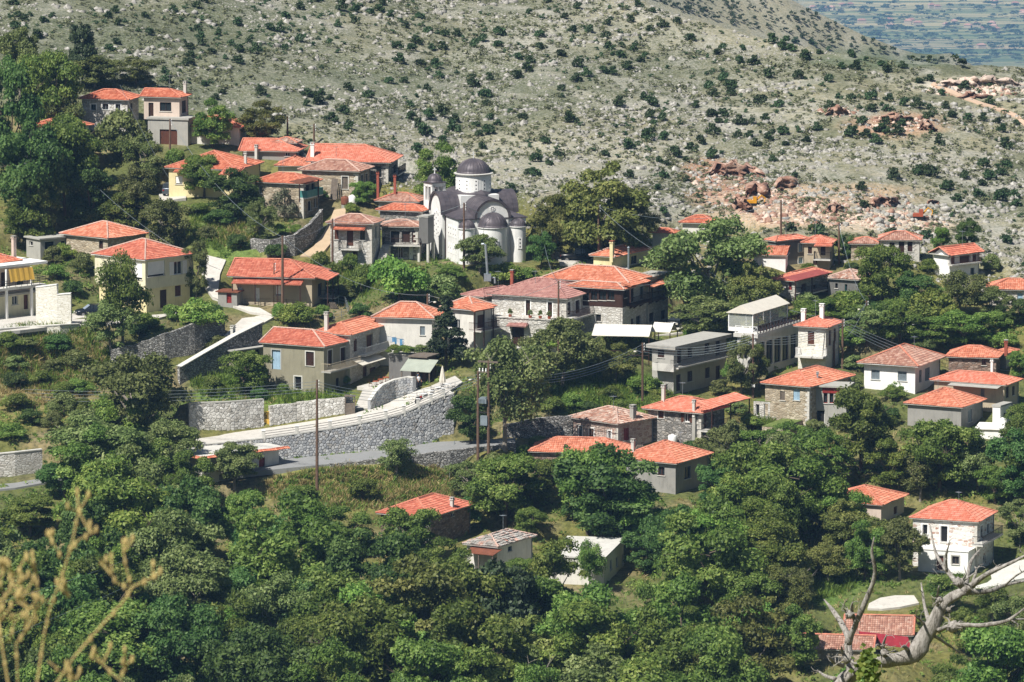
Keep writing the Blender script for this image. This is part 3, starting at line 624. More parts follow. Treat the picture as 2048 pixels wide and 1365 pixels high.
r, b = house('old_house', 'stone house with an orange roof and a concrete lean-to, behind the cream house', (216, 478, 512), 128, 292, 40, wall='stone_beige', rmat='tile_orange', cap='mortar', pitch=21, win=[('L', 202, 490, 8, 16, 'd', 'dark_wood')])
b2 = block(r, (81, 480, 520), 53, 158, 52, Y=703, wall='concrete', rf='flat', over=.25, slab=.18, win=[('L', 62, 487, 7, 8, 'h', 'brick'), ('R', 100, 500, 20, 34, 'h', 'dark_wood'), ('R', 132, 496, 20, 30, 'h', 'dark_wood')])
b3 = block(r, (128, 443, 470), 113, 162, 50, Y=716, wall='stone_white', rf='flat', over=.12, slab=.12, ground=False, skirt=5)
# balcony house on the left edge
r, b = house('terrace_house', 'cream house with arches, a yellow awning and tiled roof above the white wall', (-60, 601, 663), -170, 72, 46, wall='cream', rf='flat', over=.3, win=[('R', 30, 600, 12, 20, 'w', 'white_paint'), ('R', 52, 604, 9, 30, 'd', 'brown_wood')])
bb = block(r, (-66, 541, 601), -170, 60, 46, Y=b.N.y + 1.2, wall='pinkish', rf='flat', over=0, slab=.3, slabmat='white', slabover=1.6, ground=False, skirt=.05, win=[('R', 8, 560, 12, 30, 'd', 'dark_wood'), ('R', 40, 562, 14, 28, 'w', 'dark_wood')])
roof(r, bb.N + bb.rd * 1.0 + bb.ld * 1.0, bb.lr - 2.0, bb.ll - 2, bb.rd, bb.ld, bb.zt + .28, 'hip', 21, .4, 'tile_red', 'ridge_tile')
ob, u0, u1, zz = balcony(b, 'R', -50, 84, 582, 1.7, 'iron', .9, 'wood', 'concrete_light', thick=.3)
for i, x in enumerate((14, 64)):
    u_, _ = on_face(b, 'R', x, 600, 1.6); Q = Vector((b.N.x, b.N.y, 0)) + b.rd * u_ - b.ld * 1.5
    M = MB(); M.box(Q, b.rd, b.ld, UP, -.14, .14, -.14, .14, b.zb - .3, zz - .3); M.build('column', 'white', r)
    M = MB(); M.tube([Q + UP * zz, Q + UP * (bb.zt - .02)], .13, 10); M.build('column', 'white', r)
ua, za = on_face(b, 'R', 18, 531, 1.75); ub, zb_ = on_face(b, 'R', 68, 560, 1.95); Q = Vector((b.N.x, b.N.y, 0)); A = -b.ld
M = MB(); k = 14
for i in range(k):
    x0, x1 = ua + (ub - ua) * i / k, ua + (ub - ua) * (i + 1) / k; w0, w1 = .06 * math.sin(i * 1.9), .06 * math.sin((i + 1) * 1.9)
    M.face([Q + b.rd * x0 + A * 1.66 + UP * (bb.zt - .02), Q + b.rd * x1 + A * 1.66 + UP * (bb.zt - .02), Q + b.rd * x1 + A * (2.05 + w1) + UP * (zb_ + .1 * abs(math.sin(i + 1))), Q + b.rd * x0 + A * (2.05 + w0) + UP * (zb_ + .1 * abs(math.sin(i)))])
tag(M.build('awning', 'yellow_canvas', smooth=True), 'yellow canvas awning hanging over the terrace of the cream arched house', 'awning')
chimney(bb, 28, 473, 520, 9, 'pinkish')
# red-roofed house with porches
r, b = house('porch_house', 'wide tan house with a red tiled roof and porch beside the tall pole', (624, 557, 612), 466, 671, 11, wall='tan', rmat='tile_dark', pitch=22, over=.6, hipends=(1, 0), tile=.34, win=[('L', 480, 588, 8, 26, 'd', 'white_paint'), ('L', 515, 590, 8, 28, 'd', 'white_paint'), ('L', 557, 582, 12, 19, 'b', 'white_paint'), ('R', 640, 580, 8, 26, 'd', 'dark_wood')])
lean_roof(b, 'L', 462, 602, 567, 1.6, 'tile_dark', 14, posts=4, drop=2.6)
lean_roof(b, 'R', 657, 679, 561, 2.1, 'tile_dark', 12, posts=3, drop=3.6); balcony(b, 'R', 655, 676, 596, 2.0, 'iron')
r, b = house('tool_shed', 'small grey shed with a red door below the tan porch house', (474, 586, 613), 436, 487, 18, cat='shed', wall='grey', rf='flat', over=.25, slab=.14, slabmat='rust', win=[('L', 458, 597, 10, 20, 'd', 'red_paint')])
# grey house by the stepped street
r, b = house('grey_house', 'khaki grey two-storey house with a pale blue door and side balcony', (648, 695, 784), 527, 702, 27, wall='khaki', rmat='tile_dark', pitch=20, over=.4, cap='mortar', hipends=(1, 0), win=[('L', 552.5, 720, 17, 39, 'd', 'blue_paint', 'concrete'), ('L', 620, 718, 16, 28, 's', 'dark_wood', 'concrete_light'), ('L', 596, 766, 14, 25, 'h', 'grey_wood', 'concrete_light'), ('R', 660, 717, 9, 33, 'd', 'dark_wood', 'concrete_light'), ('R', 686, 712, 10, 33, 'd', 'dark_wood', 'concrete_light'), ('R', 675, 765, 6, 17, 'w', 'dark_wood')])
balcony(b, 'R', 652, 714, 744, 1.3, 'tan', .95, 'bars', 'concrete')
b2 = block(r, (469, 704, 748), 424, 530, 42, Y=668, wall='khaki', rf='flat', over=.25, slab=.16, win=[('L', 436, 715, 7, 12, 'w', 'white_paint'), ('L', 455, 714, 7, 12, 'w', 'white_paint'), ('R', 515, 705, 8, 18, 'w', 'dark_wood')])
chimney(b2, 466, 652, 686, 9)
r, b = house('cafe_house', 'stone house with an orange roof and a flowered balcony above the cafe', (700, 671, 762), 632, 776, 24, wall='stone_white', rmat='tile_orange', pitch=21, over=.45, Y=664.5, win=[('R', 711, 691, 7, 25, 's', 'brown_wood'), ('R', 739, 688, 12, 36, 'd', 'brown_wood', 'tan'), ('R', 762.5, 676, 6, 26, 's', 'brown_wood'), ('R', 730, 748, 8, 30, 'd', 'brown_wood'), ('R', 746, 751, 13, 32, 'd', 'brown_wood'), ('R', 765, 738, 8, 26, 's', 'dark_wood')])
chimney(b, 653, 625, 659, 9)
balcony(b, 'R', 724, 776, 711, 1.0, 'white_paint', .95, 'bars', 'concrete_light')
lean_roof(b, 'R', 726, 772, 732, 1.6, 'canvas', 22, sheet=True)
r, b = house('white_house', 'pale plastered house with an orange hipped roof behind the dark pine', (864, 638, 722), 752, 912, 12, wall='offwhite', rmat='tile_orange', pitch=27, over=.5, cap='mortar', Y=671, soffit='white_paint', win=[('L', 845, 662, 10, 18, 's', 'grey_paint')])
b2 = block(r, (947, 621, 700), 890, 984, 34, Y=672, wall='offwhite', rmat='tile_orange', pitch=26, over=.5, cap='mortar', soffit='white_paint', win=[('L', 915, 650, 10, 22, 'w', 'white_paint'), ('R', 962, 648, 14, 36, 'd', 'brown_wood')])
lean_roof(b2, 'R', 950, 990, 624, 2.0, 'tile_orange', 14, posts=3, drop=4.5); balcony(b2, 'R', 950, 988, 662, 1.8, 'brown_wood')
# pink-brown roofed stone inn
r, b = house('stone_inn', 'stone guesthouse with a pinkish brown roof and a flower terrace', (1132, 598, 690), 984, 1190, 25, lr=8.2, wall='stone_white', rmat='tile_pink', cap='tile_pink', pitch=20, over=.5, tile=.34, win=[('L', 1056, 617, 9, 33, 'd', 'dark_wood', 'white'), ('L', 1100, 620, 9, 30, 'd', 'dark_wood', 'white'), ('R', 1138, 617, 7, 26, 'd', 'dark_wood', 'white'), ('R', 1155, 614, 9, 26, 'd', 'dark_wood', 'white'), ('R', 1173, 612, 8, 24, 'd', 'dark_wood'), ('R', 1158, 654, 10, 16, 'd', 'dark_wood'), ('R', 1174, 650, 9, 14, 'd', 'dark_wood')])
balcony(b, 'R', 1134, 1190, 639, 1.5, 'dark_wood', 1.0)
b2 = block(r, (968, 595, 645), 932, 1038, 40, Y=685, wall='stone_grey', rmat='tile_pink', cap='tile_pink', pitch=19, over=.5, tile=.34, win=[('R', 997, 616, 10, 16, 's', 'dark_wood', 'stone_white'), ('R', 1026, 617, 8, 32, 'd', 'dark_wood', 'white')])
chimney(b, 1024, 541, 560, 7, 'brick'); 
t = block(r, (1112, 642, 702), 978, 1150, 22, Y=672, wall='stone_white', rf='flat', over=.1, slab=.12, slabmat='stone_white', ground=True, win=[('L', 1036, 672, 24, 42, 'd', 'dark_wood'), ('L', 1076, 680, 14, 24, 'h', 'dark_wood', 'white')])
lean_roof(t, 'L', 1012, 1052, 652, .9, 'tile_pink', 18)
for x in (1018, 1058, 1078, 1096):
    u_, _ = on_face(t, 'L', x, 640); q = Vector((t.N.x, t.N.y, t.zt + .12)) + t.ld * u_ + t.rd * .4
    M = MB(); M.tube([q, q + UP * .12, q + UP * .3], [.16, .2, .24], 8); po = M.build('flower_pot', 'terracotta'); POTS = globals().setdefault('POTS', []); POTS.append((po, q))
# stone building with timber bay
r, b = house('timber_bay_house', 'long stone building with a dark timber bay and hanging wooden balconies', (1254, 567, 662), 1090, 1294, 25, wall='stone_white', rmat='tile_orange', pitch=22, over=.5, cap='mortar', win=[('R', 1264, 590, 8, 30, 'd', 'dark_wood'), ('R', 1284, 586, 8, 26, 'w', 'grey_paint'), ('R', 1277, 641, 9, 18, 'w', 'dark_wood'), ('R', 1264, 644, 6, 12, 's', 'dark_wood')])
bx_ = block(r, (1294.5, 558, 653), 1262, 1336, 25, Y=b.N.y + b.lr * b.rd.y + .02, wall='stone_white', rf='flat', over=.3, slab=.14, slabmat='concrete', ground=True, win=[('R', 1305, 583, 7, 26, 'd', 'grey_paint'), ('R', 1324, 580, 7, 22, 'w', 'grey_paint'), ('R', 1303, 635, 9, 18, 's', 'dark_wood'), ('R', 1326, 630, 9, 18, 's', 'dark_wood')])
balcony(b, 'R', 1258, 1294, 611, 1.2, 'dark_wood', 1.0, 'bars', 'dark_wood', True); balcony(bx_, 'R', 1298, 1342, 601, 1.2, 'dark_wood', 1.0, 'bars', 'dark_wood', True)
lean_roof(b, 'R', 1262, 1302, 574, 1.3, 'tile_orange', 14, posts=2, postmat='dark_wood', drop=2.0); lean_roof(bx_, 'R', 1304, 1342, 576, 1.3, 'tile_orange', 14, posts=2, drop=2.0)
b2 = block(r, (1245, 616, 656), 1138, 1262, 25, Y=b.N.y - 2.0, wall='stone_white', rf=None, ground=True, win=[('L', 1196, 636, 12, 14, 'h', 'dark_wood')])
b3 = block(r, (1245, 580, 616), 1138, 1262, 25, Y=b.N.y - 2.01, wall='dark_wood', rf='hip', pitch=17, over=.5, rmat='tile_orange', cap='mortar', ground=False, skirt=.01, win=[('L', 1156, 592, 12, 18, 'w', 'dark_wood'), ('L', 1172, 592, 12, 18, 'w', 'dark_wood'), ('L', 1188, 592, 12, 18, 'w', 'dark_wood'), ('L', 1205, 592, 14, 18, 'w', 'dark_wood'), ('L', 1222, 592, 13, 18, 'w', 'dark_wood'), ('R', 1251, 588, 4, 16, 'w', 'dark_wood')])
r, b = house('yellow_cottage', 'yellow cottage with an orange roof and chimney beside the black pickup', (1228, 515, 537), 1187, 1300, 30, wall='yellow', rmat='tile_orange', pitch=24, cap='mortar', win=[('R', 1268, 520, 12, 16, 'w', 'dark_wood')])
chimney(b, 1224, 483, 512, 9, 'yellow', 'brick')
M = MB(); p = at(1257, 540, 694); M.tube([p, p + UP * 2.8], .13, 8); M.tube([p + UP * 2.8, p + UP * 2.95], [.2, .05], 8); M.build('flue_pipe', 'galv', r)
# concrete block of two floors
r, b = house('concrete_building', 'unfinished grey concrete building with a long balcony and flat roof', (1347, 699, 788), 1304, 1452, 33, wall='concrete', rf='flat', over=.55, slab=.42, slabmat='concrete', win=[('R', 1359, 713, 9, 28, 'd', 'dark_wood'), ('R', 1380, 705, 9, 20, 's', 'dark_wood'), ('R', 1414, 696, 9, 19, 's', 'dark_wood'), ('R', 1436, 697, 9, 30, 'd', 'dark_wood'), ('R', 1357, 766, 9, 33, 'd', 'dark_wood'), ('R', 1380, 753, 10, 21, 's', 'dark_wood'), ('R', 1415, 746, 9, 21, 's', 'dark_wood'), ('R', 1436, 747, 9, 30, 'd', 'dark_wood'), ('L', 1322, 708, 13, 15, 's', 'dark_wood')])
balcony(b, 'R', 1349, 1464, 736, 1.1, 'iron', .9, 'bars', 'concrete_light'); balcony(b, 'L', 1309, 1352, 737, 1.1, 'concrete_light', .75, 'solid', 'concrete_light')
M = MB(); u0, z = on_face(b, 'R', 1390, 790, 1.5); M.box(Vector((b.N.x, b.N.y, z)), b.rd, b.ld, UP, u0 - 2.2, b.lr + 3, -1.8, 0, -2.6, -.1); M.build('ledge', 'concrete', r)
# terrace restaurant
r, b = house('terrace_restaurant', 'pale building with tall glazed bays under a roof terrace with lattice railing', (1512, 676, 752), 1474, 1600, 26, wall='concrete_light', rf='flat', over=.35, slab=.45, slabmat='concrete_light', win=[('L', 1488, 700, 10, 24, 'w', 'grey_paint'), ('R', 1523, 709, 12, 48, 'w', 'dark_wood'), ('R', 1539, 705, 13, 48, 'w', 'dark_wood'), ('R', 1555, 701, 13, 48, 'w', 'dark_wood'), ('R', 1571, 697, 13, 48, 'w', 'dark_wood'), ('R', 1587, 693, 12, 48, 'w', 'dark_wood')])
zt = b.zt + .45
def lattice(p, q, h=.85, step=.95):
    d = q - p; L = d.length; d = d / L; s = d.cross(UP); M = MB(); k = max(1, round(L / step))
    for i in range(k + 1): M.box(p + d * (L * i / k), d, s, UP, -.04, .04, -.04, .04, 0, h)
    M.box(p, d, s, UP, 0, L, -.03, .03, h, h + .07); M.box(p, d, s, UP, 0, L, -.028, .028, .06, .12)
    for i in range(k):
        a, c = p + d * (L * i / k), p + d * (L * (i + 1) / k); M.tube([a + UP * .1, c + UP * h], .03, 4); M.tube([a + UP * h, c + UP * .1], .03, 4)
    return M
c0 = Vector((b.N.x, b.N.y, zt)) - b.rd * .25 - b.ld * .25; c1 = c0 + b.rd * (b.lr + .5); c2 = c0 + b.ld * (b.ll + .4)
lattice(c0, c1).build('terrace_railing', 'dark_wood', r); lattice(c2, c0).build('terrace_railing', 'white_paint', r)
q = c0 + b.rd * 1.6 + b.ld * 1.3; cr, cl = b.lr * .78, b.ll * .62 + 1.6
cz = 2.2; rt = thing('terrace_canopy', 'gabled white canvas canopy with clear side sheets on the roof terrace', 'canopy', q)
for (i, j) in ((0, 0), (1, 0), (0, 1), (1, 1), (.5, 0), (.5, 1)):
    M = MB(); M.box(q, b.rd, b.ld, UP, i * cr - .06, i * cr + .06, j * cl - .06, j * cl + .06, 0, cz); M.build('post', 'white_paint', rt)
e = .25; A = [q + b.rd * x + b.ld * y + UP * z for (x, y, z) in ((-e, -e, cz), (cr + e, -e, cz), (cr + e, cl / 2, cz + .95), (-e, cl / 2, cz + .95), (-e, cl + e, cz), (cr + e, cl + e, cz))]
for pl in ((0, 1, 2, 3), (3, 2, 5, 4)): M = MB(); M.prism([A[i] for i in pl], UP * .05); M.build('canvas_roof', 'canvas', rt)
M = MB(); M.prism([A[0], A[3], A[4]], b.rd * .03); M.build('gable_sheet', 'canvas', rt)
for f_ in ((0, 0), (0, 1)): M = MB(); M.box(q, b.rd, b.ld, UP, .06, cr - .06, -.02 if f_[1] == 0 else cl - .02, .01 if f_[1] == 0 else cl + .02, .55, cz - .05); M.build('clear_sheet', 'clear_sheet', rt)
M = MB(); M.box(q, b.rd, b.ld, UP, -.02, .02, .06, cl - .06, .55, cz - .05); M.build('clear_sheet', 'clear_sheet', rt)
M = MB(); M.box(q, b.rd, b.ld, UP, -.05, .05, .06, cl - .06, .0, .5); M.build('low_wall', 'white', rt)
for k_ in range(3):
    p = q + b.rd * (cr * (.2 + .3 * k_)) + b.ld * cl * .5; t_ = thing('terrace_table', ('first', 'middle', 'last')[k_] + ' table in the row under the roof terrace canopy', 'table', p)
    M = MB(); M.tube([p + UP * .7, p + UP * .74], .5, 14); M.build('table_top', 'white_paint', t_); M = MB(); M.tube([p, p + UP * .7], .05, 6); M.build('leg', 'iron', t_)
r, b = house('white_stone_house', 'white stone house with red roof and two white chimneys behind the roof terrace', (1651, 656, 738), 1596, 1677, 22, wall='block_white', rmat='tile_salmon', pitch=21, over=.5, win=[('L', 1622, 676, 13, 26, 's', 'brown_wood'), ('R', 1660, 676, 5, 30, 's', 'brown_wood'), ('R', 1670, 672, 5, 30, 's', 'brown_wood')])
chimney(b, 1607, 619, 641, 10, 'white', 'white_paint'); chimney(b, 1644, 609, 625, 10, 'white', 'white_paint')
balcony(b, 'L', 1594, 1650, 711, 1.6, 'white_paint', 1.0)
r, b = house('blue_shutter_house', 'rubble stone house with a light blue shutter and a red timber bay', (1618, 775, 852), 1530, 1700, 31, wall='stone_beige', rmat='tile_orange', pitch=21, over=.45, win=[('L', 1565, 792, 10, 18, 's', 'grey_wood'), ('L', 1593, 790, 13, 22, 's', 'blue_paint')])
b2 = block(r, (1692, 776, 848), 1620, 1716, 14, Y=b.N.y + .6, wall='concrete', rf='flat', over=.35, slab=.2, slabmat='concrete', ground=True, win=[('L', 1651, 796, 8, 22, 'w', 'red_paint'), ('L', 1663, 796, 8, 22, 'w', 'red_paint'), ('L', 1675, 796, 8, 22, 'w', 'red_paint'), ('L', 1685, 796, 7, 22, 'w', 'red_paint'), ('R', 1699, 794, 4, 26, 'w', 'red_paint'), ('L', 1640, 834, 18, 26, 'h', 'dark_wood')])
M = MB(); u0, z0 = on_face(b2, 'L', 1645, 786); u1, z1 = on_face(b2, 'L', 1692, 777); M.box(Vector((b2.N.x, b2.N.y, 0)), b2.ld, -b2.rd, UP, 0.02, max(u0, u1), .001, .06, z0, b2.zt - .01); M.build('bay_board', 'red_paint', r)
chimney(b2, 1635, 745, 765, 4, 'galv')
# ruin walls
def rubble_wall(label, pts, Yw, wall='stone_beige', th=.45, name='ruin_wall', cat='wall', holes=(), cp=True, capm=None, capw=.06):
    """pts: (x, y_base, y_top) along the wall, standing at distances Yw"""
    base = [at(x, yb, Y) for (x, yb, yt), Y in zip(pts, Yw)]; top = [at(x, yt, Y).z for (x, yb, yt), Y in zip(pts, Yw)]
    root = thing(name, label, cat, base[0]); M = MB(); K = MB(); ns = []
    for i in range(len(base)):
        d = base[min(i + 1, len(base) - 1)] - base[max(0, i - 1)]; d.z = 0; d.normalize(); ns.append(Vector((-d.y, d.x, 0)))
    for i in range(len(base) - 1):
        k = max(1, int((base[i + 1] - base[i]).length / .8)); q = []
        for j in range(k + 1):
            t = j / k; p = base[i].lerp(base[i + 1], t); n = ns[i].lerp(ns[i + 1], t).normalized(); z = top[i] + (top[i + 1] - top[i]) * t
            if capm is None: z += random.uniform(-.09, .09)
            q.append((p, n, z))
        for (p, n, z), (p2, n2, z2) in zip(q[:-1], q[1:]):
            a, b_, c, d = (Vector((p.x, p.y, p.z - 2)), Vector((p2.x, p2.y, p2.z - 2)), Vector((p2.x, p2.y, z2)), Vector((p.x, p.y, z)))
            M.face([a, b_, c, d]); M.face([d, c, c + n2 * th, d + n * th]); M.face([a + n * th, d + n * th, c + n2 * th, b_ + n2 * th])
            if capm: e = capw; K.face([d - n * e + UP * .1, c - n2 * e + UP * .1, c + n2 * (th + e) + UP * .1, d + n * (th + e) + UP * .1]); K.face([d - n * e - UP * .02, c - n2 * e - UP * .02, c - n2 * e + UP * .1, d - n * e + UP * .1])
            if cp:
                for k_ in (.6, 1.5): ctrl((p.x - n.x * k_, p.y - n.y * k_, p.z - .1), 1.2, 2.0)
                ctrl((p.x + n.x * 1.5, p.y + n.y * 1.5, z - .25), 1.3)
    for pt, i in ((base[0], 0), (base[-1], -1)): n = ns[i]; z = top[i]; M.face([Vector((pt.x, pt.y, pt.z - 2)), Vector((pt.x, pt.y, z)), Vector((pt.x, pt.y, z)) + n * th, Vector((pt.x, pt.y, pt.z - 2)) + n * th])
    M.build('masonry', wall, root)
    if capm: K.build('coping', capm, root)
    return root, base, top, ns
r, b = house('ruined_house', 'roofless stone ruin with a square window hole and a grassy top', (1565, 856, 886), 1524, 1612, 25, cat='ruin', wall='stone_beige', rf='flat', over=.02, slab=.05, slabmat='turf', win=[('L', 1540, 869, 7, 12, 'h', 'grey_wood')])
r, b = house('ruined_house', 'crumbling white stone ruin with three doorways next to the dark lamp post', (1562, 806, 838), 1507, 1572, 25, cat='ruin', wall='stone_white', rf='flat', over=.02, slab=.05, slabmat='turf', win=[('L', 1515, 820, 7, 22, 'h', 'grey_wood'), ('L', 1532, 820, 8, 24, 'h', 'grey_wood'), ('L', 1550, 822, 7, 24, 'h', 'grey_wood')])
# right-hand group
r, b = house('white_house', 'bright white house with grey shuttered windows and a darkened tile roof', (1830, 733, 783), 1728, 1879, 25, wall='white', rmat='tile_faded', pitch=24, over=.7, soffit='white_paint', win=[('L', 1751, 750, 17, 19, 's', 'grey_paint'), ('L', 1804.5, 753, 18, 19, 's', 'grey_paint'), ('R', 1841, 753, 6, 25, 'd', 'grey_paint'), ('R', 1855, 749, 10, 26, 'd', 'grey_paint')])
b2 = block(r, (1868, 706, 740), 1735, 1892, 22, Y=681, wall='white', rmat='tile_orange', pitch=22, over=.6, ground=False)
chimney(b2, 1875, 700, 735, 6, 'brick')
r, b = house('brick_walled_house', 'reddish brick house with orange hipped roof and a brick chimney', (1992, 717, 748), 1897, 2029, 12, wall='stone_brown', rmat='tile_orange', pitch=23, over=.4, win=[('L', 1968, 725, 9, 12, 'w', 'dark_wood')])
chimney(b, 2012, 681, 699, 8, 'brick')
b2 = block(r, (2012, 708, 748), 1990, 2032, 30, Y=669, wall='grey', rmat='tile_orange', pitch=18, over=.3, ground=False)
r, b = house('long_house', 'long house with a salmon roof and a concrete porch slab, by the right edge', (2008, 771, 818), 1868, 2036, 27, wall='tan', rmat='tile_salmon', pitch=19, over=.45, win=[('L', 1965, 788, 8, 20, 'd', 'grey_paint'), ('R', 2015, 785, 6, 22, 'd', 'dark_wood'), ('R', 2027, 782, 5, 18, 'w', 'dark_wood')])
chimney(b, 1984, 719, 745, 6, 'white')
lean_roof(b, 'L', 1895, 1995, 771, 1.5, 'concrete', 6, sheet=True)
r, b = house('orange_roof_house', 'grey plastered house with a large orange hipped roof behind the walnut trees', (1922, 816, 858), 1815, 1964, 27, wall='grey', rmat='tile_orange', pitch=24, over=.4, win=[('R', 1940, 832, 8, 24, 's', 'grey_paint')])
r, b = house('white_annex', 'small white flat-roofed annex below the long salmon-roofed house', (2000, 815, 852), 1985, 2022, 30, cat='shed', wall='white', rf='flat', over=.1, win=[('R', 2010, 830, 5, 8, 'w', 'dark_wood')])
r, b = house('white_shed', 'low white sheet-roofed shed among the trees at the right edge', (2060, 862, 880), 1952, 2110, 12, cat='shed', wall='white', rf='flat', over=.2, slab=.1, slabmat='white')
# middle group
r, b = house('stone_house', 'grey stone house with a salmon roof, brown shutters and covered side porch', (1402, 827, 888), 1296, 1448, 31, wall='stone_grey', rmat='tile_salmon', pitch=20, over=.6, tile=.34, win=[('L', 1322, 829, 11, 16, 's', 'brown_wood', 'concrete_light'), ('L', 1374, 836, 11, 17, 'o', 'brown_wood', 'concrete_light'), ('R', 1411, 842, 7, 30, 'd', 'brown_wood'), ('R', 1425, 840, 7, 22, 's', 'brown_wood'), ('R', 1412, 876, 7, 16, 'd', 'brown_wood')])
lean_roof(b, 'R', 1425, 1502, 817, 2.2, 'tile_salmon', 12, posts=3, drop=2.6); balcony(b, 'R', 1406, 1470, 862, 1.3, 'iron')
chimney(b, 1388, 801, 821, 7); chimney(b, 1327, 771, 795, 8)
M = MB(); u0, z = on_face(b, 'L', 1388, 850, .2); M.box(Vector((b.N.x, b.N.y, 0)), b.ld, -b.rd, UP, u0 - .2, u0 + .2, 0.002, .3, b.zb - 1, b.zt - .1); M.build('flue', 'concrete', r)
r, b = house('old_pink_house', 'small pinkish stone house with old mixed tiles and a bare vine pergola', (1236, 849, 897), 1143, 1305, 43, wall='stone_pink', rmat='tile_old', cap='mortar', pitch=20, over=.4, wild=.04, tile=.26, win=[('L', 1161, 863, 6, 21, 'w', 'grey_paint', 'white'), ('L', 1183, 871, 9, 28, 'd', 'brown_wood', 'white'), ('L', 1219, 872, 7, 20, 'w', 'white_paint', 'white'), ('R', 1253, 869, 11, 25, 's', 'red_paint')])
chimney(b, 1266, 811, 836, 12, 'concrete')
M = MB(); u0, z0 = on_face(b, 'L', 1232, 858, 1.6); Q = Vector((b.N.x, b.N.y, 0))
for i in range(8): x = b.ll * (i + .3) / 8; M.tube([Q + b.ld * x + UP * (b.zt - .3), Q + b.ld * x - b.rd * 2.0 + UP * (b.zt - .55)], .03, 5)
for i in range(4): x = b.ll * i / 3.2 + .1; M.tube([Q + b.ld * x - b.rd * 1.9 + UP * (b.zt - .55), Q + b.ld * x - b.rd * 1.9 + UP * (b.zb - .3)], .035, 5)
for k_ in (.6, 1.2, 1.9): M.tube([Q - b.rd * k_ + UP * (b.zt - .3 - k_ * .13), Q - b.rd * k_ + b.ld * b.ll + UP * (b.zt - .3 - k_ * .13)], .03, 5)
M.build('pergola', 'grey_wood', r); balcony(b, 'L', 1150, 1246, 897, 2.0, 'iron', .8, 'bars', 'concrete', thick=.4)
r, b = house('grey_plaster_house', 'grey plastered house with an orange roof and teal-curtained windows above the trees', (1351, 928, 986), 1240, 1416, 30, wall='grey', rmat='tile_orange', pitch=23, over=.45, win=[('L', 1322.6, 943, 13, 17, 'w', 'brown_wood'), ('R', 1375, 946, 13, 24, 'w', 'dark_wood')])
chimney(b, 1266, 879, 904, 8)
b2 = block(r, (1248, 908, 962), 1064, 1282, 8, Y=635, lr=5.2, wall='stone_brown', rmat='tile_orange', rf='hip', pitch=23, over=.4, win=[('L', 1085, 935, 14, 14, 'h', 'dark_wood')])
r, b = house('flat_roofed_house', 'white flat-roofed house edged with red tiles below the curved street', (404, 916, 986), 345, 558, 52, wall='offwhite', rf='flat', over=.8, slab=.16, slabmat='concrete_light', win=[('R', 524, 931, 12, 30, 'd', 'red_paint'), ('R', 455, 938, 14, 18, 's', 'red_paint')])
for f_ in 'LR':
    u, n, L = b.faces[f_]; Q = Vector((b.N.x, b.N.y, b.zt + .16)); M = MB(); tile_plane(M, [Q - u * .9 + n * 1.12 - UP * .12, Q + u * (L + .9) + n * 1.12 - UP * .12, Q + u * (L + .9) + n * .62 + UP * .1, Q - u * .9 + n * .62 + UP * .1]); M.build('tile_edge', 'tile_red', r)
balcony(b, 'R', 505, 577, 962, 1.5, 'red_paint', .85); chimney(b, 503, 882, 890, 5)
r, b = house('red_roof_house', 'stone house with a fresh red hipped roof at the foot of the dry bank', (857, 1036, 1092), 762, 940, 28, wall='stone_brown', rmat='tile_dark', pitch=22, over=.45, win=[('L', 800, 1060, 9, 16, 's', 'grey_wood'), ('R', 905, 1027, 6, 12, 'h', 'dark_wood')])
chimney(b, 904, 996, 1014, 8)
r, b = house('collapsing_house', 'old house with a patched sagging slate and tile roof and wooden gallery', (994, 1095, 1146), 934, 1064, 30, wall='offwhite', rmat='slate_old', cap='mortar', pitch=20, over=.4, wild=.16, tile=.36, win=[('R', 1020, 1098, 8, 10, 'w', 'grey_paint')])
balcony(b, 'L', 928, 984, 1146, 1.8, 'grey_wood', 1.0, 'wood', 'grey_wood'); lean_roof(b, 'L', 926, 986, 1106, 2.0, 'rust', 10, posts=3, postmat='grey_wood', drop=2.3, sheet=True)
r, b = house('flat_concrete_house', 'low white house with a wide flat concrete roof among the lower trees', (1208, 1118, 1170), 1096, 1254, 11, lr=12.5, wall='offwhite', rf='flat', over=.15, slab=.16, slabmat='concrete_light', win=[('R', 1222, 1130, 4, 20, 'w', 'grey_paint'), ('R', 1234, 1124, 4, 20, 'w', 'grey_paint'), ('R', 1246, 1118, 4, 20, 'w', 'grey_paint'), ('L', 1120, 1138, 12, 14, 's', 'white_paint')])
r, b = house('patched_white_house', 'white patched stone house with black doorway, standing alone at lower right', (1953, 1045, 1143), 1825, 1986, 21, wall='stone_patch', rmat='tile_salmon', pitch=24, over=.35, cap='tile_salmon', win=[('L', 1850, 1059, 10, 19, 'h', 'white_paint', 'white'), ('L', 1888, 1069, 14, 33, 'h', 'white_paint', 'white'), ('R', 1963, 1064, 5, 24, 'd', 'grey_paint', 'white'), ('R', 1976, 1058, 5, 20, 'w', 'grey_paint', 'white'), ('R', 1969, 1116, 5, 10, 'h', 'grey_paint')])
b2 = block(r, (1936, 1105, 1143), 1836, 1952, 21, Y=b.N.y - 2.4, wall='white', rf='flat', over=.08, slab=.12, slabmat='white', win=[('L', 1911, 1121, 14, 16, 'w', 'grey_wood', 'concrete'), ('L', 1880, 1127, 14, 30, 'd', 'brown_wood', 'concrete')])
balcony(b, 'R', 1955, 1996, 1091, 1.2, 'iron'); c0 = Vector((b2.N.x, b2.N.y, b2.zt + .12))
M = MB(); L = b2.ll
for i in range(int(L / .15)): M.box(c0 + b2.ld * (.15 * i) + b2.rd * .06, b2.ld, b2.rd, UP, 0, .02, 0, .02, 0, .85)
M.box(c0 + b2.rd * .06, b2.ld, b2.rd, UP, 0, L, -.01, .03, .85, .9); M.build('terrace_railing', 'white_paint', r)
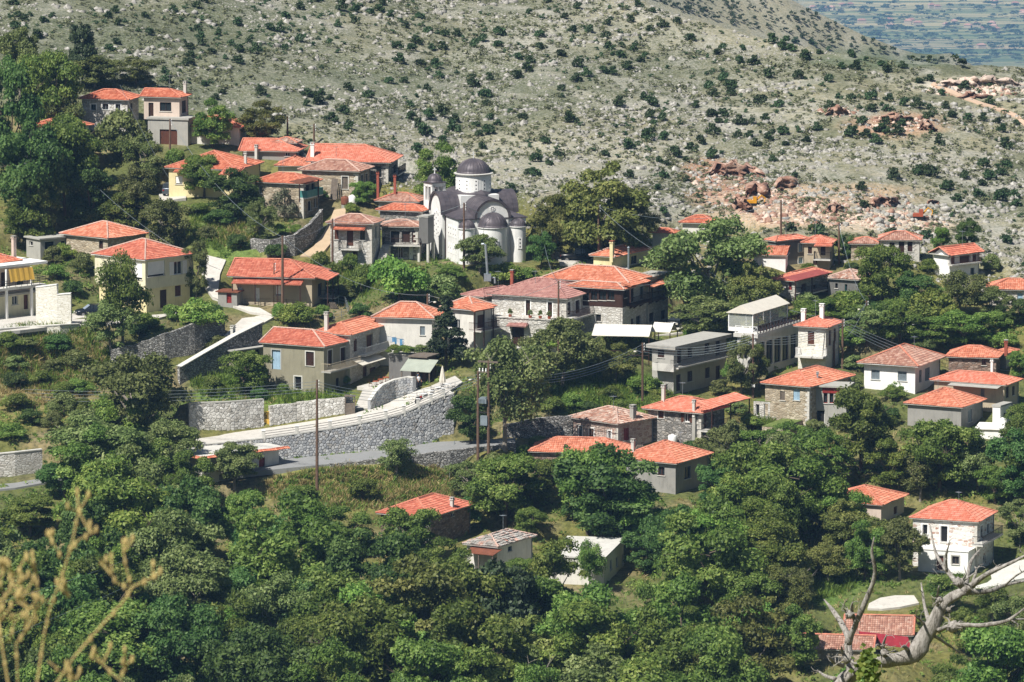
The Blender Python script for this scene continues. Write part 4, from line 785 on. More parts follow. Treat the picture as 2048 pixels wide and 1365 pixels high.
r, b = house('tree_framed_house', 'house with a red roof half hidden in the trees above the patched white house', (1762, 1011, 1044), 1650, 1808, 25, wall='pinkish', rmat='tile_orange', pitch=20, over=.4, win=[('R', 1791, 1021, 7, 15, 's', 'brown_wood')])
r, b = house('low_barn', 'low barns with faded red tiles and a crimson metal roof behind the dead tree', (1822, 1272, 1292), 1692, 1832, 6, lr=6.5, cat='barn', wall='stone_beige', rf='gable', hipends=('L', 0), pitch=22, rmat='tile_faded', over=.3)
b2 = block(r, (1742, 1302, 1318), 1606, 1752, 8, Y=574, lr=5, wall='stone_beige', rf='gable', hipends=('L', 0), pitch=20, rmat='tile_faded', over=.3)
M = MB(); q = at(1722, 1276, 580); c = [at(1822, 1298, 578), at(1725, 1286, 578.5), at(1718, 1264, 581), at(1815, 1275, 580.5)]; M.prism(c, UP * .06)
for i in range(24):
    t = i / 23; M.tube([c[1].lerp(c[0], t) + UP * .08, c[2].lerp(c[3], t) + UP * .08], .03, 4)
mr = M.build('metal_roof', 'crimson_metal', r)
for p in c: M = MB(); M.tube([p - UP * 2.6, p], .06, 6); M.build('post', 'iron', mr)
# upper right group
r, b = house('grey_house', 'grey plastered two-storey house under the quarry with red roof and blue shutters', (1552, 484, 530), 1535, 1611, 52, wall='greydark', rmat='tile_salmon', pitch=22, over=.3, Y=699, win=[('R', 1564, 499, 8, 14, 's', 'blue_paint', 'white'), ('R', 1601, 496, 8, 16, 's', 'blue_paint', 'white'), ('R', 1601, 521, 8, 12, 's', 'blue_paint', 'white')])
b2 = block(r, (1659, 488, 535), 1608, 1668, 12, Y=699, wall='tan', rmat='tile_salmon', pitch=22, over=.4, win=[('L', 1620, 501, 8, 14, 's', 'dark_wood'), ('L', 1646, 501, 10, 20, 'd', 'dark_wood'), ('L', 1630, 525, 8, 12, 'd', 'dark_wood')])
balcony(b2, 'L', 1628, 1662, 518, 1.1, 'iron'); lean_roof(b2, 'L', 1628, 1664, 492, 1.2, 'tile_salmon', 12)
r, b = house('low_white_house', 'small white house with a single-slope red roof near the quarry pole', (1571, 512, 528), 1508, 1580, 8, wall='white', rf='shedL', pitch=12, rmat='tile_orange', over=.3, Y=691)
r, b = house('awning_house', 'pale stone house with a red tiled roof and a red metal porch awning', (1590.6, 563, 602), 1552, 1654, 30, wall='stone_white', rmat='tile_salmon', pitch=22, over=.5, win=[('L', 1580, 572, 6, 17, 's', 'red_paint'), ('R', 1608, 578, 10, 20, 'd', 'brown_wood'), ('R', 1630, 576, 8, 14, 's', 'brown_wood')])
lean_roof(b, 'R', 1592, 1660, 563, 1.8, 'red_metal', 10, posts=3, drop=2.4, sheet=True); balcony(b, 'R', 1594, 1654, 590, 1.6, 'iron')
r, b = house('square_cottage', 'square dark grey cottage with a weathered four-sided tile roof', (1715.5, 561, 589), 1656, 1744, 27, wall='greydark', rmat='tile_old', cap='mortar', pitch=21, over=.35, wild=.05, win=[('L', 1692, 576, 5, 14, 'w', 'teal_paint'), ('L', 1673, 572, 5, 10, 'w', 'dark_wood')])
r, b = house('quarry_house', 'stone house with three tall dark windows facing down from below the quarry', (1838, 482, 518), 1760, 1846, 6, wall='stone_white', rmat='tile_faded', pitch=22, over=.35, win=[('L', 1784, 492, 10, 13, 's', 'dark_wood'), ('L', 1803, 497, 11, 26, 's', 'dark_wood'), ('L', 1820, 494, 10, 20, 's', 'dark_wood')])
b2 = block(r, (1758, 489, 513), 1702, 1768, 6, Y=700.5, wall='stone_beige', rmat='tile_faded', pitch=18, over=.35, win=[('L', 1722, 500, 7, 11, 'w', 'dark_wood')])
r, b = house('gabled_house', 'white gable-ended house with a red roof and dark porch at the village edge', (1899, 512, 556), 1867, 1958, 50, wall='white', rf='gable', hipends=('R', 0), rmat='tile_dark', pitch=25, over=.45, Y=696, win=[('R', 1906, 523, 8, 20, 'd', 'brown_wood'), ('R', 1930, 520, 22, 20, 'h', 'dark_wood'), ('R', 1950, 517, 10, 20, 'h', 'dark_wood'), ('R', 1945, 543, 8, 14, 'w', 'grey_paint')])
balcony(b, 'R', 1900, 1960, 530, .8, 'brown_wood')
r, b = house('edge_house', 'stone house with a long orange roof cut by the right edge of view', (2075, 581, 610), 1978, 2110, 6, wall='stone_white', rmat='tile_orange', pitch=22, over=.4, win=[('L', 2040, 594, 11, 14, 's', 'blue_paint')])
r, b = house('blue_hut', 'tiny pale blue hut with a white flat roof among green shrubs', (1828, 637, 657), 1808, 1834, 20, cat='hut', wall='white', rf='flat', over=.2, slab=.1, slabmat='white')
r, b = house('hidden_house', 'house behind the great plane tree with only its red roof tip visible', (1425, 448, 482), 1365, 1440, 15, wall='offwhite', rmat='tile_red', pitch=22, Y=712)
r, b = house('hidden_house', 'red-roofed house peeping from between the two large plane trees', (1345, 468, 500), 1305, 1352, 20, wall='offwhite', rmat='tile_red', pitch=22, Y=707)
# ------------------------------------------------------------------ the church
cb = frame((916.4, 440, 526.3), 880, 1053, 72, 698.0)
N0, rd, ld = cb.N, cb.rd, cb.ld
church = thing('church', 'grey stone church with dark metal domes, apses and a bell tower', 'church', N0)
def CPt(r, l, z): return N0 + rd * r + ld * l + UP * z
for i in range(5):
    for j in range(6): p = CPt(-.5 + 2.5 * i, -2 + 3.4 * j, -.1); ctrl(p, 3.0)
def cbox(M, r0, r1, l0, l1, z0, z1): M.box(N0, rd, ld, UP, r0, r1, l0, l1, z0, z1)
def arch_poly(c, w, h, u, n=10):              # c: bottom centre
    P = [c - u * w / 2, c + u * w / 2, c + u * w / 2 + UP * (h - w / 2)]
    for i in range(1, n): t = math.pi * i / n; P.append(c + u * (w / 2 * math.cos(t)) + UP * (h - w / 2 + w / 2 * math.sin(t)))
    P.append(c - u * w / 2 + UP * (h - w / 2)); return P
M = MB()
for (r0, r1, l0, l1) in ((0, 3.2, 0, 5.2), (5.8, 9, 0, 5.2), (0, 3.2, 10.4, 15), (5.8, 9, 10.4, 15)): cbox(M, r0, r1, l0, l1, -3, 5.55)
M.build('corner_bay', 'church_stone', church)
for (r0, r1, l0, l1, s) in ((0, 3.2, 0, 5.2, 1), (5.8, 9, 0, 5.2, -1), (0, 3.2, 10.4, 15, 1), (5.8, 9, 10.4, 15, -1)):
    M = MB(); e = .18; a, b_ = (r0 - e, r1) if s > 0 else (r1 + e, r0); la, lb = (l0 - e, l1) if l0 == 0 else (l0, l1 + e); inn = lb if l0 == 0 else la; out = la if l0 == 0 else lb
    v = [CPt(a, out, 5.56), CPt(b_, out, 5.56), CPt(b_, inn, 5.56), CPt(a, inn, 5.56)]; top = CPt(b_, inn, 6.75); t2 = CPt(b_, out, 6.3); t3 = CPt(a, inn, 6.3)
    M.face([v[0], v[1], v[2], v[3]]); M.face([v[0], v[1], top]); M.face([v[1], v[2], top]); M.face([v[2], v[3], top]); M.face([v[3], v[0], top])
    M.box(Vector((0, 0, 0)), XA, YA, UP, 0, 0, 0, 0, 0, 0)
    cbox(M, min(a, b_), max(a, b_), min(la, lb), max(la, lb), 5.45, 5.555); M.build('bay_roof', 'dome_metal', church)
def arm(c, half, s0, s1, axis, other, zs=5.55, name='cross_arm'):
    """axis: direction of the vault; s0..s1 along it; c centre on other axis"""
    def Q(s, o, z): return N0 + axis * s + other * o + UP * z
    n = 14; M = MB(); prof = [(-half, -3), (half, -3), (half, zs)] + [(half * math.cos(math.pi * i / n), zs + half * math.sin(math.pi * i / n)) for i in range(1, n)] + [(-half, zs)]
    M.prism([Q(s0, c + o, z) for o, z in prof], axis * (s1 - s0)); w = M.build(name, 'church_stone', church)
    V = MB(); ro, ri = half + .28, half + .02; k = max(2, int(abs(s1 - s0) / .55)); e = .22 if s1 > s0 else -.22; a0 = s0 - e
    for i in range(n):
        t0, t1 = math.pi * i / n, math.pi * (i + 1) / n; pts = [(ro * math.cos(t0), zs + ro * math.sin(t0)), (ro * math.cos(t1), zs + ro * math.sin(t1)), (ri * math.cos(t1), zs + ri * math.sin(t1)), (ri * math.cos(t0), zs + ri * math.sin(t0))]
        V.prism([Q(a0, c + o, z) for o, z in pts], axis * (s1 - a0))
    for j in range(k + 1):
        s = a0 + (s1 - a0) * j / k
        V.tube([Q(s, c + (ro + .012) * math.cos(math.pi * i / n), zs + (ro + .012) * math.sin(math.pi * i / n)) for i in range(n + 1)], .035, 4)
    V.build('vault_roof', 'dome_metal', w, False); return w
wE = arm(4.5, 2.12, -.12, 5.6, ld, rd); wS = arm(7.8, 2.45, -.42, 3.4, rd, ld); wN = arm(7.8, 2.45, 9.42, 5.6, rd, ld); wW = arm(4.5, 2.12, 15.15, 10, ld, rd)
c0 = CPt(4.5, 7.8, 0)
M = MB(); M.box(c0, rd, ld, UP, -2.55, 2.55, -2.75, 2.75, 5, 7.9); M.build('drum_base', 'church_stone', church)
M = MB(); M.lathe(c0 + UP * 7.9, [(3.45, 0), (3.45, .12), (2.3, .62)], 4, phase=R_(45) - math.radians(18)); M.build('drum_base_roof', 'dome_metal', church)
M = MB(); M.lathe(c0 + UP * 8.0, [(2.25, 0), (2.25, 2.35)], 32); dr = M.build('drum', 'church_stone', church, True)
M = MB(); M.lathe(c0 + UP * 10.33, [(2.2, 0), (2.48, .02), (2.52, .14), (2.2, .2)], 40); M.build('cornice', 'concrete_light', dr, False)
def dome(c, R, H, name, par, n=40, rib=.03, a0=0, a1=2 * math.pi, ph=0, ribs=20):
    prof = [(R * 1.04, 0), (R * 1.02, .05)] + [(R * math.cos(t * math.pi / 2 / 10), .05 + H * math.sin(t * math.pi / 2 / 10)) for t in range(0, 10)] + [(0.02, H + .05)]
    M = MB(); M.lathe(c, prof, n, a0, a1, ph); o = M.build(name, 'dome_metal', par, True)
    V = MB()
    for j in range(ribs if a1 - a0 > 6 else ribs + 1):
        t = ph + a0 + (a1 - a0) * j / ribs; V.tube([Vector(c) + Vector((math.cos(t), math.sin(t), 0)) * r_ + UP * z for r_, z in prof[1:]], rib, 4)
    V.build('seam', 'dome_metal', o); return o
dome(c0 + UP * 10.52, 2.1, 1.75, 'main_dome', church, rib=.028, ribs=28)
def cross(p, h, mat='white_paint'):
    M = MB(); M.box(p, rd, ld, UP, -.05, .05, -.05, .05, 0, h); M.box(p, rd, ld, UP, -h * .3, h * .3, -.045, .045, h * .58, h * .58 + .1); M.box(p, rd, ld, UP, -h * .15, h * .15, -.044, .044, h * .8, h * .8 + .07)
    M.lathe(p - UP * .05, [(.16, 0), (.12, .12), (0, .16)], 8); M.build('cross', mat, church)
cross(c0 + UP * 12.25, .95)
def lozenge_window(c, u, n, w, h, par, holes=3):
    M = MB(); M.prism([p + n * -.05 for p in arch_poly(c, w, h, u)], n * .10); o = M.build('window', 'white', par)
    for i in range(holes):
        z = h * (i + .6) / (holes + .2); K = MB(); K.prism([c + n * .052 + u * (math.cos(t) * w * .19) + UP * (z + math.sin(t) * w * .19) for t in [k * math.pi / 4 for k in range(8)]], n * .006); K.build('pane_or_dark_fill', 'dark_inside', o)  # dark discs laid on the panel paint the shade in its holes
for k in range(12):
    t = 2 * math.pi * (k + .3) / 12; d = Vector((math.cos(t), math.sin(t), 0)); u = Vector((-d.y, d.x, 0))
    lozenge_window(c0 + d * 2.22 + UP * 8.35, u, d, .5, 1.55, dr)
for (r_, R, H, zz) in ((4.5, 1.86, 1.75, 4.35), (1.12, 1.0, .95, 4.3), (7.88, 1.0, .95, 4.3)):
    c = CPt(r_, 0, 0); ph = math.atan2(rd.y, rd.x) - math.pi
    M = MB(); M.lathe(c - UP * 3, [(R, 0), (R, zz + 3)], 20, 0, math.pi, ph); M.lathe(c + UP * (zz - .02), [(R - .05, 0), (R + .12, .02), (R + .12, .14), (R - .05, .16)], 20, 0, math.pi, ph)
    ap = M.build('apse', 'church_stone', church, True); dome(c + UP * (zz + .14), R + .06, H, 'apse_dome', ap, 20, .022, 0, math.pi, ph, 12)
    lozenge_window(c - ld * (R + .0) + UP * 1.6, rd, -ld, .55, 1.5, ap)
# round window and tall lights
c = CPt(4.5, -.12, 6.75); M = MB(); M.prism([c - ld * .01 + rd * (.34 * math.cos(t)) + UP * (.34 * math.sin(t)) for t in [k * math.pi / 8 for k in range(16)]], -ld * .05); ow = M.build('round_window', 'white', wE)
for k in range(6): t = k * math.pi / 3; q = c - ld * .062 + rd * (.19 * math.cos(t)) + UP * (.19 * math.sin(t)); M = MB(); M.prism([q + rd * (.07 * math.cos(s)) + UP * (.07 * math.sin(s)) for s in [j * math.pi / 4 for j in range(8)]], -ld * .006); M.build('pane_or_dark_fill', 'dark_inside', ow)  # dark discs stand for shaded holes, the shade is in their colour
for i, l_ in enumerate((7.0, 7.8, 8.6)): lozenge_window(CPt(-.42, l_, 2.6 + .3 * (i == 1)), ld, -rd, .6, 3.2, wS, 4)
for l_ in (1.0, 1.9, 3.0, 3.9):
    lozenge_window(CPt(0, l_, 3.0), ld, -rd, .5, 1.5, church, 2); lozenge_window(CPt(0, l_, .9), ld, -rd, .45, 1.3, church, 1)
M = MB(); M.tube([CPt(-.08, 5.1, -.5), CPt(-.08, 5.1, 5.5)], .06, 6); M.build('downpipe', 'dark_wood', church)
# bell tower
tc = CPt(.5, 11.6, 0); ta = R_(57); t1 = Vector((math.sin(ta), math.cos(ta), 0)); t2 = Vector((-math.cos(ta), math.sin(ta), 0)); s = 1.02
M = MB(); M.box(tc, t1, t2, UP, -s, s, -s, s, -3, 6.7)
for a in (-1, 1):
    for b_ in (-1, 1): M.box(tc, t1, t2, UP, a * s - (.38 if a > 0 else 0), a * s + (.38 if a < 0 else 0), b_ * s - (.38 if b_ > 0 else 0), b_ * s + (.38 if b_ < 0 else 0), 6.7, 8.7)
    for b_ in (0,): M.box(tc, t1, t2, UP, a * s - (.2 if a > 0 else 0), a * s + (.2 if a < 0 else 0), -.07, .07, 6.7, 8.7); M.box(tc, t2, t1, UP, a * s - (.2 if a > 0 else 0), a * s + (.2 if a < 0 else 0), -.07, .07, 6.7, 8.7)
M.box(tc, t1, t2, UP, -s, s, -s, s, 8.5, 9.0); tw = M.build('bell_tower', 'church_stone', church)
M = MB(); M.box(tc, t1, t2, UP, -s - .16, s + .16, -s - .16, s + .16, 9.0, 9.1); M.build('cornice', 'dome_metal', tw)
dome(tc + UP * 9.1, .95, 1.0, 'tower_dome', tw, 24, .02, ribs=14); cross(tc + UP * 10.1, .8)
M = MB(); M.lathe(tc + UP * 7.6, [(.0, .55), (.18, .5), (.24, .2), (.36, 0)], 12); M.build('bell', 'iron', tw)
# iron fence round the apse
M = MB(); a = CPt(9.6, -1.6, 0); b_ = CPt(13.5, -.6, 0)
for i in range(28): p = a.lerp(b_, i / 27); M.box(p, rd, ld, UP, -.015, .015, -.015, .015, -.2, .95)
M.tube([a + UP * .9, b_ + UP * .9], .025, 4); M.tube([a + UP * .15, b_ + UP * .15], .025, 4)
tag(M.build('iron_fence', 'iron'), 'low iron fence beside the church apse', 'fence')
# ------------------------------------------------------------------ streets, walls, terrain
ROADS = []
def zplane_Y(px, py, z):                     # distance at which the ray of a pixel meets height z
    return (z - CAMZ) / ray(px, py)[2]
def road(name, A, B, mat, th=0.5, lift=0.0, cp=True, sub=4, ts=(0, .33, .66, 1), sg=1.6, cw=2.0):
    """A, B: world points of both edges, same count"""
    A = [Vector(a) for a in A]; B = [Vector(b) for b in B]; ra, rb = [], []
    for i in range(len(A) - 1):
        for j in range(sub): t = j / sub; ra.append(A[i].lerp(A[i + 1], t)); rb.append(B[i].lerp(B[i + 1], t))
    ra.append(A[-1]); rb.append(B[-1]); M = MB(); dn = UP * th
    for i in range(len(ra) - 1):
        M.face([ra[i], rb[i], rb[i + 1], ra[i + 1]]); M.face([ra[i], ra[i + 1], ra[i + 1] - dn, ra[i] - dn]); M.face([rb[i + 1], rb[i], rb[i] - dn, rb[i + 1] - dn])
        if cp:
            for t in ts: p = ra[i].lerp(rb[i], t); ctrl((p.x, p.y, p.z - .22), sg, cw)
    M.face([ra[0], ra[0] - dn, rb[0] - dn, rb[0]]); M.face([ra[-1], rb[-1], rb[-1] - dn, ra[-1] - dn])
    return tag(M.build(name, mat), kind='structure')
def ribbon(name, mat, near, far, Yf=None, th=.5, cp=True):
    A = [at(x, y, Yf(x, y) if Yf else gY(y)) for x, y in near]; B = [at(x, y, zplane_Y(x, y, a.z + 0.0)) for (x, y), a in zip(far, A)]
    return road(name, A, B, mat, th, cp=cp), A, B
# curved street on its great wall
wl_x = [380, 460, 527, 594, 660, 719, 772, 808, 836, 862, 887, 908]
wl_top = [893, 885, 878, 869, 859, 848.5, 838, 828, 815, 804.5, 794, 788]
wl_base = [940, 931, 923, 916, 910, 905.5, 901, 895, 890, 886, 882, 879.5]
wY = [gY(y) for y in wl_base]
st_far = [(380, 873), (460, 866), (530, 857), (594, 847), (650, 838), (700, 829), (741, 818), (778, 804), (806, 793), (826, 785), (850, 776), (884, 768)]
stA = [at(x, y, Y + .35) for x, y, Y in zip(wl_x, wl_top, wY)]; stB = [at(x, y, zplane_Y(x, y, a.z)) for (x, y), a in zip(st_far, stA)]
road('street', stA, stB, 'paving', 1.2, sub=3, ts=(.3, .65, 1), sg=1.2)
# lane climbing away behind the cafe
ribbon('lane', 'paving', [(886, 789), (905, 778), (925, 764)], [(862, 772), (885, 762), (910, 752)], Yf=lambda x, y: 645.5 + (789 - y) * .35)
# great wall: body plus its stones
_wbp = 0
gw = thing('retaining_wall', 'tall curved retaining wall of grey polygonal stones carrying the street', 'wall', at(527, 923, wY[2]))
wb = [at(x, y, Y) for x, y, Y in zip(wl_x, wl_base, wY)]; wt = [p - UP * .02 for p in stA]
M = MB(); K = MB()
for i in range(len(wb) - 1):
    for t in (0, .25, .5, .75):
        for k_ in (.5, 1.4, 2.4): p = wb[i].lerp(wb[i + 1], t); ctrl((p.x, p.y - k_, p.z - .2), 1.1, 4.0)
    M.face([wb[i] - UP * 2, wb[i + 1] - UP * 2, wb[i + 1], wb[i]]); M.face([wb[i], wb[i + 1], wt[i + 1], wt[i]])
    K.box(wt[i] + UP * .02, (wt[i + 1] - wt[i]), YA, UP, 0, 1, -.08, .4, .0, .14)
e1, e2 = wb[-1], wt[-1]; M.face([e1 - UP * 2, e1 - UP * 2 + Vector((.6, 7, 0)), e2 + Vector((.6, 7, 0)), e2]); M.build('core', 'greydark', gw); K.build('coping', 'concrete_light', gw)
def voronoi_stones(w, h, cell=.62, hgt=None, seed=1, asp=1.25):
    rs = random.Random(seed); nx = max(1, int(w / (cell * asp))); ny = max(1, int(h / cell)); S = {}
    for i in range(-1, nx + 1):
        for j in range(-1, ny + 1): S[i, j] = ((i + .5 + rs.uniform(-.38, .38) + .5 * (j % 2) * .6) * w / nx, (j + .5 + rs.uniform(-.36, .36)) * h / ny)
    out = []
    for i in range(nx):
        for j in range(ny):
            c = S[i, j]; P = [(0, 0), (w, 0), (w, h), (0, h)]
            for di in range(-2, 3):
                for dj in range(-2, 3):
                    if (di or dj) and (i + di, j + dj) in S:
                        q = S[i + di, j + dj]; nx_, ny_ = q[0] - c[0], q[1] - c[1]; L = math.hypot(nx_, ny_); nx_ /= L; ny_ /= L; off = L / 2 - .02; R = []
                        for a, b_ in zip(P, P[1:] + P[:1]):
                            da = (a[0] - c[0]) * nx_ + (a[1] - c[1]) * ny_ - off; db = (b_[0] - c[0]) * nx_ + (b_[1] - c[1]) * ny_ - off
                            if da <= 0: R.append(a)
                            if da * db < 0: t = da / (da - db); R.append((a[0] + (b_[0] - a[0]) * t, a[1] + (b_[1] - a[1]) * t))
                        P = R
                        if len(P) < 3: break
                if len(P) < 3: break
            if len(P) >= 3: out.append((c, P))
    return out
m_plain('wall_stone', C('#9b9c9c'), .9, 0, .3, 4); 
def mstones(name, cs):
    m, nt, b = newmat(name); v = coords(nt); a = nd(nt, 'ShaderNodeAttribute', attribute_name='rnd')
    base = ramp(nt, a.outputs['Fac'], [(i / (len(cs) - 1), c) for i, c in enumerate(cs)])
    f = noise(nt, v, 5, 5); nt.links.new(mixc(nt, .6, base, ramp(nt, f, [(.3, (.55,) * 3), (.65, W3)]), 'MULTIPLY'), b.inputs['Base Color']); b.inputs['Roughness'].default_value = .92; bump(nt, b, f, .5, .04)
mstones('wall_stone_grey', [C('#85878a'), C('#a5a7a8'), C('#bcbdbc'), C('#96938e')]); mstones('wall_stone_white', [C('#b9b7b0'), C('#d8d6cf'), C('#a5a198'), C('#e4e2dc')])
def face_stones(root, lower, upper, cell, mat, name='stone', limit=300, seed=3, thick=.07, asp=1.25):
    """covers the ruled strip between two polylines with separate stones"""
    seg = [0]
    for a, b_ in zip(lower[:-1], lower[1:]): seg.append(seg[-1] + (b_ - a).length)
    W = seg[-1]; hm = max((u - l).length for u, l in zip(upper, lower))
    def P(s, t, o):
        s = min(max(s, 0), W - 1e-6); i = max(k for k in range(len(seg) - 1) if seg[k] <= s); f = (s - seg[i]) / (seg[i + 1] - seg[i])
        a = lower[i].lerp(lower[i + 1], f); b_ = upper[i].lerp(upper[i + 1], f); d = lower[i + 1] - lower[i]; n = d.cross(b_ - a).normalized()
        if n.y > 0: n = -n
        return a.lerp(b_, t) + n * o
    hs = lambda s: (lambda i: (upper[i] - lower[i]).length)(min(len(seg) - 2, max(k for k in range(len(seg) - 1) if seg[k] <= min(max(s, 0), W - 1e-6))))
    st = []
    for c, poly in voronoi_stones(W, hm, cell, seed=seed, asp=asp):
        H = hs(c[0])
        if c[1] > H: continue
        st.append((c, [(x, min(y, H - .01)) for x, y in poly]))
    st.sort(key=lambda q: -q[0][0]); rs = random.Random(seed); J = MB(); cnt = 0
    for c, poly in st:
        if len(poly) < 3: continue
        H = hs(c[0]); th = thick * rs.uniform(.6, 1.4); M = MB() if cnt < limit else J; i0 = len(M.v); n = len(poly); rr = rs.random()
        for sc, o in ((1.0, -.02), (.98, th * .6), (.74, th)):
            for x, y in poly: M.v.append(tuple(P(c[0] + (x - c[0]) * sc, (c[1] + (y - c[1]) * sc) / H, o)))
        for L in (0, 1):
            for k in range(n): M.idx((i0 + L * n + k, i0 + L * n + (k + 1) % n, i0 + (L + 1) * n + (k + 1) % n, i0 + (L + 1) * n + k), rr)
        M.idx(tuple(i0 + 2 * n + k for k in range(n)), rr)
        if M is not J: M.build(name, mat, root)
        cnt += 1
    if J.f: tag(J.build('small_stones', mat, root), kind='stuff')
face_stones(gw, wb, wt, .30, 'wall_stone_grey', limit=300)
# railing posts and rails on the wall
for i, (x, y) in enumerate([(527, 876), (594, 867), (660, 857), (719, 846.5), (772, 836), (808, 826), (836, 813), (862, 802.5), (887, 792)]):
    k = int(np.searchsorted(wl_x, x)); k = min(k, len(stA) - 1); p = at(x, y + 2, wY[k] + .5); p = Vector((p.x, p.y, p.z)); stp = thing('railing_post', ('first', 'second', 'third', 'fourth', 'fifth', 'sixth', 'seventh', 'eighth', 'ninth')[i] + ' concrete railing post up the curved street from the tiled flat roof', 'post', p, 'railing posts along the street')
    M = MB(); M.box(p, XA, YA, UP, -.19, .19, -.19, .19, -.25, .95); M.build('shaft', 'concrete_light', stp); M = MB(); M.box(p, XA, YA, UP, -.24, .24, -.24, .24, .95, 1.03); M.build('cap', 'white', stp)
    if i:
        for h in (.3, .58, .86):
            M = MB(); M.tube([q0 + UP * h, p + UP * h], .03, 5); M.build('rail', 'iron', stp)
    q0 = p
# lower road
nr = [(380, 957), (460, 948), (550, 939), (653, 929), (800, 914), (870, 905), (960, 894), (1030, 887)]; fr = [(380, 940), (460, 931), (550, 921), (653, 911), (800, 896.5), (870, 886), (960, 881), (1030, 876)]
rB = [Vector((np.interp(at(x, y, gY(y)).x, [w.x for w in wb], [w.x for w in wb]), 0, 0)) if False else (lambda p: Vector((p.x, float(np.interp(p.x, [w.x for w in wb], [w.y for w in wb])) - .15, float(np.interp(p.x, [w.x for w in wb], [w.z for w in wb])) + .06)))(at(x, y, gY(y))) if x < 900 else at(x, y, gY(y) - 1) for x, y in fr]
rA = [at(x, y, zplane_Y(x, y, b.z)) for (x, y), b in zip(nr, rB)]; road('road', rA, rB, 'asphalt', .6, sg=1.4, cw=5.0)
ribbon('road', 'asphalt', [(-60, 985), (30, 976), (110, 962), (200, 952), (300, 950), (380, 955)], [(-60, 955), (30, 948), (110, 940), (200, 934), (300, 934), (380, 940)])
rubble_wall('low dark stone wall edging the lower road by the stone steps', [(660, 944, 928), (780, 934, 916), (868, 928, 905), (900, 934, 901), (1032, 932, 887)], [rA[3].y - .5, rA[4].y - 1.2, rA[5].y - .5, rA[5].y, rA[7].y - .5], 'stone_dry', name='road_wall', cp=False)
# garden walls above the street
wr, ba, to, ns = rubble_wall('white rubble garden wall topped with blocks, left of the yellow gate', [(378, 862, 808), (460, 863, 805), (528, 857, 800)], [s.y + .4 for s in (stB[0], stB[1], stB[2])], 'stone_white', name='garden_wall', capm='concrete')
face_stones(wr, ba, [Vector((p.x, p.y, z)) for p, z in zip(ba, to)], .32, 'wall_stone_white', limit=120, seed=8, asp=1.5)
wr, ba, to, ns = rubble_wall('white rubble garden wall with grass on top, right of the yellow gate', [(540, 853, 812), (594, 845, 806), (650, 836, 799), (690, 828, 796), (706, 823, 790)], [stB[2].y + .5, stB[3].y + .5, stB[4].y + .4, stB[5].y + .4, stB[5].y + 1.5], 'stone_white', name='garden_wall')
face_stones(wr, ba, [Vector((p.x, p.y, z)) for p, z in zip(ba, to)], .32, 'wall_stone_white', limit=140, seed=9, asp=1.5)
p = at(534, 855, stB[2].y + .7); gt = thing('garden_gate', 'narrow yellow metal gate between the white garden walls', 'gate', p); M = MB()
for i in range(6): M.box(p, XA, YA, UP, -.35 + .14 * i, -.32 + .14 * i, -.015, .015, 0, 1.9)
for z in (.05, .9, 1.85): M.box(p, XA, YA, UP, -.36, .39, -.02, .02, z, z + .06)
M.build('gate_frame', 'yellow_canvas', gt); M = MB(); M.box(p, XA, YA, UP, -.34, .37, -.012, .012, .1, .9); M.build('gate_panel', 'yellow_canvas', gt)
# cafe terrace wall and steps
cw, ba, to, ns = rubble_wall('curved grey stone wall in front of the cafe steps', [(741, 818, 803), (752, 814, 786), (765, 809, 772), (790, 799, 761), (815, 789, 755), (826, 785, 757)], [stB[6].y - .5, stB[6].y + .2, stB[7].y - 1.2, stB[7].y + .4, stB[8].y + .6, stB[9].y], 'wall_stone_grey', name='cafe_wall', capm='concrete_light', capw=.05, cp=False)
face_stones(cw, ba, [Vector((p.x, p.y, z)) for p, z in zip(ba, to)], .3, 'wall_stone_grey', limit=90, seed=12, asp=1.4)
fl = at(775, 772, 662); zf = fl.z
A = [at(714, 776, 661.5), at(760, 774, 658.5), at(800, 766, 657.5), at(826, 760, 657)]; A = [Vector((p.x, p.y, zf)) for p in A]; Bk = [p + Vector((3.5, 6.5, 0)) for p in A]
road('cafe_terrace', A, Bk, 'paving', 3.0)
M = MB(); s0 = at(728, 818, stB[5].y + 1.5); s1 = Vector((A[0].x + 2, A[0].y - .2, zf)); n = 12
for i in range(n): p = s0.lerp(s1, i / n); M.box(Vector((p.x, p.y, s0.z)), XA, (s1 - s0).normalized() * 1, UP, -1.1, 1.1, 0, .8, -1.5, (zf - s0.z) * (i + 1) / n)
tag(M.build('stone_steps', 'paving'), 'broad pale stone steps climbing to the cafe terrace', 'steps')
# stone steps below the lower road
M = MB(); s0 = at(880, 960, gY(960) + 2); s1 = at(890, 899, gY(899) + .2); n = 16
for i in range(n): p = s0.lerp(s1, i / (n - 1)); M.box(p, XA, YA, UP, -1.0, 1.0, 0, .9, -1.2, .1); ctrl((p.x - 1.6, p.y, p.z - .4), 1.6); ctrl((p.x + 1.6, p.y, p.z - .4), 1.6); ctrl((p.x, p.y, p.z - .5), 1.6)
ss = tag(M.build('stone_steps', 'concrete'), 'worn grey steps descending from the lower road with a pale handrail', 'steps')
M = MB(); M.tube([s0 + UP * 1.0 + XA * 1.1, s1 + UP * 1.0 + XA * 1.1], .03, 5)
for t in (0, .25, .5, .75, 1): p = s0.lerp(s1, t) + XA * 1.1; M.tube([p - UP * .2, p + UP], .03, 5)
M.build('handrail', 'galv', ss)
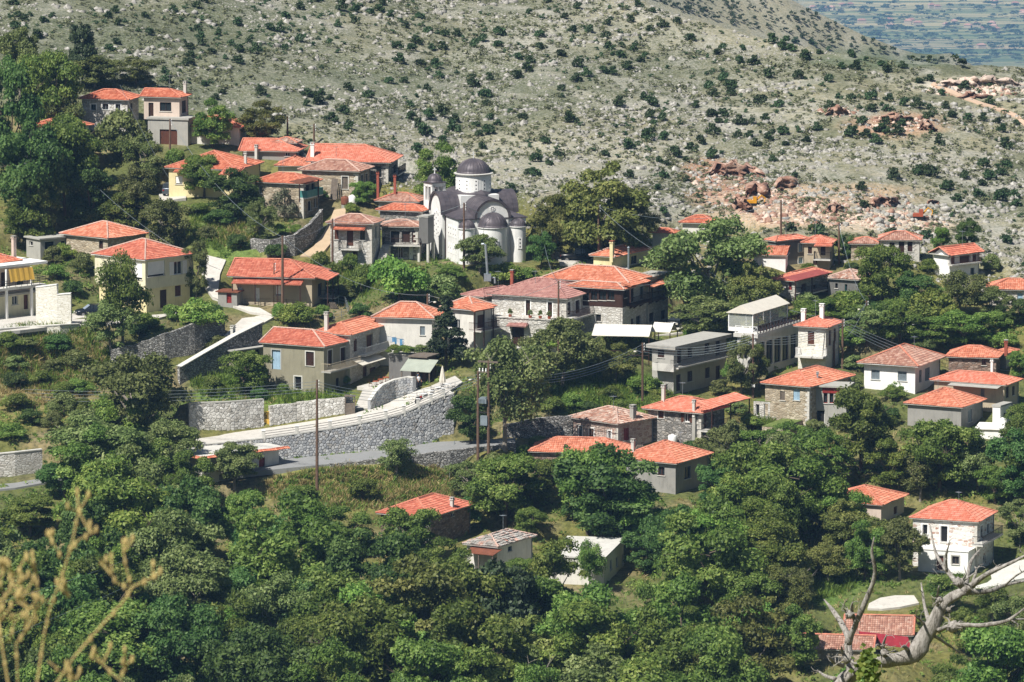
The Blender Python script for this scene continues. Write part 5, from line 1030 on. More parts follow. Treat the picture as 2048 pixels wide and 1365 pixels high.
# left driveway, walls and paths
dz = at(80, 640, gY(655)).z
A = [at(x, y, zplane_Y(x, y, dz)) for x, y in ((-60, 668), (40, 661), (100, 654), (160, 650), (230, 648), (300, 640), (380, 622))]; Bk = [at(x, y, zplane_Y(x, y, dz)) for x, y in ((-60, 640), (40, 633), (100, 628), (150, 622), (210, 618), (300, 622), (380, 612))]
road('driveway', A, Bk, 'paving', .4)
rubble_wall('long white painted retaining wall below the driveway', [(-60, 700, 670), (2, 691, 659), (60, 687, 655), (120, 683, 651), (160, 679, 649)], [a.y - .3 for a in (A[0], A[1], A[2], A[2], A[3])], 'block_white', name='white_wall', capm='concrete_light')
rubble_wall('tall whitewashed block wall beside the yellow awning house', [(72, 636, 575), (114, 630, 570), (115, 630, 590), (142, 626, 588)], [A[1].y + 5.5, A[1].y + 4.5, A[1].y + 4.5, A[1].y + 4.2], 'block_white', name='white_wall', cp=False, capm='white')
rubble_wall('long dry stone terrace wall under the path and flowering bush', [(222, 740, 700), (270, 738, 690), (330, 730, 668), (390, 706, 648), (450, 672, 632)], [gY(735), gY(732), gY(725), gY(706), gY(680)], 'stone_dry', name='dry_stone_wall')
rubble_wall('sloping concrete parapet wall beside the path above the grey house', [(360, 775, 735), (415, 750, 703), (470, 720, 672), (525, 690, 645)], [gY(760), gY(740), gY(718), gY(695)], 'stone_dry', name='parapet_wall', capm='concrete_light', capw=.25)
pn = [(372, 738), (420, 708), (470, 676), (520, 650), (548, 634)]; pf = [(366, 732), (404, 704), (440, 680), (470, 650), (500, 622)]
A = [at(x, y, gY(y) - 1) for x, y in pn]; Bk = [at(x, y, zplane_Y(x, y, a.z)) for (x, y), a in zip(pf, A)]; road('path', A, Bk, 'paving', .5)
pn = [(548, 632), (500, 624), (455, 608), (436, 584), (440, 548), (452, 520)]; pf = [(520, 616), (470, 610), (425, 594), (408, 570), (400, 530), (404, 508)]
A = [at(x, y, gY(y)) for x, y in pn]; Bk = [at(x, y, gY(y) + 0) for x, y in pf]; road('path', A, Bk, 'paving', .5)
pn = [(600, 512), (628, 492), (646, 468), (660, 440), (668, 420)]; pf = [(640, 512), (662, 486), (676, 462), (690, 436), (692, 416)]
road('path', [at(x, y, gY(y)) for x, y in pn], [at(x, y, gY(y)) for x, y in pf], 'dirt', .4)
rubble_wall('grey dry stone wall curving below the beige stone house', [(500, 500, 478), (540, 522, 480), (590, 516, 470), (624, 488, 446), (646, 452, 420)], [gY(505), gY(520), gY(512), gY(488), gY(455)], 'stone_dry', name='dry_stone_wall')
rubble_wall('shaded stone wall above the lower road behind the transformer', [(1010, 882, 850), (1070, 880, 838), (1145, 872, 832)], [gY(878), gY(872), gY(866)], 'stone_dry', name='dry_stone_wall')
rubble_wall('pale polygonal stone wall beside the road at the left edge', [(-60, 953, 915), (30, 946, 906), (85, 938, 900)], [gY(953) + 1.5, gY(946) + 1.5, gY(938) + 2], 'stone_white', name='roadside_wall', capm='concrete_light')
A = [at(x, y, gY(y)) for x, y in ((1300, 672), (1345, 668), (1400, 660), (1460, 660))]; Bk = [at(x, y, zplane_Y(x, y, a.z)) for (x, y), a in zip(((1330, 640), (1370, 622), (1400, 612), (1440, 620)), A)]
road('village_square', A, Bk, 'paving', .6)
A = [at(x, y, gY(y)) for x, y in ((1960, 1192), (1990, 1178), (2030, 1160), (2080, 1150))]; Bk = [at(x, y, gY(y)) for x, y in ((1935, 1172), (1975, 1150), (2010, 1128), (2080, 1112))]; road('road', A, Bk, 'concrete_light', .5)
A = [at(x, y, gY(y)) for x, y in ((1735, 1217), (1765, 1218), (1800, 1214), (1838, 1206))]; Bk = [at(x, y, gY(y)) for x, y in ((1738, 1207), (1760, 1196), (1790, 1191), (1828, 1191))]; road('path', A, Bk, 'paving', .5)
A = [at(x, y, gY(y)) for x, y in ((1120, 528), (1200, 534), (1260, 540))]; Bk = [at(x, y, zplane_Y(x, y, a.z)) for (x, y), a in zip(((1115, 514), (1190, 516), (1250, 520)), A)]; road('road', A, Bk, 'paving', .5)
A = [at(x, y, gY(y)) for x, y in ((318, 402), (345, 400), (372, 396))]; Bk = [at(x, y, zplane_Y(x, y, a.z)) for (x, y), a in zip(((318, 388), (345, 384), (372, 382)), A)]; road('driveway', A, Bk, 'paving', .5)

# ---- terrain
FARH = [(-900, -500), (1000, -260), (1400, -90), (1587, 3), (1638, 31), (1690, 61), (1741, 82), (1792, 106), (1826, 118), (1860, 122), (1905, 124), (1935, 140), (2100, 190), (3000, 420)]
def z_of(px, py, Y):
    cy = (682.5 - py) / F; return CAMZ + Y * (-SP + cy * CP) / (CP + cy * SP)
def zbase(X, Y):
    X = np.asarray(X, float); Y = np.asarray(Y, float); Yc = np.maximum(Y, 545.0)
    py = 682 - (Yc - 675) / .15
    for _ in range(3):
        cy = (682.5 - py) / F; px = 1024 + F * X / Yc * (CP + cy * SP)
        yb = lerp_tab(px, YB); py = 682 - (Yc - 675) / .15
        Yv = gY(yb); py = np.where(py < yb, yb - (Yc - Yv) / KH, py)
    yr = lerp_tab(px, RIDGE); Yr = gY(lerp_tab(px, YB)) + (lerp_tab(px, YB) - yr) * KH
    zr = z_of(px, yr, Yr); z = z_of(px, py, Yc); z = np.where(py < yr, zr - (Yc - Yr) * .42 - 0.0008 * (Yc - Yr) ** 2 * 0, z)
    wob = (fbm(X / 9, Y / 9) - .5) * 1.5 + (fbm(X / 30 + 9, Y / 30) - .5) * 2.5; z = z + wob * np.clip((yb - py) / 60, 0.12, 1) * np.where(py < yr + 2, .6, 1)
    # far shoulder of the hill
    pf = 1024 + F * X / np.maximum(Y, 300); zf = z_of(pf, lerp_tab(pf, FARH), 1650.0); d = np.abs(Y - 1650)
    zf = zf - np.where(Y < 1650, d * .30, d * .5) + (fbm(X / 40, Y / 40) - .5) * 10
    z = np.where(Y > 1150, np.maximum(z, zf), z); z = np.maximum(z, -640)
    # valley towards the camera's own hillside
    near = np.interp(Y, [-80, -5, 3, 12, 40, 75, 150, 300, 440, 520, 545], [99.5, 98.4, 98.3, 96.4, 88, 80, 58, 12, -38, -32, 0])
    n545 = z_of(1024, 1548.7, 545.0); near = np.where(Y > 520, -32 + (n545 + 32) * (Y - 520) / 25, near) + (fbm(X / 12, Y / 12) - .5) * np.clip((Y - 14) / 40, 0, 1) * 3
    return np.where(Y < 545, near, z)
def axis(parts):
    o = []
    for a, b_, s in parts: o += list(np.arange(a, b_, s))
    return np.array(o + [parts[-1][1]])
GX = axis([(-620, -220, 20), (-220, -100, 5), (-100, 100, 1.0), (100, 220, 5), (220, 620, 20)])
GYv = axis([(-80, -4, 8), (-4, 24, 1.5), (24, 110, 5), (110, 530, 14), (530, 556, 2.5), (556, 760, .95), (760, 960, 1.6), (960, 1200, 8), (1200, 1760, 10), (1760, 3000, 60)])
XX, YY = np.meshgrid(GX, GYv); ZB = zbase(XX, YY); NUM = np.zeros_like(ZB); DEN = np.zeros_like(ZB)
cpts = np.array(CTRL); czb = zbase(cpts[:, 0], cpts[:, 1])
for (x, y, z, s, w), zb_ in zip(cpts, czb):
    i0, i1 = np.searchsorted(GX, x - 2.6 * s), np.searchsorted(GX, x + 2.6 * s); j0, j1 = np.searchsorted(GYv, y - 2.6 * s), np.searchsorted(GYv, y + 2.6 * s)
    d2 = (XX[j0:j1, i0:i1] - x) ** 2 + (YY[j0:j1, i0:i1] - y) ** 2; k = w * np.exp(-d2 / (s * s) * 1.6); NUM[j0:j1, i0:i1] += k * (z - zb_); DEN[j0:j1, i0:i1] += k
ZZ = ZB + NUM / (DEN + .04)
def tz(x, y):
    x = np.asarray(x, float); y = np.asarray(y, float)
    i = np.clip(np.searchsorted(GX, x) - 1, 0, len(GX) - 2); j = np.clip(np.searchsorted(GYv, y) - 1, 0, len(GYv) - 2)
    fx = np.clip((x - GX[i]) / (GX[i + 1] - GX[i]), 0, 1); fy = np.clip((y - GYv[j]) / (GYv[j + 1] - GYv[j]), 0, 1)
    return (ZZ[j, i] * (1 - fx) + ZZ[j, i + 1] * fx) * (1 - fy) + (ZZ[j + 1, i] * (1 - fx) + ZZ[j + 1, i + 1] * fx) * fy
_ys = np.arange(548, 1700, .5)
def ground(px, py):                          # where the ray of a pixel first meets the terrain
    r = ray(px, py); z = CAMZ + _ys * r[2]; g = tz(_ys * r[0], _ys); k = np.argmax(z <= g)
    Y = _ys[k] if z[k] <= g[k] else _ys[-1]
    return Vector((r[0] * Y, Y, float(tz(r[0] * Y, Y))))
PX, PY = proj(XX, YY, ZZ); YBg = lerp_tab(PX, YB); hillm = np.clip((YBg - PY) / 40 + .3, 0, 1) * (YY > 600)
n1 = fbm(XX / 14, YY / 14); n2 = fbm(XX / 5 + 40, YY / 5)
def cl(h): return np.array(C(h))
soil = np.zeros(XX.shape + (3,)); g1, g2, g3 = cl('#5f6638'), cl('#77743f'), cl('#857a5a')
t = np.clip((n1 - .35) / .3, 0, 1)[..., None]; soil[:] = g1 * (1 - t) + g2 * t; t = np.clip((n2 - .52) / .2, 0, 1)[..., None]; soil = soil * (1 - t) + g3 * t
h1, h2, h3 = cl('#66694f'), cl('#908c73'), cl('#a6a397'); nh = fbm(PX / 260 + PY / 190, PY / 55 - PX / 900); t = np.clip((nh - .4) / .25, 0, 1)[..., None]; hs_ = h1 * (1 - t) + h2 * t
t = np.clip((n2 - .5) / .25, 0, 1)[..., None]; hs_ = hs_ * (1 - t) + h3 * t; soil = soil * (1 - hillm[..., None]) + hs_ * hillm[..., None]
stony = hillm * np.clip((fbm(PX / 200 + PY / 120 + 3, PY / 40 - PX / 500) - .3) / .3, .1, 1)
def patch(x, y, rx, ry, col, st=None, k=1.0):
    global soil, stony
    d = ((PX - x) / rx) ** 2 + ((PY - y) / ry) ** 2 + (n2 - .5) * 1.2; t = np.clip(1.3 - d, 0, 1) * k; soil = soil * (1 - t[..., None]) + cl(col) * t[..., None]
    if st is not None: stony = stony * (1 - t) + st * t
for p in ((250, 110, 560, 150, '#5d644a', .45, .75), (820, 190, 420, 80, '#646a50', .5, .65), (1350, 150, 300, 70, '#6d7058', .6, .5), (700, 965, 190, 60, '#8c8e4c'), (1190, 790, 170, 50, '#5f7a34'), (480, 770, 120, 40, '#648038'), (600, 800, 120, 25, '#6a8036'), (470, 470, 90, 60, '#6c8040'), (90, 740, 170, 90, '#8a8058'), (1650, 1175, 90, 40, '#5f7a34'), (1560, 430, 140, 26, '#bfa184', .5), (1500, 395, 130, 26, '#ad8468', .4), (1740, 440, 150, 22, '#c4a688', .5), (1680, 390, 180, 26, '#b29a7e', .6), (1960, 172, 140, 16, '#ddd2c6', .5), (1560, 412, 170, 40, '#bda58f', .8, .7), (1800, 445, 150, 24, '#cfbda8', .7), (1790, 250, 110, 26, '#b39176', .5), (1420, 345, 60, 30, '#a58068', .4), (1100, 320, 240, 60, '#a39f8c', 1.0, .7), (1250, 60, 200, 50, '#9d9a85', .8, .6), (1600, 30, 260, 60, '#a39d86', .4, .7), (850, 60, 160, 40, '#8f8c78', .6, .5), (1780, 118, 150, 22, '#5c6a50', .2, .8)):
    patch(*p[:5], *(p[5:] if len(p) > 5 else ()))
nj, ni = XX.shape; idx = np.arange(nj * ni).reshape(nj, ni); Fq = np.stack([idx[:-1, :-1], idx[:-1, 1:], idx[1:, 1:], idx[1:, :-1]], -1).reshape(-1, 4)
ter = np_mesh('terrain', np.stack([XX, YY, ZZ], -1).reshape(-1, 3), Fq, 'ground', smooth=True); tag(ter, kind='structure')
ca = ter.data.color_attributes.new('soil', 'FLOAT_COLOR', 'POINT'); ca.data.foreach_set('color', np.concatenate([soil.reshape(-1, 3), np.ones((nj * ni, 1))], 1).astype(np.float32).ravel())
sa = ter.data.attributes.new('stony', 'FLOAT', 'POINT'); sa.data.foreach_set('value', stony.astype(np.float32).ravel())
# plain far below
M = MB(); k = 24
for i in range(k):
    for j in range(k): x0, x1 = -16000 + 32000 * i / k, -16000 + 32000 * (i + 1) / k; y0, y1 = 1800 + 28000 * j / k, 1800 + 28000 * (j + 1) / k; M.face([(x0, y0, -600), (x1, y0, -600), (x1, y1, -600), (x0, y1, -600)])
tag(M.build('plain', 'plain_fields'), kind='structure')
# ------------------------------------------------------------------ trees: limbs and thousands of leaves
def leaf_quads(Cn, Nn, size, asp=.55, rs=None):
    n = len(Cn); rs = rs or RNG
    Nn = Nn / (np.linalg.norm(Nn, axis=1, keepdims=True) + 1e-9); a = rs.normal(size=(n, 3)); T = np.cross(Nn, a); T /= np.linalg.norm(T, axis=1, keepdims=True) + 1e-9; B = np.cross(Nn, T)
    s = np.broadcast_to(np.asarray(size, float), (n,))[:, None]; L = T * s; W = B * s * asp
    V = np.stack([Cn - L, Cn + W - Nn * s * .12, Cn + L, Cn - W - Nn * s * .12], 1).reshape(-1, 3)
    return V, np.arange(4 * n).reshape(-1, 4)
ASP = {'round': 1.9, 'cone': 2.9, 'bush': 1.45, 'tall': 1.9}
def crown(seed, nblob, nleaf, leaf, shape='round', blob=(.24, .42), low=-.85):
    """unit crown: radius 1 in x,y; z from 0 (ground) to 1 (top)"""
    rs = np.random.default_rng(seed); B = []
    while len(B) < nblob:
        p = rs.uniform(-1, 1, 3); d = np.linalg.norm(p)
        if d > 1 or d < .35: continue
        if shape == 'round':
            if p[2] < low: continue
            k = rs.uniform(.5, 1.02) / d; q = p * k; c = np.array((q[0] * .82, q[1] * .82, .54 + q[2] * .46)); r = rs.uniform(*blob)
        elif shape == 'cone':
            h = rs.uniform(.12, .95) ** 1.0; w = (1 - h) * .8 + .06; t = rs.uniform(0, 6.28); c = np.array((math.cos(t) * w * rs.uniform(.5, .95), math.sin(t) * w * rs.uniform(.5, .95), h)); r = .10 + .24 * (1 - h) * rs.uniform(.6, 1.2)
        elif shape == 'bush':
            if p[2] < -.1: continue
            k = rs.uniform(.6, .9) / d; q = p * k; c = np.array((q[0] * .8, q[1] * .8, .22 + abs(q[2]) * .62)); r = rs.uniform(*blob)
        else:                                   # tall and airy
            k = rs.uniform(.4, .95) / d; q = p * k; c = np.array((q[0] * .8, q[1] * .8, .6 + q[2] * .4)); r = rs.uniform(*blob)
        B.append((c, r, rs.random()))
    w = np.array([b[1] ** 2 for b in B]); w /= w.sum(); cnt = rs.multinomial(nleaf, w); Cs, Ns, Rn = [], [], []
    for (c, r, rn), k in zip(B, cnt):
        d = rs.normal(size=(k, 3)); d /= np.linalg.norm(d, axis=1, keepdims=True); d[:, 2] = np.where(d[:, 2] < -.35, -d[:, 2] * .8, d[:, 2])
        # ragged clumps: radius wanders with direction
        rr = r * (rs.uniform(.55, 1.08, k)[:, None]) * (1 + .25 * np.sin(d[:, :1] * 5 + rn * 9) * np.sin(d[:, 1:2] * 4 + rn * 5))
        A = ASP[shape]; pos = c * np.array((1, 1, A)) + d * rr * np.array((1, 1, .8)); Cs.append(pos); Ns.append(d * .75 + rs.normal(size=(k, 3)) * .55 + np.array((0, 0, .25))); Rn.append(np.clip(rs.normal(.5, .2, k) + (rn - .5) * .5, 0, 1))
    Cs = np.concatenate(Cs); Ns = np.concatenate(Ns); Rn = np.concatenate(Rn); Cs[:, 2] = np.maximum(Cs[:, 2], .02)
    V, Fq = leaf_quads(Cs, Ns, leaf * rs.uniform(.7, 1.3, len(Cs)), .6, rs); return V, Fq, Rn, B
def limbs(B, seed, th=.045, bare=0, shape='round'):
    rs = random.Random(seed); M = MB(); lean = Vector((rs.uniform(-.06, .06), rs.uniform(-.06, .06), 0)); A_ = ASP[shape]; top = (.35 if shape != 'cone' else .95) * A_
    M.tube([Vector((0, 0, -.08)), lean * .4 + UP * top * .5, lean + UP * top], [th * 1.25, th * .9, th * (.65 if shape != 'cone' else .15)], 7)
    pick = sorted(B, key=lambda b: rs.random())[:9 if shape != 'cone' else 0]
    for c, r, _ in pick:
        c = Vector((c[0], c[1], c[2] * ASP[shape])); p0 = lean + UP * top * rs.uniform(.6, 1); md = p0.lerp(c, .5) + Vector((rs.uniform(-.05, .05), rs.uniform(-.05, .05), rs.uniform(0, .06))); M.tube([p0, md, c], [th * .55, th * .35, th * .12], 5)
        for _ in range(2): e = c + Vector((rs.uniform(-1, 1), rs.uniform(-1, 1), rs.uniform(-.2, .8))) * r * .9; M.tube([md.lerp(c, .6), e], [th * .18, th * .05], 4)
    for i in range(bare):
        t = rs.uniform(0, 6.28); p = lean + UP * rs.uniform(.3, .6) * A_; e = Vector((math.cos(t) * .9, math.sin(t) * .9, rs.uniform(.55, 1.02) * A_)); md = p.lerp(e, .5) + UP * .08; M.tube([p, md, e], [th * .4, th * .25, th * .06], 5)
        for j in range(4): q = md.lerp(e, rs.uniform(.1, .9)); M.tube([q, q + Vector((rs.uniform(-.2, .2), rs.uniform(-.2, .2), rs.uniform(.02, .2)))], [th * .12, th * .04], 4)
    return M
PROTO = {}
def proto(key, seed, nblob, nleaf, leaf, mat, shape='round', bark='bark', th=.045, bare=0, **k):
    V, Fq, Rn, B = crown(seed, nblob, nleaf, leaf, shape, **k)
    me = np_mesh('crown', V, Fq, mat, Rn); cm = me.data; bpy.data.objects.remove(me)
    t = limbs(B, seed, th, bare, shape).build('trunk', bark); tm = t.data; bpy.data.objects.remove(t); PROTO.setdefault(key, []).append((cm, tm, ASP[shape]))
NL = 19000
for i in range(3): proto('mid', 20 + i, 42, NL, .036, 'leaf_mid', blob=(.13, .34), bare=2)
for i in range(3): proto('dark', 30 + i, 40, NL, .036, 'leaf_dark', blob=(.13, .34), bare=1)
for i in range(3): proto('olive', 40 + i, 46, NL, .034, 'leaf_olive', blob=(.12, .32), bark='pale_bark', bare=1)
proto('yellow', 50, 46, NL, .035, 'leaf_yellow', blob=(.12, .32), bark='pale_bark'); proto('yellow', 51, 40, NL, .035, 'leaf_yellow', blob=(.13, .34), bark='pale_bark')
proto('fresh', 57, 42, NL, .036, 'leaf_bright', blob=(.13, .34), bare=1); proto('fresh', 58, 38, NL, .036, 'leaf_bright', blob=(.14, .34)); proto('bright', 60, 18, 7500, .055, 'leaf_bright', 'bush', blob=(.3, .45)); proto('bright', 61, 16, 7500, .055, 'leaf_bright', 'bush', blob=(.3, .45))
proto('bush', 63, 14, 6500, .055, 'leaf_mid', 'bush', blob=(.3, .45)); proto('bush', 64, 16, 6500, .055, 'leaf_olive', 'bush', blob=(.28, .42)); proto('dbush', 65, 14, 6500, .055, 'leaf_dark', 'bush', blob=(.3, .45))
proto('airy', 70, 30, 10000, .034, 'leaf_olive', 'tall', bark='pale_bark', bare=5, blob=(.2, .34)); proto('airy', 71, 32, 10000, .034, 'leaf_mid', 'tall', bark='pale_bark', bare=5, blob=(.2, .34))
proto('pine', 80, 60, 11000, .05, 'leaf_pine', 'cone', th=.05); proto('pine', 81, 50, 10000, .05, 'leaf_pine', 'cone', th=.05)
proto('cedar', 85, 26, 9000, .055, 'leaf_pine', 'round', th=.05, blob=(.2, .34))
proto('mound', 92, 12, 7000, .05, 'leaf_grey', 'bush', blob=(.4, .55)); proto('twig', 90, 10, 1300, .06, 'leaf_grey', 'bush', bare=14, bark='pale_bark', th=.03)
_cnt = {}
def plant(key, name, label, cat, px, py, ytop, w, group=None, pos=None, yoff=0.0):
    """px,py: foot in the picture; ytop: top of the crown; w: crown width, all in photo pixels"""
    p = pos or ground(px, py); p = Vector(p)
    if yoff: p = Vector((p.x * (p.y + yoff) / p.y, p.y + yoff, 0)); p.z = float(tz(p.x, p.y))
    s = F / p.y; ztop = at(px, ytop, p.y).z; H = max(.5, ztop - p.z); Rr = max(.3, w / s / 2)
    k = _cnt.get(key, 0); _cnt[key] = k + 1; cm, tm, asp = PROTO[key][k % len(PROTO[key])]
    o = thing(name, label, cat, p, group); o.rotation_euler = (0, 0, random.uniform(0, 6.28)); o.scale = (Rr, Rr * random.uniform(.9, 1.1), H / asp)
    for nm, me in (('trunk', tm), ('crown', cm)):
        c = bpy.data.objects.new(nm, me); COL.objects.link(c); c.parent = o
    return o
T = lambda key, label, x, y, yt, w, name='tree', cat='tree', **k: plant(key, name, label, cat, x, y, yt, w, **k)
# --- trees one can point to
T('mid', 'leafy green tree right of the hilltop garage', 425, 298, 205, 100)
T('yellow', 'yellowish tree behind the yellow house, left of two poles', 520, 292, 205, 100)
T('mid', 'tree standing in front of the pale yellow house', 408, 396, 312, 105)
T('dark', 'dark bushy tree below the salmon porch roof', 468, 440, 345, 130)
T('olive', 'olive green tree above the dry stone wall', 520, 486, 402, 78)
T('twig', 'bare-twigged grey shrub in front of the beige stone house', 568, 442, 362, 66, 'shrub', 'shrub')
T('mid', 'small green tree beside the pale stone house', 728, 412, 362, 64)
T('mid', 'round green tree rising behind the bell tower', 880, 410, 293, 108)
T('yellow', 'very large spreading plane tree right of the church', 1200, 524, 318, 225)
T('yellow', 'yellow-green tree between the church and the great plane tree', 1105, 520, 395, 110)
T('olive', 'tree at the right shoulder of the plane tree by the pickup', 1275, 522, 418, 95)
T('olive', 'leafy tree in front of the church apses', 960, 552, 472, 112)
T('dark', 'dark tree beside the church fence', 1082, 540, 462, 70)
T('bright', 'bright rounded bush below the stone stair of the balcony house', 798, 612, 500, 118, 'bush', 'bush')
T('bush', 'dark bush by the wall end left of the bright round bush', 722, 590, 528, 60, 'bush', 'bush')
T('olive', 'huge plane tree shading the village square', 1420, 640, 434, 245)
T('yellow', 'plane tree joined to the right of the square tree', 1510, 632, 520, 120)
T('olive', 'low spreading tree at the edge of the square behind the concrete building', 1420, 678, 590, 165)
T('pine', 'dark pine tree in front of the pale plastered house', 892, 742, 586, 120)
T('airy', 'large feathery tree beside the transformer poles', 1010, 905, 672, 200)
T('olive', 'large feathery tree below the flower terrace', 1125, 775, 640, 180)
T('olive', 'tree above the grassy bank next to the feathery tree', 1060, 800, 690, 120)
T('yellow', 'vine-covered tree under the white cafe canopy', 1232, 770, 690, 95)
T('olive', 'climbing vine tree at the corner of the concrete building', 1483, 790, 672, 80)
T('mid', 'small tree in front of the glazed restaurant bays', 1518, 778, 690, 60)
T('airy', 'sparse tree in front of the cream house', 246, 700, 503, 135)
T('olive', 'dense dark tree below the driveway and parked car', 222, 712, 600, 110)
T('bright', 'pale flowering bush above the dry stone wall', 402, 672, 590, 110, 'bush', 'bush')
T('mid', 'tree in front of the low flat annex of the grey house', 492, 792, 700, 115)
T('olive', 'big olive green tree left of the white garden wall', 275, 905, 702, 250)
T('olive', 'broad tree beside the road at the left, below the big olive green tree', 200, 985, 830, 240)
T('airy', 'slender tree growing on the dry bank below the lower road', 792, 962, 878, 100)
T('bright', 'rounded bright shrub on the dry grass bank', 726, 1002, 948, 66, 'bush', 'bush')
T('olive', 'tree in front of the tile-edged flat roof', 468, 985, 888, 130)
T('olive', 'tree hanging beside the path right of the cream house', 392, 600, 480, 66)
T('bush', 'green shrub under the hilltop house window', 245, 325, 212, 120, 'bush', 'bush')
T('olive', 'grey-green tree below the hilltop garage', 290, 385, 268, 105)
T('bush', 'bush between the hilltop garage and the yellow house', 352, 345, 295, 60, 'bush', 'bush')
T('olive', 'tree left of the grey parked car', 272, 452, 335, 92); T('olive', 'tree standing behind the cream house roof', 330, 510, 395, 130); T('mid', 'tree behind the orange-roofed stone house', 252, 470, 375, 110)
T('dark', 'leafy bush hiding the right end of the great wall', 942, 895, 790, 100, 'bush', 'bush')
T('twig', 'pale dry brushwood among the lower trees left of the cedar', 860, 1345, 1215, 110, 'dry_shrub', 'shrub')
T('twig', 'pale dead branches inside the dark wood on the left', 318, 1120, 1030, 70, 'dry_shrub', 'shrub')
T('mound', 'grey-green rounded mound shrub at the lower left edge', 430, 1400, 1285, 150, 'mound_shrub', 'shrub')
T('mound', 'grey-green rounded mound shrub at the lower middle edge', 760, 1400, 1290, 170, 'mound_shrub', 'shrub')
T('bush', 'round bush behind the stone wall stub of the old house', 178, 458, 412, 70, 'bush', 'bush')
T('bright', 'bush below the brown-posted porch', 590, 655, 600, 90, 'bush', 'bush')
T('bush', 'bush beside the lane under the leaning pole', 640, 560, 500, 70, 'bush', 'bush')
T('bright', 'vine bush at the foot of the concrete building', 1290, 790, 745, 80, 'bush', 'bush')
T('bush', 'bush on the terrace behind the pinkish roof', 880, 610, 545, 100, 'bush', 'bush'); T('bright', 'bush below the church fence', 1010, 570, 522, 90, 'bush', 'bush')
T('mid', 'broad walnut tree below the blue-shuttered house', 1722, 950, 778, 165); T('mid', 'walnut tree in front of the large orange hipped roof', 1880, 985, 838, 175)
T('olive', 'tree beside the stone house with brown shutters', 1450, 950, 838, 120); T('mid', 'broad green tree below the grassy stone ruin', 1600, 1060, 880, 240)
T('dark', 'large dark leafy tree in front of the grey plastered house', 1205, 1085, 905, 240); T('mid', 'tree left of the large dark leafy tree', 1010, 1060, 915, 190)
T('pine', 'small dark fir in front of the orange wing roof', 1132, 960, 885, 45)
T('mid', 'leafy tree against the red-roofed house at the foot of the bank', 815, 1130, 1012, 150); T('mid', 'tree below the leafy tree, left of the wooden gallery', 880, 1190, 1085, 130)
T('cedar', 'dark cedar below the wooden gallery', 1000, 1330, 1120, 170); T('fresh', 'bright green tree right of the dark cedar', 1110, 1240, 1090, 130, pos=None)
T('airy', 'thin pale tree in front of the wide flat concrete roof', 1180, 1190, 1080, 80)
T('olive', 'thin-leaved tree left of the patched white house', 1800, 1160, 1040, 120)
for (k, x, y, yt, w, d) in (('dark', 55, 470, 240, 190, 'nearest the yellow awning house'), ('mid', 130, 440, 250, 150, 'in front of the hidden white house'), ('dark', 20, 380, 120, 150, 'at the upper left corner'), ('mid', 100, 300, 95, 150, 'with a broad crown above the hidden white house'), ('olive', 190, 178, 108, 120, 'behind the hilltop house on its left'), ('olive', 272, 172, 112, 100, 'rising above the hilltop roof'), ('cedar', 165, 175, 50, 70, 'tall and dark on the skyline of the slope'), ('olive', 40, 200, 60, 110, 'pale, at the top of the left wood'), ('dark', 180, 460, 330, 110, 'dark, above the old stone house'), ('mid', 60, 500, 370, 130, 'low, behind the concrete lean-to'), ('olive', 128, 320, 185, 90, 'left of the hilltop house'), ('mid', 150, 380, 230, 130, 'in the middle of the left wood')):
    T(k, 'tree of the left wood, ' + d, x, y, yt, w, group='trees of the wood on the left slope')
RG = [('mid', 1765, 605, 488, 130, 'large tree above the square dark grey cottage'), ('bright', 1690, 640, 575, 100, 'bright bush below the red metal awning'), ('mid', 1655, 660, 600, 110, 'tree left of the leaning lamp post'), ('dark', 1830, 620, 540, 110, 'dark tree below the gable-ended house'), ('bright', 1870, 660, 570, 120, 'bright green tree in the orchard'), ('olive', 1740, 690, 610, 120, 'orchard tree behind the grey pole'), ('mid', 1800, 690, 600, 110, 'orchard tree behind the tiny hut'), ('airy', 1920, 640, 540, 120, 'half bare tree in front of the gable-ended house'), ('mid', 1930, 700, 620, 150, 'round walnut tree above the brick-walled house'), ('olive', 1985, 640, 575, 90, 'tree under the long orange roof at the edge'), ('dark', 2040, 650, 600, 90, 'dark tree at the right edge under the orange roof'), ('mid', 1860, 690, 640, 110, 'low tree right of the tiny hut'), ('bush', 1700, 700, 650, 80, 'bush behind the lamp pole'), ('mid', 1880, 520, 455, 50, 'tree beside the quarry house'), ('dark', 1935, 500, 440, 60, 'dark tree on the slope above the gable-ended house'), ('bush', 1500, 620, 560, 90, 'bush left of the pale stone awning house'), ('dark', 1625, 470, 448, 26, 'small dark tree behind the blue-shuttered grey house'), ('dark', 1690, 520, 470, 40, 'slim tree beside the dark pole'), ('bright', 2000, 800, 745, 50, 'bush beside the brick-walled house'), ('mid', 2040, 760, 700, 60, 'tree at the right edge by the brick chimney')]
for (k, x, y, yt, w, l) in RG: T(k, l, x, y, yt, w, 'bush' if k in ('bush', 'bright') else 'tree', 'bush' if k in ('bush', 'bright') else 'tree')
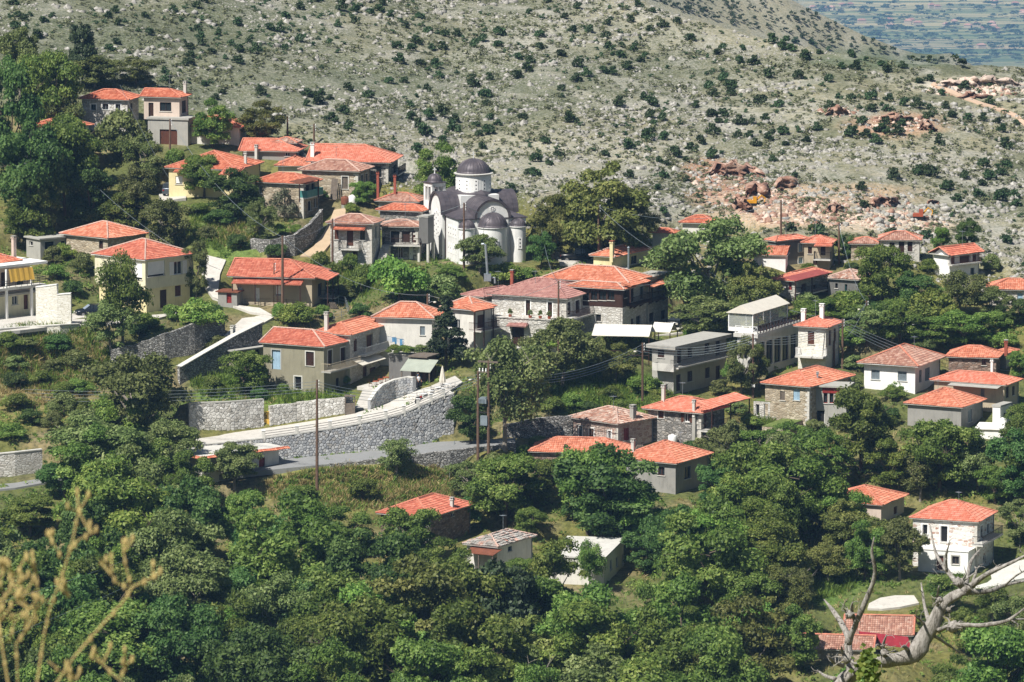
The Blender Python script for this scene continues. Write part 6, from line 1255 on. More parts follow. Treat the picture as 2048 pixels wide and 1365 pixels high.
# --- the wood below the village
KEEP = [(1525, 720, 1700, 852), (1290, 780, 1450, 888), (1800, 700, 2000, 850), (1130, 800, 1300, 900), (1290, 905, 1420, 985), (395, 860, 590, 970), (-60, 880, 95, 985), (640, 740, 1000, 1000), (400, 760, 700, 880), (750, 975, 950, 1075), (900, 1035, 1070, 1125), (1060, 1065, 1265, 1150), (1815, 985, 2000, 1180), (1600, 1205, 1860, 1320), (1930, 1110, 2060, 1215), (540, 900, 860, 1010), (1640, 965, 1815, 1040), (1740, 1180, 1850, 1225), (1600, 1120, 1690, 1200)]
rs = random.Random(5); WOOD = []
for row, y in enumerate(range(990, 1640, 50)):
    for x in range(-80, 2140, 118):
        xx = x + rs.uniform(-45, 45) + 59 * (row % 2); yy = y + rs.uniform(-20, 20); q_ = rs.random(); w = 110 + 150 * q_; h = 115 + 120 * q_ + rs.uniform(-15, 25)
        # a crown may not cover what the photograph leaves open
        bx0, bx1, by0, by1 = xx - w * .42, xx + w * .42, yy - h * .95, yy - 15
        if any(bx0 < k[2] and bx1 > k[0] and by0 < k[3] and by1 > k[1] for k in KEEP): continue
        if yy < 1120 and 560 < xx < 1000: continue
        if yy < 1060 and xx < 1450: continue
        WOOD.append((xx, yy, w, h))
WOOD += [(1060, 1075, 80, 60), (1290, 1150, 110, 90), (1040, 1190, 90, 70), (1850, 1260, 60, 50), (1840, 1005, 110, 90), (1695, 1085, 120, 105), (1755, 1135, 110, 95), (1655, 1165, 110, 90), (1985, 1250, 100, 80), (1875, 1205, 70, 55), (2040, 1300, 120, 110), (1935, 1310, 110, 95), (1590, 1340, 120, 120), (1560, 1100, 150, 150), (1640, 1060, 110, 80), (1430, 1020, 110, 90), (170, 958, 160, 135), (330, 990, 170, 140), (60, 1075, 150, 80), (190, 1010, 170, 150), (240, 930, 150, 130), (1100, 985, 90, 70), (1280, 1100, 140, 110), (930, 1060, 90, 70), (600, 1040, 90, 70), (1500, 930, 90, 70), (1580, 930, 110, 80), (1660, 930, 120, 100), (1990, 1010, 90, 80), (2050, 870, 90, 60), (1960, 915, 110, 80), (1500, 1010, 130, 130), (1570, 985, 130, 120), (1690, 1100, 120, 110), (1730, 1160, 110, 110), (1780, 985, 110, 100), (1955, 985, 120, 110), (2030, 1010, 130, 140), (2040, 1090, 100, 90), (1560, 1180, 150, 150), (1480, 1110, 170, 150), (1400, 1120, 150, 115), (1880, 985, 130, 130), (1990, 930, 130, 110), (2050, 930, 120, 110), (1480, 960, 110, 90), (1650, 985, 130, 120), (1060, 1010, 120, 90), (940, 1000, 110, 80), (1560, 1270, 130, 130), (1900, 1235, 120, 90), (1600, 1215, 100, 80), (340, 960, 150, 120), (130, 1000, 120, 80), (290, 1000, 140, 130), (380, 1020, 120, 110), (620, 1090, 120, 80), (690, 1110, 130, 90)]
LM = [(60, 960, 'the road at the left edge'), (275, 900, 'the big olive green tree'), (480, 940, 'the tile-edged flat roof'), (634, 1060, 'the tall pole on the bank'), (850, 1050, 'the red roof at the bank foot'), (985, 1110, 'the sagging slate roof'), (1170, 1130, 'the wide concrete roof'), (1350, 980, 'the grey plastered house'), (1560, 890, 'the grassy stone ruin'), (1740, 1020, 'the half hidden red roof'), (1900, 1120, 'the patched white house'), (1710, 1280, 'the low barns'), (2000, 1180, 'the pale road'), (100, 1250, 'the blurred dry stems'), (450, 1230, 'the two long service cables'), (750, 1250, 'the wooden gallery'), (1000, 1320, 'the dark cedar'), (1350, 1300, 'the lower middle edge'), (1180, 1240, 'the bright tree by the cedar'), (600, 1330, 'the lower left edge'), (280, 1130, 'the bare inner branches'), (250, 1340, 'the lower left corner'), (1500, 1150, 'the lower right slope'), (1950, 1320, 'the lower right corner'), (620, 1180, 'the densest dark trees'), (850, 1340, 'the dry brush')]
ORD = ['closest', 'second closest', 'third closest', 'fourth closest', 'fifth closest', 'sixth closest', 'seventh closest', 'eighth closest', 'ninth closest', 'tenth closest', 'eleventh closest', 'twelfth closest', 'thirteenth closest', 'fourteenth closest', 'fifteenth closest', 'sixteenth closest', 'seventeenth closest', 'eighteenth closest', 'nineteenth closest', 'twentieth closest']
byl = {}; WOOD = [t for t in WOOD if t[1] - t[3] < 1368 and not any(t[0] - t[2] * .36 < k[2] and t[0] + t[2] * .36 > k[0] and t[1] - t[3] * .9 < k[3] and t[1] - 20 > k[1] for k in KEEP[:4])]
for t in WOOD: q = min(LM, key=lambda l: (l[0] - t[0]) ** 2 + (l[1] - t[1] + t[3] / 2) ** 2); byl.setdefault(q[2], []).append((math.hypot(q[0] - t[0], q[1] - t[1] + t[3] / 2), t))
KW = {'dark': 'dark green', 'mid': 'mid green', 'olive': 'olive green', 'bright': 'bright green', 'bush': 'low rounded', 'airy': 'thin-leaved', 'yellow': 'yellowish', 'fresh': 'fresh green'}
for nm, lst in byl.items():
    for i, (d, (x, y, w, h)) in enumerate(sorted(lst)):
        key = rs.choice(['dark', 'dark', 'mid', 'mid', 'olive', 'fresh'] if x < 700 else ['mid', 'mid', 'olive', 'dark', 'fresh', 'mid', 'yellow', 'airy'])
        T(key, '%s wood tree, %s to %s' % (KW[key], ORD[min(i, 19)], nm), x, y, y - h, w, group='trees of the lower wood')
# low bushes in the gardens
BU = [(20, 700, 60), (60, 700, 50), (110, 705, 60), (30, 780, 60), (100, 745, 50), (160, 790, 60), (60, 850, 70), (130, 830, 70), (1130, 690, 60), (1150, 820, 70), (1100, 830, 60), (1220, 800, 50), (1300, 830, 60), (1440, 790, 60), (1470, 760, 60), (1540, 780, 50), (1080, 900, 50), (1040, 930, 60), (980, 950, 70), (920, 960, 60), (1440, 900, 60), (1380, 910, 60), (1790, 780, 40), (1780, 850, 60), (1850, 880, 60), (1700, 860, 60), (1600, 640, 60), (1560, 640, 60), (1200, 560, 60), (1330, 540, 70), (1150, 560, 50), (600, 470, 40), (640, 540, 40), (700, 500, 40), (560, 520, 50), (130, 520, 50), (300, 660, 50), (270, 680, 50), (380, 650, 50), (440, 700, 50), (560, 760, 40), (690, 770, 30), (30, 740, 50), (75, 770, 60), (150, 735, 70), (120, 790, 50), (40, 820, 70), (170, 830, 60), (100, 860, 60), (20, 880, 60), (440, 450, 60), (400, 430, 50), (480, 500, 60), (560, 470, 40), (700, 545, 60), (690, 600, 60), (720, 640, 50), (840, 560, 60), (900, 560, 60), (1060, 560, 50), (1150, 600, 60), (1180, 700, 60), (1200, 740, 60), (1250, 830, 60), (1180, 830, 60), (950, 870, 60), (930, 830, 60), (1330, 810, 50), (1470, 830, 50), (1500, 860, 50), (1620, 880, 60), (1700, 780, 50), (1700, 740, 50), (1790, 800, 50), (1620, 620, 60), (1750, 640, 70), (1860, 700, 60), (2000, 700, 60), (1990, 660, 60), (1480, 560, 60), (1620, 550, 40), (1700, 545, 40), (1850, 545, 50), (1990, 545, 60), (110, 560, 60), (150, 590, 50), (170, 545, 60), (110, 530, 60), (420, 480, 50), (340, 640, 50), (430, 640, 50), (560, 640, 50), (640, 640, 50), (520, 800, 50), (560, 790, 40), (420, 790, 60), (1090, 700, 60), (1000, 700, 50), (1380, 690, 50), (640, 400, 40), (700, 430, 40), (850, 450, 40)]
LB = [(60, 620, 'the yellow awning house'), (80, 780, 'the slope below the white wall'), (150, 870, 'the left road wall'), (290, 560, 'the cream house'), (430, 450, 'the dry stone wall'), (560, 580, 'the tan porch house'), (600, 740, 'the grey khaki house'), (740, 500, 'the stone balcony house'), (950, 480, 'the church'), (1070, 620, 'the stone guesthouse'), (1230, 600, 'the timber bay house'), (1390, 720, 'the concrete building'), (1200, 790, 'the grassy bank'), (960, 800, 'the transformer poles'), (1350, 840, 'the brown-shuttered stone house'), (1550, 860, 'the stone ruin'), (1630, 690, 'the white stone house'), (1800, 730, 'the grey-shuttered white house'), (1700, 570, 'the square cottage'), (1900, 530, 'the gable-ended house'), (1990, 680, 'the brick-walled house'), (1560, 500, 'the blue-shuttered grey house'), (680, 370, 'the pale stone house')]
byb = {}
for t in BU: q = min(LB, key=lambda l: math.hypot(l[0] - t[0], l[1] - t[1])); byb.setdefault(q[2], []).append((math.hypot(q[0] - t[0], q[1] - t[1]), t))
for nm, lst in byb.items():
    for i, (d, (x, y, w)) in enumerate(sorted(lst)): T(rs.choice(['bush', 'bright', 'dbush', 'bush']), 'low green garden bush, %s to %s' % (ORD[i], nm), x + rs.uniform(-8, 8), y, y - w * rs.uniform(.5, .75), w * rs.uniform(.8, 1.2), 'garden_bush', 'bush', group='low garden bushes')
# ------------------------------------------------------------------ hillside shrubs
V, Fq, Rn, B = crown(101, 9, 520, .17, 'bush', blob=(.36, .5)); SH = []
for i in range(4):
    V, Fq, Rn, B = crown(101 + i, 9, 480, .16, 'bush', blob=(.34, .5)); o = np_mesh('shrub', V, Fq, 'leaf_oak', Rn); SH.append((o.data, V, Fq, Rn)); bpy.data.objects.remove(o)
SHR = []; rs = random.Random(21)
def dens(x, y):
    d = .22
    if y < 110 and x < 950: d = .85
    if 250 < x < 1000 and 20 < y < 100: d = 1.0
    if 1000 < x < 1450 and y < 130: d = .6
    if x > 1250 and y < 330: d = .5
    if 600 < x < 1250 and 170 < y < 330: d = .2
    if x > 1400 and y > 300: d = .3
    v = float(vnoise(x / 85.0 - y / 60.0, y / 36.0 + x / 240.0)); d *= .12 + 2.6 * max(0, v - .38) ** .8; return d
tries = 0
while len(SHR) < 1000 and tries < 60000:
    tries += 1; x = rs.uniform(-150, 2180); y = rs.uniform(-70, 540); yb = float(lerp_tab(x, YB)); yr = float(lerp_tab(x, RIDGE))
    if y > yb - 6 or y < yr + 2 or rs.random() > dens(x, y): continue
    if 1420 < x < 1880 and 330 < y < 460 and rs.random() < .75: continue
    w = (rs.uniform(16, 34) if rs.random() < .6 else rs.uniform(9, 17)) * (.75 + .25 * min(1, max(0, y / 250)))
    if any(abs(x - q[0]) < (w + q[2]) * .35 and abs(y - q[1]) < (w + q[2]) * .22 for q in SHR): continue
    SHR.append((x, y, w))
SHR = [(x, y, w, ground(x, y)) for x, y, w in SHR]; inview = [s for s in SHR if -5 < s[0] < 2053 and s[1] > 0]; inview.sort(key=lambda s: -s[2]); ind = inview[:300]; rest = [s for s in SHR if s not in ind]
for i, (x, y, w, p) in enumerate(ind):
    o = bpy.data.objects.new('evergreen_shrub', SH[i % 4][0]); COL.objects.link(o); r_ = w * p.y / F / 2; o.location = p - UP * .1; o.scale = (r_, r_, r_ * rs.uniform(.95, 1.3)); o.rotation_euler = (0, 0, rs.uniform(0, 6.28))
    tag(o, 'dark evergreen oak shrub scattered on the rocky hillside', 'shrub', 'evergreen shrubs on the hillside')
def scatter(name, mat, base, items, label, cat):
    VV, FF, RR = [], [], []; off = 0
    for k, (p, sx, sz, rz) in enumerate(items):
        V, Fq, Rn = base[k % len(base)]; c, s = math.cos(rz), math.sin(rz); W = np.empty_like(V); W[:, 0] = (V[:, 0] * c - V[:, 1] * s) * sx + p[0]; W[:, 1] = (V[:, 0] * s + V[:, 1] * c) * sx + p[1]; W[:, 2] = V[:, 2] * sz + p[2]
        VV.append(W); FF.append(Fq + off); RR.append(Rn); off += len(V)
    o = np_mesh(name, np.concatenate(VV), np.concatenate(FF), mat, np.concatenate(RR)); return tag(o, label, cat, kind='stuff')
scatter('distant_shrubs', 'leaf_oak', [(V[:200 * 4], Fq[:200], Rn[:200]) for _, V, Fq, Rn in SH], [(p - UP * .1, w * p.y / F / 2, w * p.y / F / 2, rs.uniform(0, 6)) for x, y, w, p in rest], 'small far evergreen shrubs dotting the hillside', 'shrubs')
# far shoulder and ridge belt of scrub
items = []
for i in range(330):
    x = rs.uniform(1250, 1930); yf = float(lerp_tab(x, FARH)); yr = float(lerp_tab(x, RIDGE)); y = rs.uniform(max(yf, -10) + 2, max(yf + 4, yr))
    if x > 1680 and rs.random() < .75: continue
    p = ground(x, y); w = rs.uniform(.6, 1.5) * (1.3 if y > 85 else 1); items.append((p, w, w, rs.uniform(0, 6)))
scatter('far_scrub', 'leaf_oak', [(V[:90 * 4] * np.array((1, 1, 1)), Fq[:90], Rn[:90]) for _, V, Fq, Rn in SH], items, 'dark scrub on the far shoulder of the hill', 'scrub')
# low grey-green scrub tufts
base = []
for i in range(3):
    V, Fq, Rn, B = crown(140 + i, 5, 20, .36, 'bush', blob=(.4, .6)); base.append((V, Fq, Rn))
nx = RNG.uniform(-40, 2090, 15000); ny = RNG.uniform(-30, 560, 15000); nn = fbm(nx / 130 + ny / 100, ny / 34); keep = (ny < lerp_tab(nx, YB) + 25) & (ny > lerp_tab(nx, RIDGE) + 3) & (nn > .43 + RNG.normal(0, .05, len(nx)))
items = []
for x, y in zip(nx[keep], ny[keep]):
    yb = float(lerp_tab(x, YB)); Y = gY(yb) + max(0, yb - y) * KH if y < yb else gY(y); r_ = ray(x, y); p = Vector((r_[0] * Y, Y, 0)); p.z = float(tz(p.x, p.y)); w = rs.uniform(.22, .62); items.append((p, w, w * rs.uniform(.5, .8), rs.uniform(0, 6)))
scatter('scrub', 'scrub', base, items, 'low grey-green scrub covering the stony hillside', 'scrub')
# limestone rocks
ico_v = np.array([(0, 0, 1), (.894, 0, .447), (.276, .851, .447), (-.724, .526, .447), (-.724, -.526, .447), (.276, -.851, .447), (.724, .526, -.447), (-.276, .851, -.447), (-.894, 0, -.447), (-.276, -.851, -.447), (.724, -.526, -.447), (0, 0, -1)])
ico_f = np.array([(0, 1, 2), (0, 2, 3), (0, 3, 4), (0, 4, 5), (0, 5, 1), (1, 6, 2), (2, 7, 3), (3, 8, 4), (4, 9, 5), (5, 10, 1), (2, 6, 7), (3, 7, 8), (4, 8, 9), (5, 9, 10), (1, 10, 6), (11, 7, 6), (11, 8, 7), (11, 9, 8), (11, 10, 9), (11, 6, 10)])
base = []
for i in range(12): V = ico_v * RNG.uniform(.6, 1.25, (12, 1)) * np.array((1, RNG.uniform(.6, 1), RNG.uniform(.55, .9))); base.append((V, ico_f[:15], np.clip(RNG.normal(.55, .25, 15), 0, 1)))
NR = 50000; nx = RNG.uniform(-40, 2090, NR); ny = RNG.uniform(-30, 580, NR); f_ = fbm(nx / 210 + ny / 130 + 3, ny / 42 - nx / 520); f2 = fbm(nx / 30 + ny / 40, ny / 10)
zone = ((nx > 600) & (nx < 1300) & (ny > 180) & (ny < 420)) * .12 + ((nx > 1250) & (ny > 220)) * .1 - ((nx < 600) & (ny > 100)) * .05
keep = (ny < lerp_tab(nx, YB) + 30) & (ny > lerp_tab(nx, RIDGE) + 1) & (f_ * .5 + f2 * .5 + zone > .57 + RNG.normal(0, .035, NR)); items = []
for x, y, q in zip(nx[keep], ny[keep], RNG.random(keep.sum())):
    yb = float(lerp_tab(x, YB)); Y = gY(yb) + max(0, yb - y) * KH if y < yb else gY(y); r_ = ray(x, y); p = Vector((r_[0] * Y, Y, 0)); p.z = float(tz(p.x, p.y)); w = .09 + .40 * q ** 6 + .10 * q; items.append((p, w, w, rs.uniform(0, 6)))
for _ in range(150):
    x, y = rs.uniform(-20, 2060), rs.uniform(-10, 520)
    if y > float(lerp_tab(x, YB)) - 10 or y < float(lerp_tab(x, RIDGE)) + 6: continue
    c = ground(x, y); k = rs.randint(6, 16); a = rs.gauss(.25, .25)
    for j in range(k): t = rs.gauss(0, 2.2); q = Vector((c.x + math.cos(a) * t, c.y + math.sin(a) * t + rs.gauss(0, .5), 0)); q.z = float(tz(q.x, q.y)); w = rs.uniform(.3, .75); items.append((q, w, w * rs.uniform(.6, 1.1), rs.uniform(0, 6)))
scatter('limestone_rocks', 'limestone', base, items, 'pale limestone rocks strewn over the hillside', 'rocks')
items = []; it2 = []
for (x, y, rx, ry, k) in ((1470, 372, 90, 30, 260), (1540, 410, 110, 22, 280), (1700, 420, 130, 24, 260), (1800, 446, 90, 14, 160), (1680, 225, 40, 10, 50), (1790, 250, 70, 16, 140), (1960, 182, 110, 14, 200), (1620, 440, 110, 14, 160)):
    for _ in range(k): a = rs.uniform(0, 6.28); q = math.sqrt(rs.random()); p = ground(x + math.cos(a) * rx * q, y + math.sin(a) * ry * q); w = .15 + .55 * rs.random() ** 3; (items if rs.random() < .6 else it2).append((p, w, w * rs.uniform(.6, 1.1), rs.uniform(0, 6)))
scatter('quarry_rubble', 'red_rock', base, items, 'reddish broken rubble strewn over the quarry terraces', 'rubble'); scatter('pale_rubble', 'pale_rock', base, it2, 'pale pinkish rubble strewn over the quarry terraces', 'rubble')
# grasses on banks and gardens
def tuft(n, h, sp, seed):
    r2 = np.random.default_rng(seed); V, Fq = [], []
    for i in range(n):
        a = r2.uniform(0, 6.28); b = r2.uniform(0, sp); x, y = math.cos(a) * b, math.sin(a) * b; l = h * r2.uniform(.6, 1.2); dx, dy = r2.normal(0, .35, 2) * l; w = .05; t = r2.uniform(0, 3.14); cx, cy = math.cos(t) * w, math.sin(t) * w
        V += [(x - cx, y - cy, 0), (x + cx, y + cy, 0), (x + dx * .5 + cx * .8, y + dy * .5 + cy * .8, l * .6), (x + dx, y + dy, l)]; Fq.append((4 * i, 4 * i + 1, 4 * i + 2, 4 * i + 3))
    return np.array(V), np.array(Fq), r2.random(n)
def grass(name, mat, zones, n, h, label):
    base = [tuft(9, 1.0, .5, s) for s in range(4)]; items = []; w = [z[2] * z[3] for z in zones]
    for _ in range(n):
        zx = rs.choices(zones, w)[0]; a = rs.uniform(0, 6.28); q = math.sqrt(rs.random()); x, y = zx[0] + math.cos(a) * zx[2] * q, zx[1] + math.sin(a) * zx[3] * q
        p = ground(x, y); items.append((p, rs.uniform(.5, 1.0), h * rs.uniform(.5, 1.3), rs.uniform(0, 6)))
    scatter(name, mat, base, items, label, 'grass')
grass('dry_grass', 'grass_dry', [(700, 982, 165, 42), (860, 985, 55, 45), (90, 745, 130, 70), (470, 470, 50, 30)], 2600, .6, 'dry yellow grass on the bank below the road')
grass('bank_grass', 'grass_green', [(700, 982, 165, 42), (860, 985, 55, 45)], 1100, .55, 'green grass mixed into the dry bank below the road')
grass('green_grass', 'grass_green', [(1190, 790, 160, 42), (480, 775, 100, 28), (610, 800, 90, 16), (450, 465, 80, 40), (700, 560, 60, 40), (1560, 845, 50, 20), (1650, 1170, 60, 30), (100, 720, 140, 70), (1540, 855, 30, 15)], 3600, .75, 'tall green grass on terraces and banks between the houses')
# weeds, tufts and creeping undergrowth between houses and under the trees
def free_spots(n, lo=420):
    nx = RNG.uniform(-40, 2090, n); ny = RNG.uniform(lo, 1420, n); Y = gY(ny); Xs = (nx - 1024) / F * Y; f_ = fbm(Xs / 6, Y / 6); keep = ny > lerp_tab(nx, YB) + 25
    Xs, Y, f_ = Xs[keep], Y[keep], f_[keep]; gone = np.zeros(len(Xs), bool); hc = cpts[cpts[:, 4] >= 1.0]
    for c in hc[::1]: gone |= (np.abs(Xs - c[0]) < .9) & (np.abs(Y - c[1]) < .9)
    return Xs[~gone], Y[~gone], f_[~gone]
Xs, Y, f_ = free_spots(10500); k = (f_ > .42) & (RNG.random(len(f_)) < .8); Xs, Y, f_ = Xs[k], Y[k], f_[k]; wx = np.array([w_.x for w_ in wb]); wx2 = RNG.uniform(wx[0], wx[-1], 70); wy2 = np.interp(wx2, wx, [w_.y for w_ in wb]) - RNG.uniform(.1, .5, 70); Xs, Y, f_ = np.concatenate([Xs, wx2]), np.concatenate([Y, wy2]), np.concatenate([f_, np.full(70, .47)]); reps = 15; sz = RNG.uniform(.3, .8, len(Xs)) * np.clip((f_ - .38) * 7, .5, 1.3)
D = RNG.normal(size=(len(Xs), reps, 3)); D /= np.linalg.norm(D, axis=2, keepdims=True); D[..., 2] = np.abs(D[..., 2]) * .8; Cn = np.stack([Xs, Y, tz(Xs, Y)], 1)[:, None] + D * sz[:, None, None] * RNG.uniform(.6, 1.05, (len(Xs), reps, 1)); Nn = D * .8 + RNG.normal(size=D.shape) * .5
V, Fq = leaf_quads(Cn.reshape(-1, 3), Nn.reshape(-1, 3), RNG.uniform(.11, .22, len(Xs) * reps), .65); cr = np.clip(np.repeat(RNG.uniform(.1, .9, len(Xs)), reps) + RNG.normal(0, .15, len(Xs) * reps), 0, 1); o = np_mesh('undergrowth', V, Fq, 'leaf_mid', cr); tag(o, 'tangled green undergrowth between houses and trees', 'undergrowth', kind='stuff')
Xs, Y, f_ = free_spots(16000, 380); base = [tuft(6, 1.0, .5, 50 + s_) for s_ in range(4)]; g_ = fbm(Xs / 11 + 5, Y / 11)
for nm, mt, msk, lb in (('meadow_tufts', 'grass_green', g_ <= .5, 'green grass tufts over the village slope'), ('straw_tufts', 'grass_dry', g_ > .5, 'straw coloured grass tufts over the village slope')):
    items = [((x, y, z), rs.uniform(.5, .9), rs.uniform(.25, .6), rs.uniform(0, 6)) for x, y, z in zip(Xs[msk], Y[msk], tz(Xs[msk], Y[msk]))]; scatter(nm, mt, base, items, lb, 'grass')
# ------------------------------------------------------------------ poles and cables
POLE = {}
def pole(key, x, yt, yb, label, arm=True, lamp=0, Y=None, w=.14):
    p = ground(x, yb) if Y is None else at(x, yb, Y)
    if Y is not None: p.z = min(p.z, float(tz(p.x, p.y)))
    top = at(x, yt, p.y); o = thing('utility_pole', label, 'pole', p, 'wooden utility poles'); M = MB(); M.tube([p - UP * .5, p.lerp(top, .5), top], [w * 1.15, w, w * .72], 8); M.build('shaft', 'pole_wood', o)
    if arm:
        for k, z in enumerate((.25, .6, .95)):
            M = MB(); q = top - UP * z; M.tube([q + XA * w * .6, q + XA * (w * .6 + .12), q + XA * (w * .6 + .12) + UP * .12], .025, 5); M.lathe(q + XA * (w * .6 + .12) + UP * .1, [(.05, 0), (.06, .05), (.02, .14)], 8); M.build('insulator', 'white_paint', o)
    if lamp:
        M = MB(); q = top - UP * 1.2; e = q + XA * lamp * .9 + UP * .25; M.tube([q, q + XA * lamp * .5 + UP * .22, e], .03, 5); l = M.build('lamp_arm', 'galv', o); M = MB(); M.lathe(e - UP * .12, [(.05, .14), (.17, .1), (.2, 0), (.1, -.08), (0, -.1)], 10); M.build('lamp_head', 'lamp_glass', l)
    POLE[key] = top; return o
pole('bank', 634, 760, 1032, 'tall pole standing on the dry bank in front of the great wall', w=.17)
pole('trA', 956, 742, 932, 'left pole of the transformer pair', lamp=-1, w=.16); pole('trB', 977, 722, 938, 'right pole of the transformer pair', w=.17)
pole('mid', 1285, 686, 812, 'pole with a lamp in front of the concrete building', lamp=-1); pole('sign', 1506, 668, 802, 'pole with a white sign before the glazed restaurant bays')
pole('sq', 1416, 540, 640, 'reddish pole among the square plane trees', lamp=-1); pole('porch', 565, 472, 622, 'tall leaning pole in front of the tan porch house', w=.17); pole('porch2', 548, 526, 612, 'thin pole left of the tall porch pole', w=.09)
pole('lane', 665, 438, 548, 'rusty brown pole at the corner of the stone balcony house'); pole('pine', 855, 588, 705, 'pole with a lamp beside the dark pine', lamp=1); pole('church', 928, 406, 540, 'pole in front of the church arm')
pole('plane', 1197, 410, 534, 'pole in front of the very large plane tree'); pole('inn', 1117, 562, 640, 'pole rising before the pinkish brown roof', Y=668.5); pole('top', 340, 238, 330, 'pole in front of the hilltop garage door')
pole('far1', 575, 233, 292, 'left one of two poles behind the plain salmon roof'); pole('far2', 628, 248, 296, 'right one of two poles behind the plain salmon roof'); pole('quarry', 1562, 400, 508, 'tall pole before the blue-shuttered grey house'); pole('slim', 1678, 447, 530, 'dark pole right of the blue-shuttered grey house')
pole('orch', 1733, 602, 700, 'pole standing in the orchard trees', lamp=-1); pole('white1', 1685, 638, 738, 'pole right of the white stone house'); pole('white2', 1668, 682, 736, 'short lamp pole close to the white stone house', lamp=1); pole('fence', 1082, 452, 518, 'pole right of the church'); pole('rusty', 1533, 880, 962, 'dark rusty post in the trees below the stone ruin', arm=False, w=.08); pole('gar', 1258, 430, 500, 'antenna mast by the yellow cottage', arm=False, w=.04)
s = at(1506, 772, ground(1506, 802).y - .2); M = MB(); M.box(s, XA, YA, UP, -.22, .22, -.02, .02, -.18, .18); tag(M.build('pole_sign', 'white_paint'), 'small blank white sign fixed to the restaurant pole', 'sign')
# transformer platform
a, b_ = POLE['trA'], POLE['trB']; d = (b_ - a); d.z = 0; L = d.length; d.normalize(); n = d.cross(UP); base = ground(956, 932); tr = thing('transformer', 'grey-green transformer boxes and insulators hung between the two poles', 'transformer', base + UP * .0); S_ = F / base.y
def zt_(y): return at(960, y, base.y).z
M = MB(); A = Vector((a.x, a.y, 0)); M.box(A, d, n, UP, .25, L - .1, -.45, .45, zt_(806), zt_(796)); M.box(A, d, n, UP, .35, L - .25, -.35, .35, zt_(796), zt_(794)); M.build('tank', 'grey_paint', tr)
for k in range(5): M = MB(); M.box(A, d, n, UP, .3 + .17 * k, .34 + .17 * k, -.52, .52, zt_(805), zt_(797)); M.build('cooling_fin', 'grey_paint', tr)
M = MB(); M.box(A, d, n, UP, .4, L - .05, -.3, .3, zt_(850), zt_(831)); M.build('switch_cabinet', 'grey_paint', tr)
for y in (811, 826, 852): M = MB(); M.box(A, d, n, UP, -.25, L + .35, -.08, .08, zt_(y), zt_(y) + .14); M.build('crossbeam', 'iron', tr)
M = MB(); q = Vector((b_.x, b_.y, zt_(723))); M.box(q, d, n, UP, -1.3, 1.2, -.09, .09, -.1, .1); M.build('crossarm', 'grey_wood', tr)
M = MB(); M.box(A, d, n, UP, -.1, L + .1, -.07, .07, zt_(745), zt_(743)); M.build('crossarm', 'grey_wood', tr)
for k in range(3): M = MB(); M.lathe(A + d * (.2 + .4 * k) + UP * zt_(743), [(.08, 0), (.1, .12), (.06, .2), (.09, .28), (.02, .42)], 8); M.build('insulator', 'white_paint', tr)
def cable(a, b_, sag, label='thin overhead cable strung between the village poles', r=.022):
    a, b_ = Vector(a), Vector(b_); P = [a.lerp(b_, t / 14) - UP * sag * 4 * (t / 14) * (1 - t / 14) for t in range(15)]; M = MB(); M.tube(P, r, 4); return tag(M.build('power_cable', 'galv'), label, 'cable', 'overhead cables')
PN = {'bank': 'the bank pole', 'trA': 'the left transformer pole', 'trB': 'the right transformer pole', 'mid': 'the concrete building pole', 'sign': 'the restaurant pole', 'sq': 'the square pole', 'porch': 'the porch pole', 'lane': 'the balcony house pole', 'pine': 'the pine pole', 'church': 'the church pole', 'plane': 'the plane tree pole', 'inn': 'the pink roof pole', 'top': 'the garage pole', 'far1': 'the far left pole', 'far2': 'the far right pole', 'quarry': 'the quarry pole', 'slim': 'the dark pole', 'orch': 'the orchard pole', 'white1': 'the white house pole', 'white2': 'the short lamp pole', 'fence': 'the fence pole'}
CL = lambda a, b: 'thin cable from %s to %s' % (PN.get(a, a), PN.get(b, b))
for k in range(4):
    cable(POLE['bank'] - UP * (.2 + .35 * k), at(-80, 770 + 7 * k, 668), 1.0, CL('bank', 'the left edge')); cable(POLE['trA'] - UP * (.4 + .35 * k), POLE['bank'] - UP * (.2 + .35 * k), 1.6, CL('trA', 'bank'))
    cable(POLE['trB'] - UP * (1.5 + .3 * k), POLE['mid'] - UP * (.2 + .3 * k), 1.6, CL('trB', 'mid')); cable(POLE['mid'] - UP * (.2 + .3 * k), POLE['sign'] - UP * (.2 + .3 * k), .9, CL('mid', 'sign')); cable(POLE['sign'] - UP * (.2 + .3 * k), POLE['white1'] - UP * (.2 + .3 * k), .9, CL('sign', 'white1'))
    cable(POLE['white1'] - UP * (.2 + .3 * k), at(2150, 745 + 12 * k, 668), 2.0, CL('white1', 'the right edge'))
for a, b_, sg in (('top', 'porch', 2.2), ('porch', 'lane', .8), ('lane', 'church', 1.2), ('church', 'fence', 1.0), ('fence', 'inn', 1.4), ('pine', 'inn', 1.6), ('porch', 'pine', 2.0), ('inn', 'sq', 1.2), ('sq', 'white1', 1.2), ('orch', 'white2', 1.4), ('far1', 'far2', .5), ('far2', 'fence', 2.5), ('quarry', 'slim', .6), ('slim', 'orch', 1.5), ('plane', 'quarry', 2.0), ('plane', 'sq', 1.4), ('orch', 'white1', .8)): cable(POLE[a] - UP * .15, POLE[b_] - UP * .15, sg, CL(a, b_))
for (x0, y0, x1, y1, Ya, Yb, sg) in ((-40, 1215, 565, 960, 540, 640, 1.5), (-40, 1290, 600, 975, 530, 640, 1.5), (200, 380, 440, 540, 700, 690, 1), (240, 170, 360, 390, 725, 722, .8)): cable(at(x0, y0, Ya), at(x1, y1, Yb), sg, 'long service cable running down over the trees')
